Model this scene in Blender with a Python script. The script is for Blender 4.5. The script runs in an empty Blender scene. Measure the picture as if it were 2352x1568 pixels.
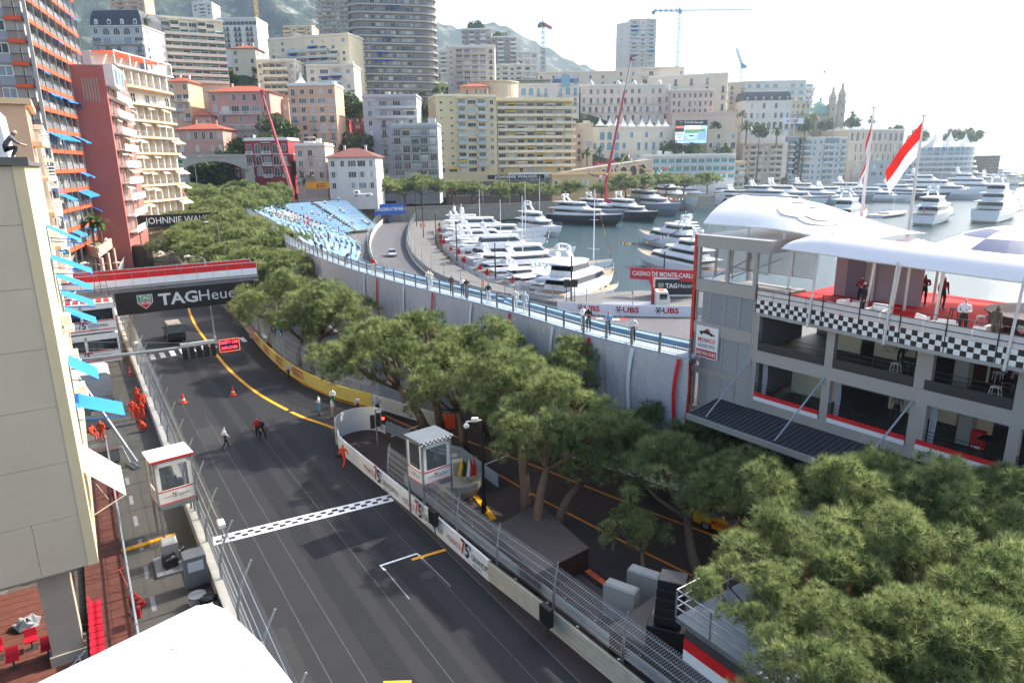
import bpy, math, random
import numpy as np
from mathutils import Vector, Matrix
random.seed(7); RN = np.random.default_rng(11)
SC = bpy.context.scene; COL = SC.collection
R = math.radians; pi = math.pi
# camera
CAM_H = 20.0; PITCH = R(14.7); ROLL = R(0.8); FPX = 1568.0; VW, VH = 2352.0, 1568.0
_f = Vector((0, math.cos(PITCH), -math.sin(PITCH))); _r0 = Vector((1, 0, 0)); _u0 = _r0.cross(_f)
_r = _r0 * math.cos(ROLL) - _u0 * math.sin(ROLL); _u = _u0 * math.cos(ROLL) + _r0 * math.sin(ROLL)
HAZE = 1.9e-4
EYE = Vector((0, 0, CAM_H))
cam = bpy.data.objects.new('camera', bpy.data.cameras.new('camera')); COL.objects.link(cam)
cam.data.lens = 24.0; cam.data.sensor_width = 36.0; cam.data.clip_start = 0.5; cam.data.clip_end = 40000
_m = Matrix((_r, _u, -_f)).transposed().to_4x4(); _m.translation = EYE; cam.matrix_world = _m
SC.camera = cam
def ray(px, py): return _f + _r * ((px - VW / 2) / FPX) - _u * ((py - VH / 2) / FPX)
def gp(px, py, z=0.0):
 d = ray(px, py); return EYE + d * ((z - CAM_H) / d.z)
TS = 1.2
def at(px, py, Y):
 d = ray(px, py); return EYE + d * (Y / d.y)
# light
SUN_AZ, SUN_EL = R(57), R(38)
w = bpy.data.worlds.new('World'); SC.world = w; w.use_nodes = True
nt = w.node_tree; bg = nt.nodes['Background']
sky = nt.nodes.new('ShaderNodeTexSky'); sky.sky_type = 'NISHITA'; sky.sun_disc = False
sky.sun_elevation = SUN_EL; sky.sun_rotation = SUN_AZ; sky.air_density = 1.0; sky.dust_density = 3.0; sky.ozone_density = 1.0
nt.links.new(sky.outputs[0], bg.inputs[0]); bg.inputs[1].default_value = 0.15
sl = bpy.data.lights.new('sun', 'SUN'); sl.energy = 4.0; sl.angle = R(0.55); sl.color = (1.0, 0.93, 0.83)
so = bpy.data.objects.new('sun', sl); COL.objects.link(so)
so.rotation_euler = Vector((-math.sin(SUN_AZ) * math.cos(SUN_EL), -math.cos(SUN_AZ) * math.cos(SUN_EL), -math.sin(SUN_EL))).to_track_quat('-Z', 'Y').to_euler()
SC.view_settings.view_transform = 'Standard'; SC.view_settings.look = 'None'; SC.view_settings.gamma = 1.0
SC.view_settings.exposure = 1.32; SC.view_settings.use_curve_mapping = False
SC.render.engine = 'CYCLES'; SC.cycles.use_denoising = True
SC.cycles.max_bounces = 6; SC.cycles.diffuse_bounces = 2; SC.cycles.glossy_bounces = 2; SC.cycles.transmission_bounces = 3
SC.cycles.transparent_max_bounces = 12; SC.cycles.volume_bounces = 0; SC.cycles.caustics_reflective = False; SC.cycles.caustics_refractive = False
SC.cycles.sample_clamp_indirect = 4.0
# materials
def lin(h):
 if isinstance(h, str):
  c = [int(h[i:i + 2], 16) / 255 for i in (0, 2, 4)]
  return tuple(x / 12.92 if x <= .04045 else ((x + .055) / 1.055) ** 2.4 for x in c)
 return tuple(h)
MATS = {}
def mat(key, col, rough=.65, metal=0., var=.12, scale=1.2, rnd=0., bump=0., bscale=20., emit=0., alpha=1., spec=.5, trans=0., stretch=None):
 """Principled material; var = soft blotches of dirt/wear in world space, rnd = lightness differing from object to object."""
 if key in MATS: return MATS[key]
 m = bpy.data.materials.new(key); m.use_nodes = True; t = m.node_tree; b = t.nodes['Principled BSDF']; L = t.links
 c = lin(col); b.inputs['Base Color'].default_value = (*c, 1); b.inputs['Roughness'].default_value = rough
 b.inputs['Metallic'].default_value = metal; b.inputs['Specular IOR Level'].default_value = spec
 pos = t.nodes.new('ShaderNodeNewGeometry').outputs['Position'] if (var or bump) else None
 if stretch and pos:
  mp = t.nodes.new('ShaderNodeMapping'); mp.inputs['Scale'].default_value = stretch; L.new(pos, mp.inputs[0]); pos = mp.outputs[0]
 fac = None
 if var:
  n = t.nodes.new('ShaderNodeTexNoise'); n.inputs['Scale'].default_value = scale; n.inputs['Detail'].default_value = 5; n.inputs['Roughness'].default_value = .65
  L.new(pos, n.inputs['Vector'])
  r = t.nodes.new('ShaderNodeMapRange'); r.inputs[1].default_value = .25; r.inputs[2].default_value = .75
  r.inputs[3].default_value = 1 - var; r.inputs[4].default_value = 1 + var * .7; L.new(n.outputs['Fac'], r.inputs[0]); fac = r.outputs[0]
 if rnd:
  oi = t.nodes.new('ShaderNodeObjectInfo'); r = t.nodes.new('ShaderNodeMapRange')
  r.inputs[3].default_value = 1 - rnd; r.inputs[4].default_value = 1 + rnd; L.new(oi.outputs['Random'], r.inputs[0])
  if fac:
   q = t.nodes.new('ShaderNodeMath'); q.operation = 'MULTIPLY'; L.new(fac, q.inputs[0]); L.new(r.outputs[0], q.inputs[1]); fac = q.outputs[0]
  else: fac = r.outputs[0]
 if fac:
  x = t.nodes.new('ShaderNodeVectorMath'); x.operation = 'SCALE'; x.inputs[0].default_value = c; L.new(fac, x.inputs['Scale']); L.new(x.outputs[0], b.inputs['Base Color'])
 if bump:
  n = t.nodes.new('ShaderNodeTexNoise'); n.inputs['Scale'].default_value = bscale; n.inputs['Detail'].default_value = 3; L.new(pos, n.inputs['Vector'])
  bp = t.nodes.new('ShaderNodeBump'); bp.inputs['Strength'].default_value = bump; bp.inputs['Distance'].default_value = .05; L.new(n.outputs['Fac'], bp.inputs['Height']); L.new(bp.outputs[0], b.inputs['Normal'])
 if emit: b.inputs['Emission Color'].default_value = (*c, 1); b.inputs['Emission Strength'].default_value = emit
 if alpha < 1: b.inputs['Alpha'].default_value = alpha
 if trans:
  tl = t.nodes.new('ShaderNodeBsdfTranslucent'); mx = t.nodes.new('ShaderNodeMixShader'); mx.inputs[0].default_value = trans
  if fac: L.new(x.outputs[0], tl.inputs[0])
  else: tl.inputs[0].default_value = (*c, 1)
  L.new(b.outputs[0], mx.inputs[1]); L.new(tl.outputs[0], mx.inputs[2]); L.new(mx.outputs[0], t.nodes['Material Output'].inputs[0])
 MATS[key] = m; return m
def ramp_rnd(key, stops, rough=.15, spec=.6):
 """colour picked per object (windows with curtains, shutters or dark rooms behind the pane)."""
 if key in MATS: return MATS[key]
 m = bpy.data.materials.new(key); m.use_nodes = True; t = m.node_tree; b = t.nodes['Principled BSDF']
 oi = t.nodes.new('ShaderNodeObjectInfo'); cr = t.nodes.new('ShaderNodeValToRGB'); cr.color_ramp.interpolation = 'CONSTANT'
 e = cr.color_ramp.elements
 while len(e) < len(stops): e.new(1)
 for i, (p, c) in enumerate(stops): e[i].position = p; e[i].color = (*lin(c), 1)
 t.links.new(oi.outputs['Random'], cr.inputs[0]); t.links.new(cr.outputs[0], b.inputs['Base Color'])
 b.inputs['Roughness'].default_value = rough; b.inputs['Specular IOR Level'].default_value = spec
 MATS[key] = m; return m
WHITE = mat('white_paint', 'ecebe6', .5, var=.06); GREY = mat('grey_metal', '8e9294', .45, .4, var=.08); DKGREY = mat('dark_grey', '3b3d40', .5, var=.1)
STEEL = mat('galvanised_steel', '9aa0a4', .42, .65, var=.12, scale=3); BLACK = mat('black_paint', '141517', .45, var=.1); RED = mat('red_paint', 'b8161d', .5, var=.08)
GLASS = ramp_rnd('window_glass', [(0, '1d2226'), (.3, '30393f'), (.5, '46545c'), (.68, '77848a'), (.85, 'a9adab')])
GLASSD = mat('dark_glass', '11161b', .08, var=0, spec=.8); GLASSB = mat('blue_glass', '5f8ea3', .1, var=0, rnd=.35, spec=.8)
SHUT = ramp_rnd('shutter', [(0, 'c9c6b8'), (.4, 'b7b8ae'), (.75, 'd9d6cb')], .6, .3)
FRAME = mat('window_frame', 'e4e1d8', .6, var=.05)
# mesh building
class MB:
 def __init__(s): s.v = []; s.f = []; s.m = []; s.M = None
 def add(s, vs, fs, m=0):
  k = len(s.v); s.v += [tuple(s.M @ Vector(p)) for p in vs] if s.M else [tuple(p) for p in vs]
  s.f += [tuple(i + k for i in f) for f in fs]; s.m += [m] * len(fs); return s
 def obox(s, o, a, b, c, m=0):
  o, a, b, c = map(Vector, (o, a, b, c)); q = [o, o + a, o + a + b, o + b]
  return s.add(q + [p + c for p in q], [(0, 3, 2, 1), (4, 5, 6, 7), (0, 1, 5, 4), (1, 2, 6, 5), (2, 3, 7, 6), (3, 0, 4, 7)], m)
 def box(s, x0, y0, z0, x1, y1, z1, m=0): return s.obox((x0, y0, z0), (x1 - x0, 0, 0), (0, y1 - y0, 0), (0, 0, z1 - z0), m)
 def cbox(s, c, sx, sy, sz, m=0): return s.box(c[0] - sx / 2, c[1] - sy / 2, c[2], c[0] + sx / 2, c[1] + sy / 2, c[2] + sz, m)
 def bevbox(s, x0, y0, z0, x1, y1, z1, b=.03, m=0):
  P = lambda e, z: [(x0 + e, y0 + e, z), (x1 - e, y0 + e, z), (x1 - e, y1 - e, z), (x0 + e, y1 - e, z)]
  return s.loft([P(b, z0), P(0, z0 + b), P(0, z1 - b), P(b, z1)], m=m)
 def tube(s, p, q, r, r2=None, n=6, m=0, cap=True):
  p, q = Vector(p), Vector(q); d = q - p
  if d.length < 1e-6: return s
  d.normalize(); a = d.orthogonal().normalized(); b = d.cross(a); r2 = r if r2 is None else r2
  ring = [(a * math.cos(2 * pi * i / n) + b * math.sin(2 * pi * i / n)) for i in range(n)]
  vs = [p + e * r for e in ring] + [q + e * r2 for e in ring]
  fs = [(i, (i + 1) % n, n + (i + 1) % n, n + i) for i in range(n)]
  if cap: fs += [tuple(range(n))[::-1], tuple(range(n, 2 * n))]
  return s.add(vs, fs, m)
 def path(s, pts, r, n=5, m=0, closed=False):
  pts = list(pts)
  for i in range(len(pts) - 1 + closed): s.tube(pts[i], pts[(i + 1) % len(pts)], r, n=n, m=m)
  return s
 def limb(s, pts, rs, n=7, m=0):
  """one continuous tapered tube through pts"""
  pts = [Vector(p) for p in pts]; rings = []
  for i, p in enumerate(pts):
   d = (pts[min(i + 1, len(pts) - 1)] - pts[max(i - 1, 0)]).normalized(); a = d.orthogonal().normalized()
   ref = Vector((1, 0, .01)); a = (ref - d * ref.dot(d)); a = a.normalized() if a.length > .05 else d.orthogonal().normalized(); b = d.cross(a)
   rings.append([p + (a * math.cos(2 * pi * k / n) + b * math.sin(2 * pi * k / n)) * rs[i] for k in range(n)])
  return s.loft(rings, m=m)
 def loft(s, rings, m=0, closed=True, caps=True):
  n = len(rings[0]); vs = [p for r in rings for p in r]; fs = []
  for j in range(len(rings) - 1):
   for i in range(n if closed else n - 1):
    k = (i + 1) % n; fs.append((j * n + i, j * n + k, (j + 1) * n + k, (j + 1) * n + i))
  if caps and closed: fs += [tuple(range(n))[::-1], tuple(range((len(rings) - 1) * n, len(rings) * n))]
  return s.add(vs, fs, m)
 def poly(s, pts, m=0): return s.add(pts, [tuple(range(len(pts)))], m)
 def prism(s, pts, z0, z1, m=0): return s.loft([[(p[0], p[1], z0) for p in pts], [(p[0], p[1], z1) for p in pts]], m)
 def vprism(s, pts, y0, y1, m=0):
  """outline in x,z pushed from y0 to y1"""
  return s.loft([[(p[0], y0, p[1]) for p in pts], [(p[0], y1, p[1]) for p in pts]], m)
 def lathe(s, prof, n=16, c=(0, 0, 0), m=0, caps=True):
  return s.loft([[(c[0] + r * math.cos(2 * pi * i / n), c[1] + r * math.sin(2 * pi * i / n), c[2] + z) for i in range(n)] for r, z in prof], m, caps=caps)
 def ball(s, c, r, n=10, k=6, m=0, sz=1.):
  return s.lathe([(max(.001, r * math.sin(pi * j / k)), -r * sz * math.cos(pi * j / k)) for j in range(k + 1)], n, c, m)
 def mesh(s, name, mats, smooth=False):
  me = bpy.data.meshes.new(name); me.from_pydata(s.v, [], s.f)
  for x in (mats if isinstance(mats, (list, tuple)) else [mats]): me.materials.append(x)
  if len(me.materials) > 1: me.polygons.foreach_set('material_index', s.m)
  if smooth: me.polygons.foreach_set('use_smooth', [True] * len(me.polygons))
  me.update(); return me
 def ob(s, name, mats, parent=None, loc=(0, 0, 0), rz=0., smooth=False):
  return put(name, s.mesh(name, mats, smooth), parent, loc, rz)
def put(name, me, parent=None, loc=(0, 0, 0), rz=0., scale=None):
 o = bpy.data.objects.new(name, me); COL.objects.link(o); o.location = loc
 if rz: o.rotation_euler = (0, 0, rz)
 if scale: o.scale = scale
 if parent: o.parent = parent
 return o
def tag(o, label=None, cat=None, group=None, kind=None):
 if label: o['label'] = label
 if cat: o['category'] = cat
 if group: o['group'] = group
 if kind: o['kind'] = kind
 return o
def thing(name, label, cat, loc=(0, 0, 0), rz=0., group=None):
 o = put(name, None, None, loc, rz); o.empty_display_size = .3; return tag(o, label, cat, group)
def dup(root, loc, rz=0., label=None, group=None, scale=None):
 def cp(o, par):
  c = o.copy(); COL.objects.link(c); c.parent = par
  for ch in list(o.children): cp(ch, c)
  return c
 r = cp(root, None); r.location = loc; r.rotation_euler = (0, 0, rz)
 if label: r['label'] = label
 if group: r['group'] = group
 if scale: r.scale = scale
 return r
CACHE = {}
def cached(key, fn):
 if key not in CACHE: CACHE[key] = fn()
 return CACHE[key]
# lettering
def text_mb(body, size=1., bold=.0, m=0, align='CENTER', width=None):
 c = bpy.data.curves.new('t', 'FONT'); c.body = body; c.size = size; c.align_x = align; c.align_y = 'CENTER'; c.offset = bold; c.resolution_u = 2
 if width: c.space_character = 1.0
 o = bpy.data.objects.new('t', c); me = bpy.data.meshes.new_from_object(o)
 mb = MB(); mb.add([tuple(v.co) for v in me.vertices], [tuple(p.vertices) for p in me.polygons], m)
 bpy.data.objects.remove(o); bpy.data.meshes.remove(me); bpy.data.curves.remove(c)
 if width and mb.v:
  xs = [v[0] for v in mb.v]; k = width / (max(xs) - min(xs)); x0 = (max(xs) + min(xs)) / 2
  mb.v = [((v[0] - x0) * k, v[1], v[2]) for v in mb.v]
 return mb
def letters(body, size, mt, parent, fn, bold=.0, width=None, name='lettering', dx=0., dy=0.):
 """flat letters mapped by fn(x, y) -> point: x along the board, y up it"""
 mb = text_mb(body, size, bold, width=width); mb.v = [tuple(fn(v[0] + dx, v[1] + dy)) for v in mb.v]
 return mb.ob(name, mt, parent)
def shape(pts, mt, parent, fn, name='emblem', dx=0., dy=0., k=1.):
 mb = MB(); mb.poly([tuple(fn(p[0] * k + dx, p[1] * k + dy)) for p in pts]); return mb.ob(name, mt, parent)
def plane_fn(o, u, v, n, off=.012):
 o, u, v, n = Vector(o), Vector(u).normalized(), Vector(v).normalized(), Vector(n).normalized()
 return lambda x, y: o + u * x + v * y + n * off
def frame_of(A, B):
 """rotation about z that turns local +x into the direction A->B"""
 return math.atan2(B[1] - A[1], B[0] - A[0])
SO = Vector((-10.2, 23.0, 0)); SD = Vector((-.536, .844, 0)); TD = Vector((.844, .536, 0)); S_RZ = math.atan2(.536, .844)
def st(s, t, z=0.): return SO + SD * s + TD * t + Vector((0, 0, z))
def to_st(p): q = Vector((p[0], p[1], 0)) - SO; return q.dot(SD), q.dot(TD)
# ground, water, hills
def struct(o): o['kind'] = 'structure'; return o
GROUND = mat('ground_asphalt', '6a6865', .9, var=.2, scale=.25)
EDGE = [(400, 20), (150, 62), (70, 93), (34, 104), (20, 107), (10, 103.5), (3, 106), (-5, 119), (-12, 140), (-19, 172), (-23, 205), (-25, 232), (-18, 256), (0, 270), (40, 300), (95, 372), (160, 440), (280, 480), (400, 505), (430, 560), (440, 700)]
mb = MB(); far = [(440, 1100), (-900, 1100), (-900, -120), (400, -120)]
mb.poly([(x, y, 0) for x, y in EDGE + far])
for a, b in zip(EDGE, EDGE[1:]): mb.add([(*a, -3), (*b, -3), (*b, 0), (*a, 0)], [(0, 1, 2, 3)])
ground = struct(mb.ob('ground', GROUND))
wm = bpy.data.materials.new('sea_water'); wm.use_nodes = True; t = wm.node_tree; b = t.nodes['Principled BSDF']
b.inputs['Base Color'].default_value = (.018, .052, .06, 1); b.inputs['Roughness'].default_value = .12; b.inputs['Specular IOR Level'].default_value = .35
g = t.nodes.new('ShaderNodeNewGeometry'); n1 = t.nodes.new('ShaderNodeTexNoise'); n1.inputs['Scale'].default_value = .55; n1.inputs['Detail'].default_value = 6; n1.inputs['Roughness'].default_value = .6
mp = t.nodes.new('ShaderNodeMapping'); mp.inputs['Scale'].default_value = (1, 2.2, 1); t.links.new(g.outputs['Position'], mp.inputs[0]); t.links.new(mp.outputs[0], n1.inputs['Vector'])
bp = t.nodes.new('ShaderNodeBump'); bp.inputs['Strength'].default_value = .55; bp.inputs['Distance'].default_value = .5; t.links.new(n1.outputs['Fac'], bp.inputs['Height']); t.links.new(bp.outputs[0], b.inputs['Normal'])
mb = MB(); mb.poly([(-200, 50, -1.6), (12000, 50, -1.6), (12000, 15000, -1.6), (-200, 15000, -1.6)]); water = struct(mb.ob('water', wm))
def toe(x): return float(np.interp(x, [-300, -110, -70, -20, 20, 60, 110, 180, 300, 900], [190, 196, 225, 246, 268, 292, 345, 396, 425, 480]))
def land(x, y): return CAM_H + TS * (land0(x / TS, y / TS) - CAM_H) if land0(x / TS, y / TS) > -3.9 else -4.
def land0(x, y):
 d = y - toe(x) - 3
 if d < 0: return -4.0
 h = float(np.interp(d, [0, 6, 20, 60, 110, 260, 500, 900], [-4, 4, 14, 40, 58, 78, 88, 92]))
 return h * (1 if x < 120 else float(np.interp(x, [120, 240, 330, 420], [1, .55, .2, .0]))) + 2.0 * math.sin(x * .07 + y * .05) * min(1, d / 40)
def veg(key, green, rock, scale, thr, bump=.6):
 m = bpy.data.materials.new(key); m.use_nodes = True; t = m.node_tree; b = t.nodes['Principled BSDF']; b.inputs['Roughness'].default_value = .95; b.inputs['Specular IOR Level'].default_value = .1
 g = t.nodes.new('ShaderNodeNewGeometry'); n = t.nodes.new('ShaderNodeTexNoise'); n.inputs['Scale'].default_value = scale; n.inputs['Detail'].default_value = 8; n.inputs['Roughness'].default_value = .62
 n2 = t.nodes.new('ShaderNodeTexNoise'); n2.inputs['Scale'].default_value = scale * 9; n2.inputs['Detail'].default_value = 6
 cr = t.nodes.new('ShaderNodeValToRGB'); e = cr.color_ramp.elements; e[0].position = thr; e[0].color = (*lin(green), 1); e[1].position = thr + .13; e[1].color = (*lin(rock), 1)
 mr = t.nodes.new('ShaderNodeMapRange'); mr.inputs[1].default_value = .3; mr.inputs[2].default_value = .7; mr.inputs[3].default_value = .45; mr.inputs[4].default_value = 1.35
 x = t.nodes.new('ShaderNodeVectorMath'); x.operation = 'SCALE'; L = t.links
 for q in (n, n2): L.new(g.outputs['Position'], q.inputs['Vector'])
 L.new(n.outputs['Fac'], cr.inputs[0]); L.new(n2.outputs['Fac'], mr.inputs[0]); L.new(cr.outputs[0], x.inputs[0]); L.new(mr.outputs[0], x.inputs['Scale']); L.new(x.outputs[0], b.inputs['Base Color'])
 bp = t.nodes.new('ShaderNodeBump'); bp.inputs['Strength'].default_value = bump; bp.inputs['Distance'].default_value = .6 / scale * .1; L.new(n2.outputs['Fac'], bp.inputs['Height']); L.new(bp.outputs[0], b.inputs['Normal'])
 return m
xs = np.arange(-500, 740, 10.0); ys = np.arange(215, 1050, 10.0); mb = MB()
mb.v = [(x, y, land(x, y) + RN.uniform(-.6, .6)) for y in ys for x in xs]; nx = len(xs)
mb.f = [(j * nx + i, j * nx + i + 1, (j + 1) * nx + i + 1, (j + 1) * nx + i) for j in range(len(ys) - 1) for i in range(nx - 1) if max(mb.v[k][2] for k in (j * nx + i, j * nx + i + 1, (j + 1) * nx + i + 1, (j + 1) * nx + i)) > -3.0]
mb.m = [0] * len(mb.f); hillside = struct(mb.ob('hillside', veg('hillside_scrub', '3f4a2c', '9a917f', .05, .52), smooth=True))
def massif(name, pts, Y0, Y1, zfoot, m, rough, nrow=16, seed=1):
 """pts = (view x, view y) of the skyline as seen, turned into a slope that rises from Y0 to the crest at Y1"""
 rng = np.random.default_rng(seed); px = np.arange(pts[0][0], pts[-1][0] + 1, 14.0); top = np.interp(px, [p[0] for p in pts], [p[1] for p in pts]); mb = MB()
 ph = rng.uniform(0, 6.3, 8)
 for j in range(nrow):
  f = j / (nrow - 1)
  for x, ty in zip(px, top):
   c = at(x, ty, Y1); Y = Y0 + (Y1 - Y0) * f; X = c.x * (Y / Y1) ** .9
   gul = sum(math.sin(X * k + Y * k * .7 + ph[i]) / (i + 1.5) for i, k in enumerate((.004, .009, .017, .031, .06)))
   z = zfoot + (c.z - zfoot) * (f ** .85) + gul * rough * math.sin(pi * min(1, f * .96)) + (rng.uniform(-1, 1) * rough * .22)
   mb.v.append((X, Y, z))
 n = len(px); mb.f = [(j * n + i, j * n + i + 1, (j + 1) * n + i + 1, (j + 1) * n + i) for j in range(nrow - 1) for i in range(n - 1)]; mb.m = [0] * len(mb.f)
 return struct(mb.ob(name, m, smooth=True))
HILLM = veg('hazed_mountain_scrub', '36443a', '85887f', .02, .53, .8)  # scrub and rock tones, greyed bluer to put distance haze into the colour
massif('hills', [(-600, -90), (150, -80), (420, -66), (640, -52), (760, -30), (830, 20), (880, 90), (930, 190), (980, 280)], 1050, 1700, 60, HILLM, 34, 34, 3)
massif('hills', [(700, -20), (880, 25), (1015, 48), (1060, 66), (1095, 58), (1130, 51), (1170, 64), (1215, 88), (1260, 110), (1300, 133), (1340, 150), (1380, 166), (1440, 200), (1560, 280), (1700, 330)], 1500, 2050, 80, HILLM, 26, 26, 5)
massif('hills', [(1300, 300), (1500, 296), (1700, 290), (1850, 285), (1930, 277), (1990, 268), (2060, 276), (2140, 292), (2230, 308), (2290, 318), (2352, 322), (2500, 326), (2800, 330)], 4600, 6500, -1.6, HILLM, 24, 12, 8)
# roads
def sheet(name, pts, z, m, parent=None):
 mb = MB(); mb.poly([(p[0], p[1], z) for p in pts]); o = mb.ob(name, m, parent); o['kind'] = 'structure'; return o
def asphalt(key, c, rough=.8):
 m = mat(key, c, rough, var=.2, scale=.35, bump=.25, bscale=60); return m
ASPH = asphalt('dark_asphalt', '1d1e21', .75); ASPHB = asphalt('brown_asphalt', '453935', .88); ASPHG = asphalt('grey_asphalt', '57565a', .85); PAVE = asphalt('pavement_asphalt', '55534d', .9)
road = sheet('road', [st(-40, .1), st(-40, 10.7), st(19, 10.5), st(27, 11.2)] + [Vector((-7.6, 51.4, 0)), Vector((-12, 55, 0)), Vector((-15.3, 57.4, 0)), Vector((-19.7, 62, 0)), Vector((-24.1, 68, 0)), Vector((-28.4, 75, 0)), Vector((-33, 83.6, 0)), Vector((-44, 101, 0)), Vector((-62, 131, 0)), Vector((-82, 166, 0)), Vector((-88, 190, 0)), Vector((-70, 240, 0)), Vector((-90, 250, 0)), Vector((-108, 215, 0)), Vector((-104, 186, 0)), Vector((-90, 158, 0)), st(120, .2), st(60, .1)], .006, ASPH)
sheet('pavement', [st(-40, .05), st(120, .05), st(122, -9), st(-40, -9)], .004, PAVE)
sheet('pit_lane', [st(-40, 10.75), st(19, 10.55), st(27, 11.25), Vector((-7.6, 51.5, 0)), Vector((-4, 54, 0)), Vector((4, 60, 0)), Vector((40, 48, 0)), Vector((50, 10, 0)), Vector((20, -10, 0))], .005, ASPHB)
def poly_lane(name, L, Rr, z, m):
 mb = MB(); n = len(L); mb.v = [(p[0], p[1], z) for p in L] + [(p[0], p[1], z) for p in Rr]
 mb.f = [(i, n + i, n + i + 1, i + 1) for i in range(n - 1)]; mb.m = [0] * len(mb.f); return struct(mb.ob(name, m))
TR_IN = [gp(*p) for p in [(930, 486), (890, 505), (868, 528), (855, 556), (856, 590), (872, 622), (905, 655), (960, 690), (1040, 722), (1150, 750), (1300, 775), (1450, 790), (1640, 800)]]
TR_OUT = [gp(*p) for p in [(1000, 478), (962, 494), (940, 520), (930, 552), (938, 585), (958, 612), (992, 640), (1045, 664), (1120, 687), (1200, 702), (1290, 718), (1440, 727), (1640, 730)]]
poly_lane('track', TR_IN, TR_OUT, .008, ASPHG)
# painted markings (pieces of the road)
YEL = mat('yellow_line', 'e8a410', .6, var=.1); ORA = mat('orange_line', 'e0861a', .6, var=.12); MWH = mat('white_line', 'e9e9ea', .6, var=.08); MGR = mat('faded_line', '8b8b8e', .8, var=.3, scale=3)
def ribbon(name, pts, wd, m, z=.012, parent=road):
 pts = [Vector((p[0], p[1], 0)) for p in pts]; mb = MB(); L = []; Q = []
 for i, p in enumerate(pts):
  d = (pts[min(i + 1, len(pts) - 1)] - pts[max(i - 1, 0)]).normalized(); nrm = Vector((-d.y, d.x, 0)) * wd / 2
  L.append(p + nrm); Q.append(p - nrm)
 n = len(pts); mb.v = [(p.x, p.y, z) for p in L + Q]; mb.f = [(i, n + i, n + i + 1, i + 1) for i in range(n - 1)]; mb.m = [0] * len(mb.f)
 return mb.ob(name, m, parent)
def smooth(pts, k=6):
 P = [Vector(p) for p in pts]; out = []
 for i in range(len(P) - 1):
  a, b, c, d = P[max(i - 1, 0)], P[i], P[i + 1], P[min(i + 2, len(P) - 1)]
  for j in range(k):
   u = j / k; out.append(.5 * ((2 * b) + (c - a) * u + (2 * a - 5 * b + 4 * c - d) * u * u + (3 * b - a - 3 * c + d) * u ** 3))
 return out + [P[-1]]
ribbon('pit_exit_line', smooth([gp(*p) for p in [(428, 560), (437, 600), (433, 650), (432, 700), (448, 745), (480, 790), (510, 830), (545, 866), (600, 908), (680, 951), (740, 973), (795, 992)]]), .3, YEL)
ribbon('pit_lane_line', [gp(640, 842), gp(700, 884), gp(780, 920), gp(855, 941), gp(1000, 1005), gp(1250, 1150), gp(1460, 1258), gp(1700, 1375)], .16, ORA, .013)
ribbon('pit_lane_line', [gp(1000, 985), gp(1250, 1078), gp(1480, 1170), gp(1760, 1275)], .16, ORA, .013)
for a, b in (((898, 1003), (966, 975)), ((1110, 1068), (1165, 1046))): ribbon('bay_line', [gp(*a), gp(*b)], .14, MWH, .014)
for t_, s0_, s1_ in ((2.3, -32, 40), (3.5, -32, 34), (6.4, -32, 26), (9.2, -32, 20)): ribbon('lane_line', [st(s0_, t_ + .3), st((s0_ + s1_) / 2, t_), st(s1_, t_ - .2)], .024, mat('worn_line', '606063', .85, var=.4, scale=2), .012)
mb = MB()
sl0, sl1 = Vector(gp(492, 1252)), Vector(gp(905, 1150)); ud = (sl1 - sl0).normalized(); vd = Vector((-ud.y, ud.x, 0)); wl = (sl1 - sl0).length
mb.obox(sl0 + Vector((0, 0, .006)), ud * wl, vd * .95, (0, 0, .008)); start = mb.ob('start_line', MWH, road)
for k in range(30):
 q = MB()
 q.obox(sl0 + ud * (.1 + k * wl / 30) + vd * (.2 + .3 * (k % 2)) + Vector((0, 0, .015)), ud * (wl / 30), vd * .26, (0, 0, .003)); q.ob('black_check', BLACK, start)
ribbon('grid_box', [gp(885, 1309), gp(873, 1299), gp(958, 1271), gp(970, 1282)], .14, MWH, .014)
ribbon('grid_line', [gp(946, 1285), gp(1024, 1262)], .22, YEL, .018)
ribbon('grid_line', [gp(880, 1568), gp(945, 1566)], .2, YEL, .018)
ribbon('grid_side_line', [gp(885, 1309), gp(940, 1375)], .05, MGR, .013); ribbon('grid_side_line', [gp(970, 1282), gp(1035, 1346)], .05, MGR, .013)
for k in range(14):
 p = gp(300 + 23.5 * k, 836 - 4.6 * k) ; q = MB(); q.obox((p.x, p.y, .012), TD * .5, SD * 2.4, (0, 0, .003)); q.ob('crossing_stripe', MGR if k < 4 else MWH, road)
for k in range(11):
 p = st(-8 + k * 3.1, -3.2); q = MB(); q.obox((p.x, p.y, .007), TD * .2, SD * 1.3, (0, 0, .003)); q.ob('dashed_line', MGR, road)
RUB = mat('tyre_rubber', '121316', .6, var=.3, scale=2, alpha=.2); PAT = mat('asphalt_patch', '2c2c2d', .85, var=.25, scale=1.5)
for t_, s0_, s1_, w_ in ((4.6, -30, 58, 1.1), (6.4, -30, 62, 1.2), (7.9, -30, 30, .7)): ribbon('rubber_mark', [st(s0_, t_ + .2), st((s0_ + s1_) / 2, t_), st(s1_, t_ - .3)], w_, RUB, .0095)
for s_, t_, l_, w_ in ((-2, 1.2, 5, 1.1), (14, 8.2, 7, .8), (27, 3, 4, 1.6), (5, 9.3, 3, 1.2), (38, 7, 9, .7), (20, .9, 12, .5)): ribbon('repair_patch', [st(s_, t_), st(s_ + l_, t_)], w_, PAT, .0085)
for s_, t_ in ((3, 8.8), (17, 1.1), (31, 9.6), (12, -2.2), (24, -1.6)): q = MB(); q.lathe([(.36, .008), (.36, .016), (.3, .018)], 18); q.ob('manhole_cover', mat('cast_iron', '3b3a38', .6, .4, var=.2), road, st(s_, t_))
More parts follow.
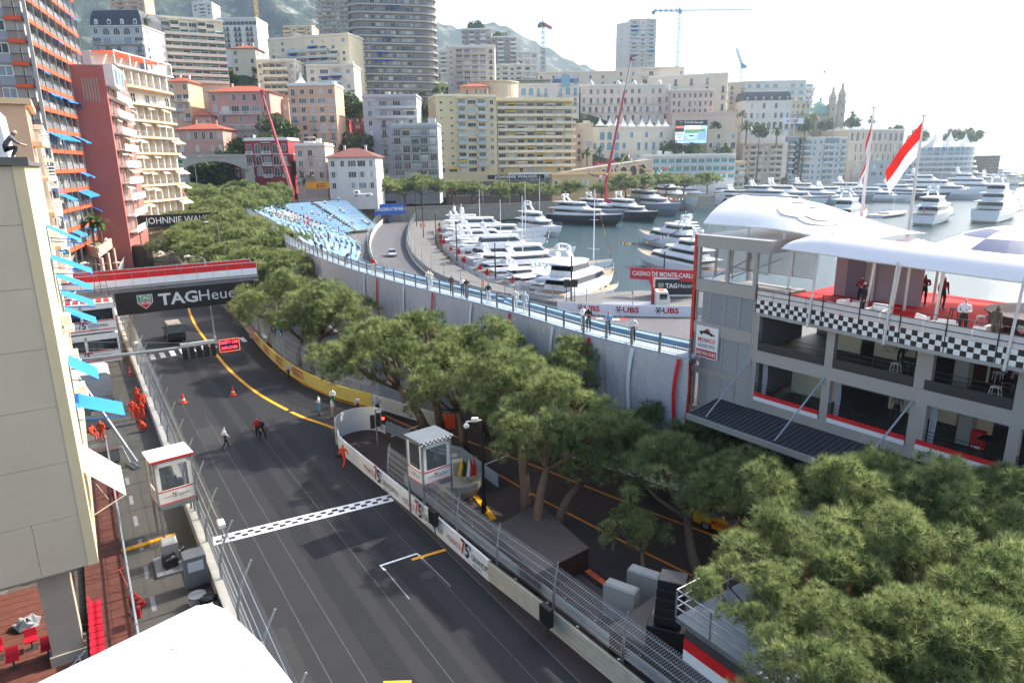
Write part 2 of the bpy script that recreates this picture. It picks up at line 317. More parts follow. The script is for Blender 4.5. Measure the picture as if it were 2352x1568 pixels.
# building kit
AWG = mat('awning_green', '8fb0a4', .8, var=.1); AWB = mat('awning_blue', '2f7fd0', .8, var=.06, rnd=.12, trans=.25); AWC = mat('awning_cream', 'e6dcc4', .8, var=.08, trans=.25); AWY = mat('awning_yellow', 'e5c24a', .8, var=.08, trans=.2); AWD = mat('awning_deep_blue', '2450a0', .8, var=.08, trans=.2)
RAILD = mat('iron_railing', '3c3f42', .5, var=0); GLP = mat('balcony_glass', '9fb7bd', .12, var=0, rnd=.15, spec=.7); PLANT = mat('balcony_plant', '3d5a24', .9, var=.4, scale=8)
def win_mesh(kind, w, h, fm, gm, arch=False):
 def make():
  mb = MB(); f = .09 if w > .9 else .07
  if kind == 's': mb.box(0, -.07, 0, w, 0, h, 2); [mb.box(w * .04, -.085, h * i / 9 + .03, w * .96, -.07, h * i / 9 + .06, 0) for i in range(9)]; mb.box(-.06, -.13, -.1, w + .06, 0, 0, 0)
  else:
   if arch:
    n = 8; r = w / 2; top = [(r - r * math.cos(pi * i / n), h - r + r * math.sin(pi * i / n)) for i in range(n + 1)]
    mb.add([(0, -.02, 0)] + [(x, -.02, z) for x, z in top] + [(w, -.02, 0)], [tuple(range(n + 3))[::-1]], 1)
    ro = r + f * 1.4; out = [(r - ro * math.cos(pi * i / n), h - r + ro * math.sin(pi * i / n)) for i in range(n + 1)]
    vs = [(x, -.11, z) for x, z in [(0, 0)] + top + [(w, 0)]] + [(x, -.11, z) for x, z in [(-f * 1.4, 0)] + out + [(w + f * 1.4, 0)]]; k = n + 3
    mb.add(vs, [(i, i + 1, k + i + 1, k + i) for i in range(k - 1)], 0)
    mb.add([(x, 0, z) for x, _, z in vs[k:]] + vs[k:], [(i, i + 1, k + i + 1, k + i) for i in range(k - 1)], 0)
   else:
    mb.add([(0, -.02, 0), (w, -.02, 0), (w, -.02, h), (0, -.02, h)], [(0, 1, 2, 3)], 1)
    mb.box(-f, -.1, 0, 0, 0, h, 0); mb.box(w, -.1, 0, w + f, 0, h, 0); mb.box(-f, -.1, h, w + f, 0, h + f, 0)
   mb.box(-.06, -.15, -.09, w + .06, 0, 0, 0)
   k = 3 if w > 2.2 else 2
   for i in range(1, k): mb.box(w * i / k - .035, -.06, 0, w * i / k + .035, -.02, h * (.97 if not arch else .95), 0)
   if kind == 'S':
    for x in (-w * .52 - f, w + f): mb.box(x, -.08, 0, x + w * .5, -.01, h, 2)
  return mb.mesh('window', [fm, gm, SHUT])
 return cached(('win', kind, round(w, 1), round(h, 1), fm.name, gm.name, arch), make)
def balc_mesh(w, d, rail, rm, sm, fins=0, bow=0.):
 def make():
  mb = MB()
  if bow:
   n = 8; P = [(w * i / n, -d * (.55 + .45 * math.sin(pi * i / n))) for i in range(n + 1)]
  else: P = [(0, -d), (w, -d)]
  out = [(0, 0)] + P + [(w, 0)]
  mb.prism(out[::-1], -.22, 0, 0)
  Hh = 1.0
  for a, b in zip(out, out[1:]):
   a, b = Vector((*a, 0)), Vector((*b, 0)); L = (b - a).length
   if L < .05: continue
   u = (b - a) / L; nn = Vector((u.y, -u.x, 0)) * -.08
   if rail == 'solid': mb.obox(a, u * L, nn, (0, 0, .95), 0)
   elif rail == 'glass': mb.obox(a + Vector((0, 0, .06)), u * L, nn * .4, (0, 0, .86), 1); mb.obox(a + Vector((0, 0, .92)), u * L, nn * .7, (0, 0, .07), 0)
   elif rail == 'balus':
    mb.obox(a + Vector((0, 0, .86)), u * L, nn * 1.8, (0, 0, .13), 0)
    for i in range(max(2, int(L / .3)) + 1): mb.obox(a + u * (L * i / max(2, int(L / .3)) - .05), u * .1, nn * 1.4, (0, 0, .88), 0)
   else:
    mb.obox(a + Vector((0, 0, .95)), u * L, nn * .6, (0, 0, .06), 1); mb.obox(a + Vector((0, 0, .1)), u * L, nn * .4, (0, 0, .04), 1)
    k = max(2, int(L / .22))
    for i in range(k + 1): mb.obox(a + u * (L * i / k - .02), u * .035, nn * .4, (0, 0, .95), 1)
  if fins:
   for i in range(fins + 1): x = (w - .14) * i / fins; mb.box(x, -d * .92, 0, x + .14, 0, fins_h, 0)
  return mb.mesh('balcony', [sm, rm])
 fins_h = 2.55
 return cached(('balc', round(w, 1), round(d, 1), rail, rm.name, sm.name, fins, bow), make)
def awn_mesh(w, d, m):
 def make():
  mb = MB(); mb.add([(0, 0, 0), (w, 0, 0), (w, -d, -d * .55), (0, -d, -d * .55), (0, -d, -d * .55 - .2), (w, -d, -d * .55 - .2)], [(0, 3, 2, 1), (3, 4, 5, 2)]); return mb.mesh('awning', m)
 return cached(('awn', round(w, 1), round(d, 1), m.name), make)
BLDN = [0]
def facade(root, ox, oy, rot, width, z0, fh, rows, o, rng):
 ca, sa = math.cos(rot), math.sin(rot)
 def P(x, y, z): return (ox + x * ca - y * sa, oy + x * sa + y * ca, z)
 fm = o.get('frame', FRAME); gm = o.get('glass', GLASS); sm = o.get('slab', o['wall']); d = o.get('bd', 1.3); rail = o.get('rail', 'rail'); rm = o.get('railm', GLP if rail == 'glass' else RAILD)
 for k, row in enumerate(rows):
  z = z0 + k * fh; n = len(row); bw = width / n; i = 0
  while i < n:
   c = row[i]
   if c in 'BV':
    j = i
    while j < n and row[j] == c: j += 1
    if (n_ := j - i): put('balcony', balc_mesh(bw * n_ - .04, d, rail, rm, sm, n_ if o.get('fins') else 0, o.get('bow', 0)), root, P(i * bw + .02, -.003, z + .05), rot)
    if k == len(rows) - 1 and o.get('lid', 1):
     mb = MB(); mb.box(0, -d, 0, bw * n_ - .06, 0, .2); mb.ob('canopy', sm, root, P(i * bw + .03, -.003, z + fh - .15), rot)
    for q in range(i, j):
     ww = bw * .72 if c == 'B' else bw * .9; hh = fh * .74; kind = 's' if rng.random() < o.get('shut', .12) else 'w'
     put('window', win_mesh(kind, min(ww, 2.9), hh, fm, gm), root, P(q * bw + (bw - min(ww, 2.9)) / 2, -.004, z + .1), rot)
     if rng.random() < o.get('awn', 0):
      put('awning', awn_mesh(bw * .92, d * rng.uniform(.6, 1.15), rng.choice(o['awnm'])), root, P(q * bw + bw * .04, -.06, z + fh - .3), rot)
    i = j; continue
   if c in 'wWaAdSsob':
    W_ = {'w': .42, 'W': .8, 'a': .42, 'A': .62, 'd': .4, 'S': .36, 's': .42, 'o': .25, 'b': .45}[c] * bw; W_ = min(W_, {'W': 3.6, 'A': 2.6}.get(c, 1.5)); H_ = {'o': .3, 'd': .72, 'b': .72, 'A': .78, 'a': .62}.get(c, .52) * fh
    zz = z + (.08 * fh if c in 'db' else (.1 if c == 'A' else .26) * fh)
    kind = 'S' if c == 'S' else ('s' if c == 's' or (c in 'wd' and rng.random() < o.get('shut', .12)) else 'w')
    put('window', win_mesh(kind, W_, H_, fm, gm, c in 'aA'), root, P(i * bw + (bw - W_) / 2, -.004, zz), rot)
    if c == 'b': put('balcony', balc_mesh(W_ + .9, .7, o.get('brail', 'rail'), RAILD, sm, 0, o.get('bow', 0)), root, P(i * bw + (bw - W_) / 2 - .45, -.003, z + .06), rot)
    if c in 'WA' and o.get('awn') and rng.random() < o['awn'] * .6: put('awning', awn_mesh(W_ + .3, .9, rng.choice(o['awnm'])), root, P(i * bw + (bw - W_) / 2 - .15, -.12, zz + H_ + .15), rot)
   i += 1
def clutter(root, w, d, h, m, rng, n):
 for _ in range(n):
  x, y = rng.uniform(.1, .85) * w, rng.uniform(.15, .75) * d; k = rng.random(); mb = MB()
  if k < .4: s = rng.uniform(1.4, 3.4); mb.box(0, 0, 0, s, s * .8, rng.uniform(1.2, 2.6)); mb.box(-.1, -.1, 2.6, s + .1, s * .8 + .1, 2.7) if s > 3 else None; mb.ob('plant_room', m, root, (x, y, h))
  elif k < .75: mb.box(0, 0, 0, .6, .6, 1.5); mb.box(-.08, -.08, 1.5, .68, .68, 1.62); mb.tube((.3, .3, 1.62), (.3, .3, 2), .13); mb.ob('chimney', m, root, (x, y, h))
  else: mb.tube((0, 0, 0), (0, 0, 3.4), .035); [mb.tube((-.5 + .1 * i, 0, 2.2 + .35 * i), (.5 - .1 * i, 0, 2.2 + .35 * i), .025) for i in range(4)]; mb.ob('aerial', STEEL, root, (x, y, h))
ROOFT = mat('terracotta_tiles', 'a5543c', .85, var=.25, scale=2.5, bump=.5, bscale=9); ROOFB = mat('brown_tiles', '7a4a40', .85, var=.2, scale=2.5, bump=.5, bscale=9); SLATE = mat('slate_roof', '3c4149', .6, var=.2, scale=2); COPPER = mat('copper_roof', '6f9a8d', .6, var=.2)
def bld(name, label, xl, xr, yt, yb, Y, rows, wall, Yr=None, depth=14., left=None, right=None, roof='flat', roofm=None, down=14., seed=None, clut=4, cat='building', fh=None, **o):
 """a building whose front runs from view column xl (depth Y) to xr (depth Yr); its top is at view row yt, the foot of its lowest built floor at yb"""
 Yr = (Yr or Y) * TS; Y = Y * TS; depth *= 1.1; q = ray(xl, yt); A = EYE + q * (Y / q.y); q = ray(xr, yt); B = EYE + q * (Yr / q.y); h = A.z; zb = (EYE + ray(xl, yb) * (Y / ray(xl, yb).y)).z
 BLDN[0] += 1; rng = random.Random(seed or BLDN[0] * 13 + 5)
 rz = frame_of(A, B); wd = math.hypot(B.x - A.x, B.y - A.y); root = thing(name, label, cat, (A.x, A.y, zb), rz)
 H = h - zb; o['wall'] = wall; par = .9 if roof == 'flat' else .35; n = len(rows); f = fh or (H - par) / n
 mb = MB(); mb.box(0, 0, -down, wd, depth, H); mb.ob('wall', wall, root)
 facade(root, 0, 0, 0, wd, 0, f, rows, o, rng)
 if left: facade(root, 0, depth, -pi / 2, depth, 0, f, [left] * n if isinstance(left, str) else left, dict(o, awn=0), rng)
 if right: facade(root, wd, 0, pi / 2, depth, 0, f, [right] * n if isinstance(right, str) else right, dict(o, awn=0), rng)
 tm = o.get('trim', o.get('slab', wall))
 mb = MB(); e = o.get('eave', .35)
 mb.box(-e, -e, H - .28, wd + e, depth + e, H + .04); mb.ob('cornice', tm, root)
 for k in o.get('bands', []):
  mb = MB(); z = k * f; mb.box(-.14, -.14, z - .12, wd + .14, depth + .14, z + .12); mb.ob('band', tm, root)
 if roof == 'flat':
  mb = MB(); a = .2
  for b_ in ((0, 0, wd, a), (0, depth - a, wd, depth), (0, a, a, depth - a), (wd - a, a, wd, depth - a)): mb.box(b_[0], b_[1], H + .04, b_[2], b_[3], H + .75)
  mb.ob('parapet', tm, root); clutter(root, wd, depth, H + .04, tm, rng, clut)
 elif roof == 'hip':
  e = .9; r = min(depth, wd) / 2 * .95; rh = o.get('rh', r * .42); mb = MB()
  P = [(-e, -e, H), (wd + e, -e, H), (wd + e, depth + e, H), (-e, depth + e, H)]
  T = [(r, depth / 2, H + rh), (wd - r, depth / 2, H + rh)] if wd > depth else [(wd / 2, r, H + rh), (wd / 2, depth - r, H + rh)]
  vs = P + T + [(p[0], p[1], H - .14) for p in P]
  fs = [(0, 1, 5, 4), (1, 2, 5), (2, 3, 4, 5), (3, 0, 4)] if wd > depth else [(0, 1, 4), (1, 2, 5, 4), (2, 3, 5), (3, 0, 4, 5)]
  mb.add([(p[0], p[1], p[2] + .06) for p in vs], fs + [(0, 6, 7, 1), (1, 7, 8, 2), (2, 8, 9, 3), (3, 9, 6, 0), (9, 8, 7, 6)])
  rf = mb.ob('roof', roofm or ROOFT, root)
  for k in range(2): c = MB(); c.box(0, 0, 0, .7, .6, 1.6); c.box(-.1, -.1, 1.6, .8, .7, 1.75); c.ob('chimney', tm, rf, (wd * (.25 + .45 * k), depth * .5, H + rh * .75))
 elif roof == 'mansard':
  mh = o.get('mh', 3.2); mb = MB()
  rg = lambda e, z: [(e, e, z), (wd - e, e, z), (wd - e, depth - e, z), (e, depth - e, z)]
  mb.loft([rg(.1, H + .04), rg(.55, H + mh * .6), rg(1.3, H + mh * .92), rg(2.4, H + mh)]); rf = mb.ob('roof', roofm or SLATE, root)
  nd = max(2, int(wd / 4.5))
  for k in range(nd):
   c = MB(); c.vprism([(0, 0), (1.3, 0), (1.3, 1.2), (1.1, 1.7), (.65, 1.9), (.2, 1.7), (0, 1.2)], -.35, .5, 0); c.add([(.2, -.37, .15), (1.1, -.37, .15), (1.1, -.37, 1.3), (.2, -.37, 1.3)], [(0, 1, 2, 3)], 1)
   c.ob('dormer', [tm, GLASS], rf, (wd * (k + .5) / nd - .65, .35, H + .5))
 return root, wd, H, f
def rr(n, *rows): """n floors, the given rows repeated"""; return [rows[i % len(rows)] for i in range(n)]
# the town across the track
at0 = at
def at(px, py, Y): return at0(px, py, Y * TS / BLDK[0])
BLDK = [1.0]
C = lambda k, c, v=.1: mat('wall_' + k, c, .85, var=v, scale=.35, bump=.1, bscale=6)
CREAM = C('cream', 'd9cdb0'); CREAM2 = C('pale_cream', 'ddd5c2'); YELL = C('yellow', 'd8bd82'); WSH = C('white', 'd6d4cd'); GSH = C('grey_white', 'b9b9b8'); PINK = C('pink', 'c79a8c'); SALM = C('salmon', 'd3a88a'); REDW = C('red', '97333a'); BEIG = C('beige', 'cdbda3'); ROSE = C('rose_beige', 'cbb3a4'); STON = C('stone', '9d978b', .25); BROWN = C('brown', '6b5f55'); PEACH = C('peach', 'd9b08e')
PW = mat('plaster_white', 'dedbd2', .8, var=.08)
bld('mansard_building', 'grey stone building with dark mansard roof and arched windows behind the orange tower', 206, 326, 60, 165, 232, ['baaab', 'BBBBB', 'bAbAb', 'BBBBB', 'aAAAa'], GSH, roof='mansard', mh=6, depth=16, rail='balus', railm=PW, right='w.w', trim=PW, bands=[1, 2, 3, 4], down=40)
bld('terrace_apartment_building', 'long cream apartment building with green awnings and nine balcony floors', 345, 510, 38, 188, 246, ['BBBBBBBB'] * 8 + ['.WBWWBW.'], CREAM, Yr=256, depth=17, left='.w.w', rail='solid', slab=CREAM2, awn=.3, awnm=[AWG], fins=1, clut=5, bd=1.5, down=40)
bld('white_hotel', 'modern white building with black framed window stacks below the mountain', 497, 588, 44, 112, 330, ['.bb.bb.bb.'] * 4 + ['WWWWWWWWWW'], PW, depth=16, trim=PW, frame=RAILD, glass=GLASSD, down=50)
bld('cream_villa_block', 'small cream block with arched loggia window left of the long cream apartments', 530, 586, 112, 205, 300, rr(5, 'w.w', 'wsw'), CREAM, depth=12, right='w.w', roof='hip', down=40)
bld('cream_apartment_building', 'cream apartment block with blue awnings, left of the dark tower', 614, 800, 92, 168, 296, ['wBBBBBBw', 'wBBBBBBw', 'wBBBBBBw', 'wwBBBBww', 'wwwwwwww'], CREAM, Yr=286, depth=15, left='.w.', rail='glass', slab=CREAM2, awn=.25, awnm=[AWD], clut=6, down=50)
bld('brown_glass_building', 'brown and black glass modern block tucked behind the cream apartments', 764, 822, 78, 150, 306, ['BBB', 'BBB', 'BBB', 'WWW', 'WWW'], C('taupe', '8f7f6d'), depth=14, rail='solid', glass=GLASSD, down=50)
bld('cream_wing', 'cream wing with recessed loggias in front of the long apartments', 588, 676, 140, 226, 276, ['oBBBBw', 'oBBBBw', 'oBBBBw', 'oBBBBw', 'wBBBBw'], CREAM2, depth=13, right='w.w', rail='solid', fins=1, clut=3, down=40)
bld('cream_wing', 'cream wing with an arched doorway right beside the dark tower', 702, 812, 152, 226, 272, ['wWWa', 'bWWw', 'wBBw', 'wWBw'], CREAM2, depth=13, left='wow', rail='glass', awn=.5, awnm=[AWD], clut=3, down=40)
bld('twin_tower', 'tall beige tower block with stacked balconies cut by the top edge', 722, 806, -60, 100, 500, rr(15, 'wBBBwBBB'), C('tower', 'b0a08c'), depth=30, left='BB', rail='solid', slab=C('slab_grey', 'a39a8e'), down=60, clut=0)
def round_tower():
 Y = 296; A = at(812, 215, Y); Bp = at(1018, 215, Y + 8); zb = at(900, 222, Y).z; wd = Bp.x - A.x; dp = 34.
 root = thing('rounded_tower', 'huge grey tower with rounded corners and ringed balconies', 'tower', (A.x, A.y, zb), frame_of(A, Bp))
 cw = C('tower_grey', '8f8d8a'); sm_ = mat('tower_slab', 'aaa7a2', .8, var=.12, scale=.4)
 def rrect(e, r, n=5):
  P = []
  for cx, cy, a0 in ((wd - r, r, -90), (wd - r, dp - r, 0), (r, dp - r, 90), (r, r, 180)):
   for i in range(n + 1): a = R(a0 + 90 * i / n); P.append((cx + (r + e) * math.cos(a), cy + (r + e) * math.sin(a)))
  return P
 fh = 3.5; n = 19; mb = MB(); mb.prism(rrect(-1.7, 7), -30, n * fh); mb.ob('wall', cw, root)
 sl = MB(); sl.prism(rrect(0, 7), 0, .3, 0); o1, o2 = rrect(0, 7), rrect(-.14, 7); k = len(o1)
 for i in range(k): a, b, c, d = o1[i], o1[(i + 1) % k], o2[(i + 1) % k], o2[i]; sl.add([(*a, .3), (*b, .3), (*c, .3), (*d, .3), (*a, .62), (*b, .62), (*c, .62), (*d, .62)], [(0, 1, 5, 4), (2, 3, 7, 6), (4, 5, 6, 7)], 0); sl.add([(*a, .62), (*b, .62), (*b, 1.05), (*a, 1.05)], [(0, 1, 2, 3)], 1)
 bm = sl.mesh('balcony', [sm_, mat('smoked_glass', '565d62', .15, var=0)])
 rng = random.Random(3)
 for f in range(n):
  put('balcony', bm, root, (0, 0, f * fh))
  for i in range(11):
   x = 8 + i * (wd - 16 - 2) / 10.5
   if rng.random() < .82: put('window', win_mesh('w' if rng.random() < .8 else 's', 2.2 if i % 3 else 1.3, 2.5, FRAME, GLASS), root, (x, 1.69, f * fh + .32))
  for i in range(4):
   y = 9 + i * 4.5; put('window', win_mesh('w', 1.9, 2.1, FRAME, GLASS), root, (wd - 1.69, y, f * fh + .32), pi / 2)
   put('window', win_mesh('w', 1.9, 2.1, FRAME, GLASS), root, (1.69, dp - y, f * fh + .32), -pi / 2)
  if rng.random() < .75: put('awning', awn_mesh(rng.choice([3., 6., 9.]), 1.2, AWD), root, (rng.uniform(6, wd - 16), .9, f * fh + fh - .02))
round_tower()
bld('arched_balcony_building', 'white building with arched balcony rows and a planted roof right of the dark tower', 1026, 1136, 108, 200, 320, rr(7, 'oBBBBb'), C('warm_white', 'd4cbbf'), depth=16, left='.w.w', rail='balus', railm=PW, slab=PW, trim=PW, down=40, clut=5)
bld('stepped_tower', 'brown and white stepped tower with roof gardens', 1064, 1128, 68, 170, 450, rr(9, 'wBwBw'), C('tower_mauve', 'a3968f'), depth=26, left='BB', rail='solid', slab=PW, down=60)
bld('stepped_tower', 'lower white and brown stepped tower beside the taller one', 1128, 1186, 86, 170, 430, rr(8, 'wBwB'), C('tower_mauve', 'a3968f'), depth=22, rail='solid', slab=PW, down=60)
bld('stepped_tower', 'lowest of the stepped brown and white towers, next to the lattice crane', 1186, 1236, 120, 180, 420, rr(4, 'BBB'), WSH, depth=20, rail='solid', down=60)
A = at(1108, 190, 312); root = thing('round_beige_building', 'plain round beige drum behind the yellow apartments', 'building', (A.x + 6, A.y + 8, A.z - 14)); mb = MB(); mb.lathe([(12.5, -10), (12.5, 14), (13, 14.1), (13, 14.7), (12.2, 14.8)], 32); mb.ob('wall', BEIG, root)
bld('tiled_villa', 'small villa with red hipped roof on top of the hill behind the yellow apartments', 1056, 1120, 200, 222, 300, ['.w.aaa'], SALM, depth=9, roof='hip', down=20)
r_, wd_, H_, f_ = bld('domed_palace', 'white palace with tall arched windows, copper trim and dark curved roof', 1160, 1330, 196, 268, 336, ['aAaaAa.aAa', 'aAaaAa.bAb', 'bAAAbb.bAb'], C('palace', 'd8d3ca'), depth=22, glass=GLASSB, roof='flat', bands=[1, 2], trim=PW, down=40, rail='balus', clut=3)
mb = MB(); mb.box(-.6, -.6, 0, wd_ * .62, 12, .3); mb.ob('awning_roof', mat('green_roof', '8fa79a', .7), r_, (0, 0, H_ + 2.4))
mb = MB(); [mb.box(wd_ * .62 * i / 10, 0, .6, wd_ * .62 * i / 10 + .25, .25, 2.6) for i in range(10)]; mb.box(0, 4, .6, wd_ * .6, 10, 2.4); mb.ob('attic', PW, r_, (0, 0, H_))
mb = MB(); mb.loft([[(wd_ * .64, 0, H_ + .7), (wd_, 0, H_ + .7), (wd_, 12, H_ + .7), (wd_ * .64, 12, H_ + .7)], [(wd_ * .65, .6, H_ + 3), (wd_ - .5, .6, H_ + 3), (wd_ - .5, 11, H_ + 3), (wd_ * .65, 11, H_ + 3)], [(wd_ * .7, 3, H_ + 4.6), (wd_ * .95, 3, H_ + 4.6), (wd_ * .95, 9, H_ + 4.6), (wd_ * .7, 9, H_ + 4.6)]]); mb.ob('roof', mat('blue_slate', '58647e', .5, var=.15), r_)
put('window', win_mesh('w', 4.6, 6.2, COPPER, GLASSB, True), r_, (wd_ * .76, -.5, H_ - 1)); put('window', win_mesh('w', 1.6, 2.6, COPPER, GLASSB, True), r_, (wd_ * .935, -.4, H_ + .2))
mb = MB(); mb.lathe([(3.4, 0), (3.2, 1.6), (2.3, 3.1), (1, 4), (.2, 4.4), (.12, 5.6), (.02, 6)], 16); mb.ob('dome', SLATE, r_, (wd_ * .82, 16, H_ + 2.5), smooth=True)
bld('apartment_tower', 'slim white and glass apartment tower standing alone on the skyline', 1448, 1508, 46, 182, 470, rr(14, 'VVV', 'VwV'), C('tower_white', 'cfcbc6'), depth=28, left='w.w', rail='glass', bd=1.6, down=40, awn=.12, awnm=[AWD], clut=2)
bld('apartment_tower_flank', 'pale windowless flank of the skyline tower with small loggias', 1416, 1448, 58, 184, 478, rr(14, 'LoLo'), C('tower_white', 'cfcbc6'), Yr=470, depth=26, down=40, clut=2)
PAL = C('palace_beige', 'd5c8b4')
bld('long_beige_hotel', 'long beige hotel block with plain upper windows on the skyline', 1236, 1420, 168, 232, 392, ['w.w.w.a.w.w.w', 'w.w.w.w.w.w.w', 'w.w.w.w.w.w.w', 'w.w.w.w.w.w.w'], PAL, depth=20, down=40, clut=6)
bld('beige_hotel_wing', 'beige hotel wing with a small dark dome below the crane mast', 1420, 1572, 158, 232, 402, ['w.w.w.w.w.w', 'w.w.w.w.w.w', 'w.w.BBB.w.w', 'w.w.BBB.w.w'], PAL, depth=20, down=40, clut=5, rail='balus')
r_, wd_, H_, f_ = bld('arcaded_grand_hotel', 'ornate pale pink grand hotel with arcaded terrace and rows of small balconies', 1334, 1540, 198, 302, 342, ['A' * 14, 'aw.b.b.b.b.b.b.b.wa'.replace('.', ''), 'ab' * 1 + 'b' * 11 + 'a', 'abbbbbbbbbbba', 'awwwwwwwwwwwa'], C('hotel_pink', 'd6c6b8'), depth=22, left='w.w', bow=0, brail='balus', bands=[1, 2, 3, 4], trim=PW, down=30, clut=7, right='w.w.w')
for k in (.12, .42, .6, .88): mb = MB(); mb.lathe([(1.5, 0), (1.5, .5), (1.2, 1.4), (.6, 2.1), (.15, 2.5), (.1, 3.2)], 10); mb.ob('turret', PW, r_, (wd_ * k, 1.2, H_ + .5))
bld('cornered_palace', 'pale palace with rooftop urn and iron balconies right of the arcaded hotel', 1490, 1672, 178, 300, 372, rr(6, '.b.b.b.b.b', '.b.b.b.b.w'), PAL, Yr=360, depth=24, right='b.b.b', bands=[1, 2, 4, 5], trim=PW, down=30, clut=5)
bld('colonnaded_rotunda', 'stubby beige rotunda block with a colonnaded top floor', 1543, 1640, 208, 282, 336, ['wwwwwwww', 'dwdwdwdw', 'wdwdwdwd', 'aaaaaaaa'], ROSE, depth=16, right='dwd', bands=[3], trim=PW, down=30, clut=2, bow=1)
bld('narrow_beige_house', 'narrow beige house between the pale palace and the dark roofed one', 1676, 1712, 192, 252, 398, rr(5, 'b.b'), BEIG, depth=16, down=30, clut=2)
bld('modern_curved_hotel', 'modern white hotel with blue glass floors and a rounded end', 1712, 1852, 188, 252, 430, ['w.w.w.w.w', 'WWWWWWW', 'VVVVVVV', 'VVVVVVV'], C('modern_white', 'd7d5d1'), depth=24, glass=GLASSB, rail='glass', down=40, clut=4)
A = at(1856, 190, 432); root = thing('rounded_hotel_end', 'rounded white balconied end of the modern hotel', 'building', (A.x, A.y + 10, A.z - 40)); root.scale = (TS,) * 3
mb = MB(); mb.lathe([(6.4, -20), (6.4, 33)], 28); mb.ob('wall', C('modern_white', 'd7d5d1'), root)
for f in range(9): mb = MB(); mb.lathe([(6.41, 0), (7.8, 0), (7.8, 1.0), (7.7, 1.0), (7.7, .25), (6.41, .25)], 28); mb.ob('balcony', PW, root, (0, 0, 2 + f * 3.5))
for f in range(9):
 for i in range(9):
  a = R(200 + i * 18); put('window', win_mesh('w', 1.4, 2.2, FRAME, GLASSB), root, (6.42 * math.cos(a), 6.42 * math.sin(a), 2.3 + f * 3.5), a + pi / 2)
bld('dark_roofed_palace', 'white palace with black mansard roof and tall arched ground floor', 1708, 1818, 232, 300, 384, ['AAAAAAAA', 'wwwwwwww', '.w.w.w.w'], C('palace', 'd8d3ca'), depth=20, roof='mansard', mh=6, right='A.A.A', trim=PW, down=30, bands=[1, 2])
bld('ornate_beige_palace', 'ornate sand coloured palace with crowded cornices left of the opera domes', 1818, 1862, 234, 296, 398, ['wwww', 'bbbb', 'bbbb', 'aaaa'], C('sand', 'd2c39c'), depth=16, right='bbb', bands=[1, 2, 3], trim=C('sand', 'd2c39c'), down=30, clut=4)
A = at(1874, 268, 440); root = thing('opera_house', 'twin domed opera house with green copper roof beside the rounded hotel', 'building', (A.x, A.y, A.z - 10)); root.scale = (TS,) * 3; OPM = C('opera', 'a89e8a')
mb = MB(); mb.box(0, 0, -20, 17, 16, 8); mb.box(-.4, -.4, 8, 17.4, 16.4, 8.6); mb.ob('wall', OPM, root)
mb = MB(); mb.lathe([(8, 8.6), (7.8, 11), (6.4, 14), (4, 16.4), (1.6, 17.6), (.8, 18), (.7, 19.6), (.1, 20.5)], 20, (5.5, 8, 0)); mb.ob('roof', COPPER, root, smooth=True)
for x, zz in ((9.8, 26), (15.4, 28)):
 mb = MB(); mb.box(x - 1.9, -.6, 0, x + 1.9, 3.2, zz - 11); mb.box(x - 2.2, -.9, zz - 11, x + 2.2, 3.5, zz - 10.4); mb.lathe([(2.2, zz - 10.4), (2.2, zz - 8), (2.5, zz - 7.6), (2, zz - 5.6), (1.1, zz - 4), (1.3, zz - 3.7), (.8, zz - 3.4), (.8, zz - 1.6), (.95, zz - 1.4), (.5, zz - .6), (.05, zz)], 12, (x, 1.3, 0)); tw = mb.ob('tower', OPM, root)
 for k in range(2): put('window', win_mesh('w', 1.2, 2.6, FRAME, GLASS, True), tw, (x - .6, -.61, zz - 20 + k * 5))
for i in range(5): put('window', win_mesh('w', 1.5, 3.4, FRAME, GLASS, True), root, (1 + i * 1.7, -.01, 1))
bld('arcaded_terrace', 'beige terrace wall with blind arches under the rotunda', 1545, 1692, 262, 308, 328, ['A' * 12], ROSE, depth=14, glass=BEIG, frame=PW, down=16, clut=1)
bld('stepped_terrace_house', 'low beige house with arched gateway below the terrace arches', 1626, 1694, 300, 345, 322, ['wAwA', '.w.w'], BEIG, depth=10, down=16, clut=2)
bld('convention_hall', 'pale hall with tall glazed slits and white tents on its roof', 1358, 1545, 296, 372, 316, ['WA.AW.w.w.w', 'wAAAw.ddddd', '.AAA.w.w.w.'], CREAM2, depth=26, glass=GLASSB, down=16, bands=[1, 2], clut=1, left='w.w')
bld('corner_house', 'narrow pinkish house with iron balconies left of the convention hall', 1292, 1338, 300, 372, 296, ['wab', 'wab', 'baw', 'w.w'], ROSE, depth=12, right='w.w', down=16, clut=3)
bld('roof_terrace_house', 'small pale house with rooftop terrace beside the yellow apartments', 1326, 1362, 286, 372, 304, ['W.', 'wW', 'w.'], CREAM, depth=12, down=16, clut=2)
tent = MB(); tent.loft([[(-2, -2, 0), (2, -2, 0), (2, 2, 0), (-2, 2, 0)], [(-.9, -.9, 1.3), (.9, -.9, 1.3), (.9, .9, 1.3), (-.9, .9, 1.3)], [(-.25, -.25, 2.8), (.25, -.25, 2.8), (.25, .25, 2.8), (-.25, .25, 2.8)], [(-.03, -.03, 3.9), (.03, -.03, 3.9), (.03, .03, 3.9), (-.03, .03, 3.9)]]); [tent.tube((x, y, -2.2), (x, y, 0), .06, n=4) for x in (-1.95, 1.95) for y in (-1.95, 1.95)]
TENT = tent.mesh('canopy', mat('tent_fabric', 'efefec', .7, var=.04, trans=.3))
def tents(pts, Y, lab, s=1.):
 for i, (px, py) in enumerate(pts):
  p = at(px, py, Y); r = thing('pointed_tent', lab[i] if isinstance(lab, list) else lab, 'tent', p, .2, 'white pointed tents on the hall roof'); r.scale = (s * TS,) * 3; put('canopy', TENT, r)
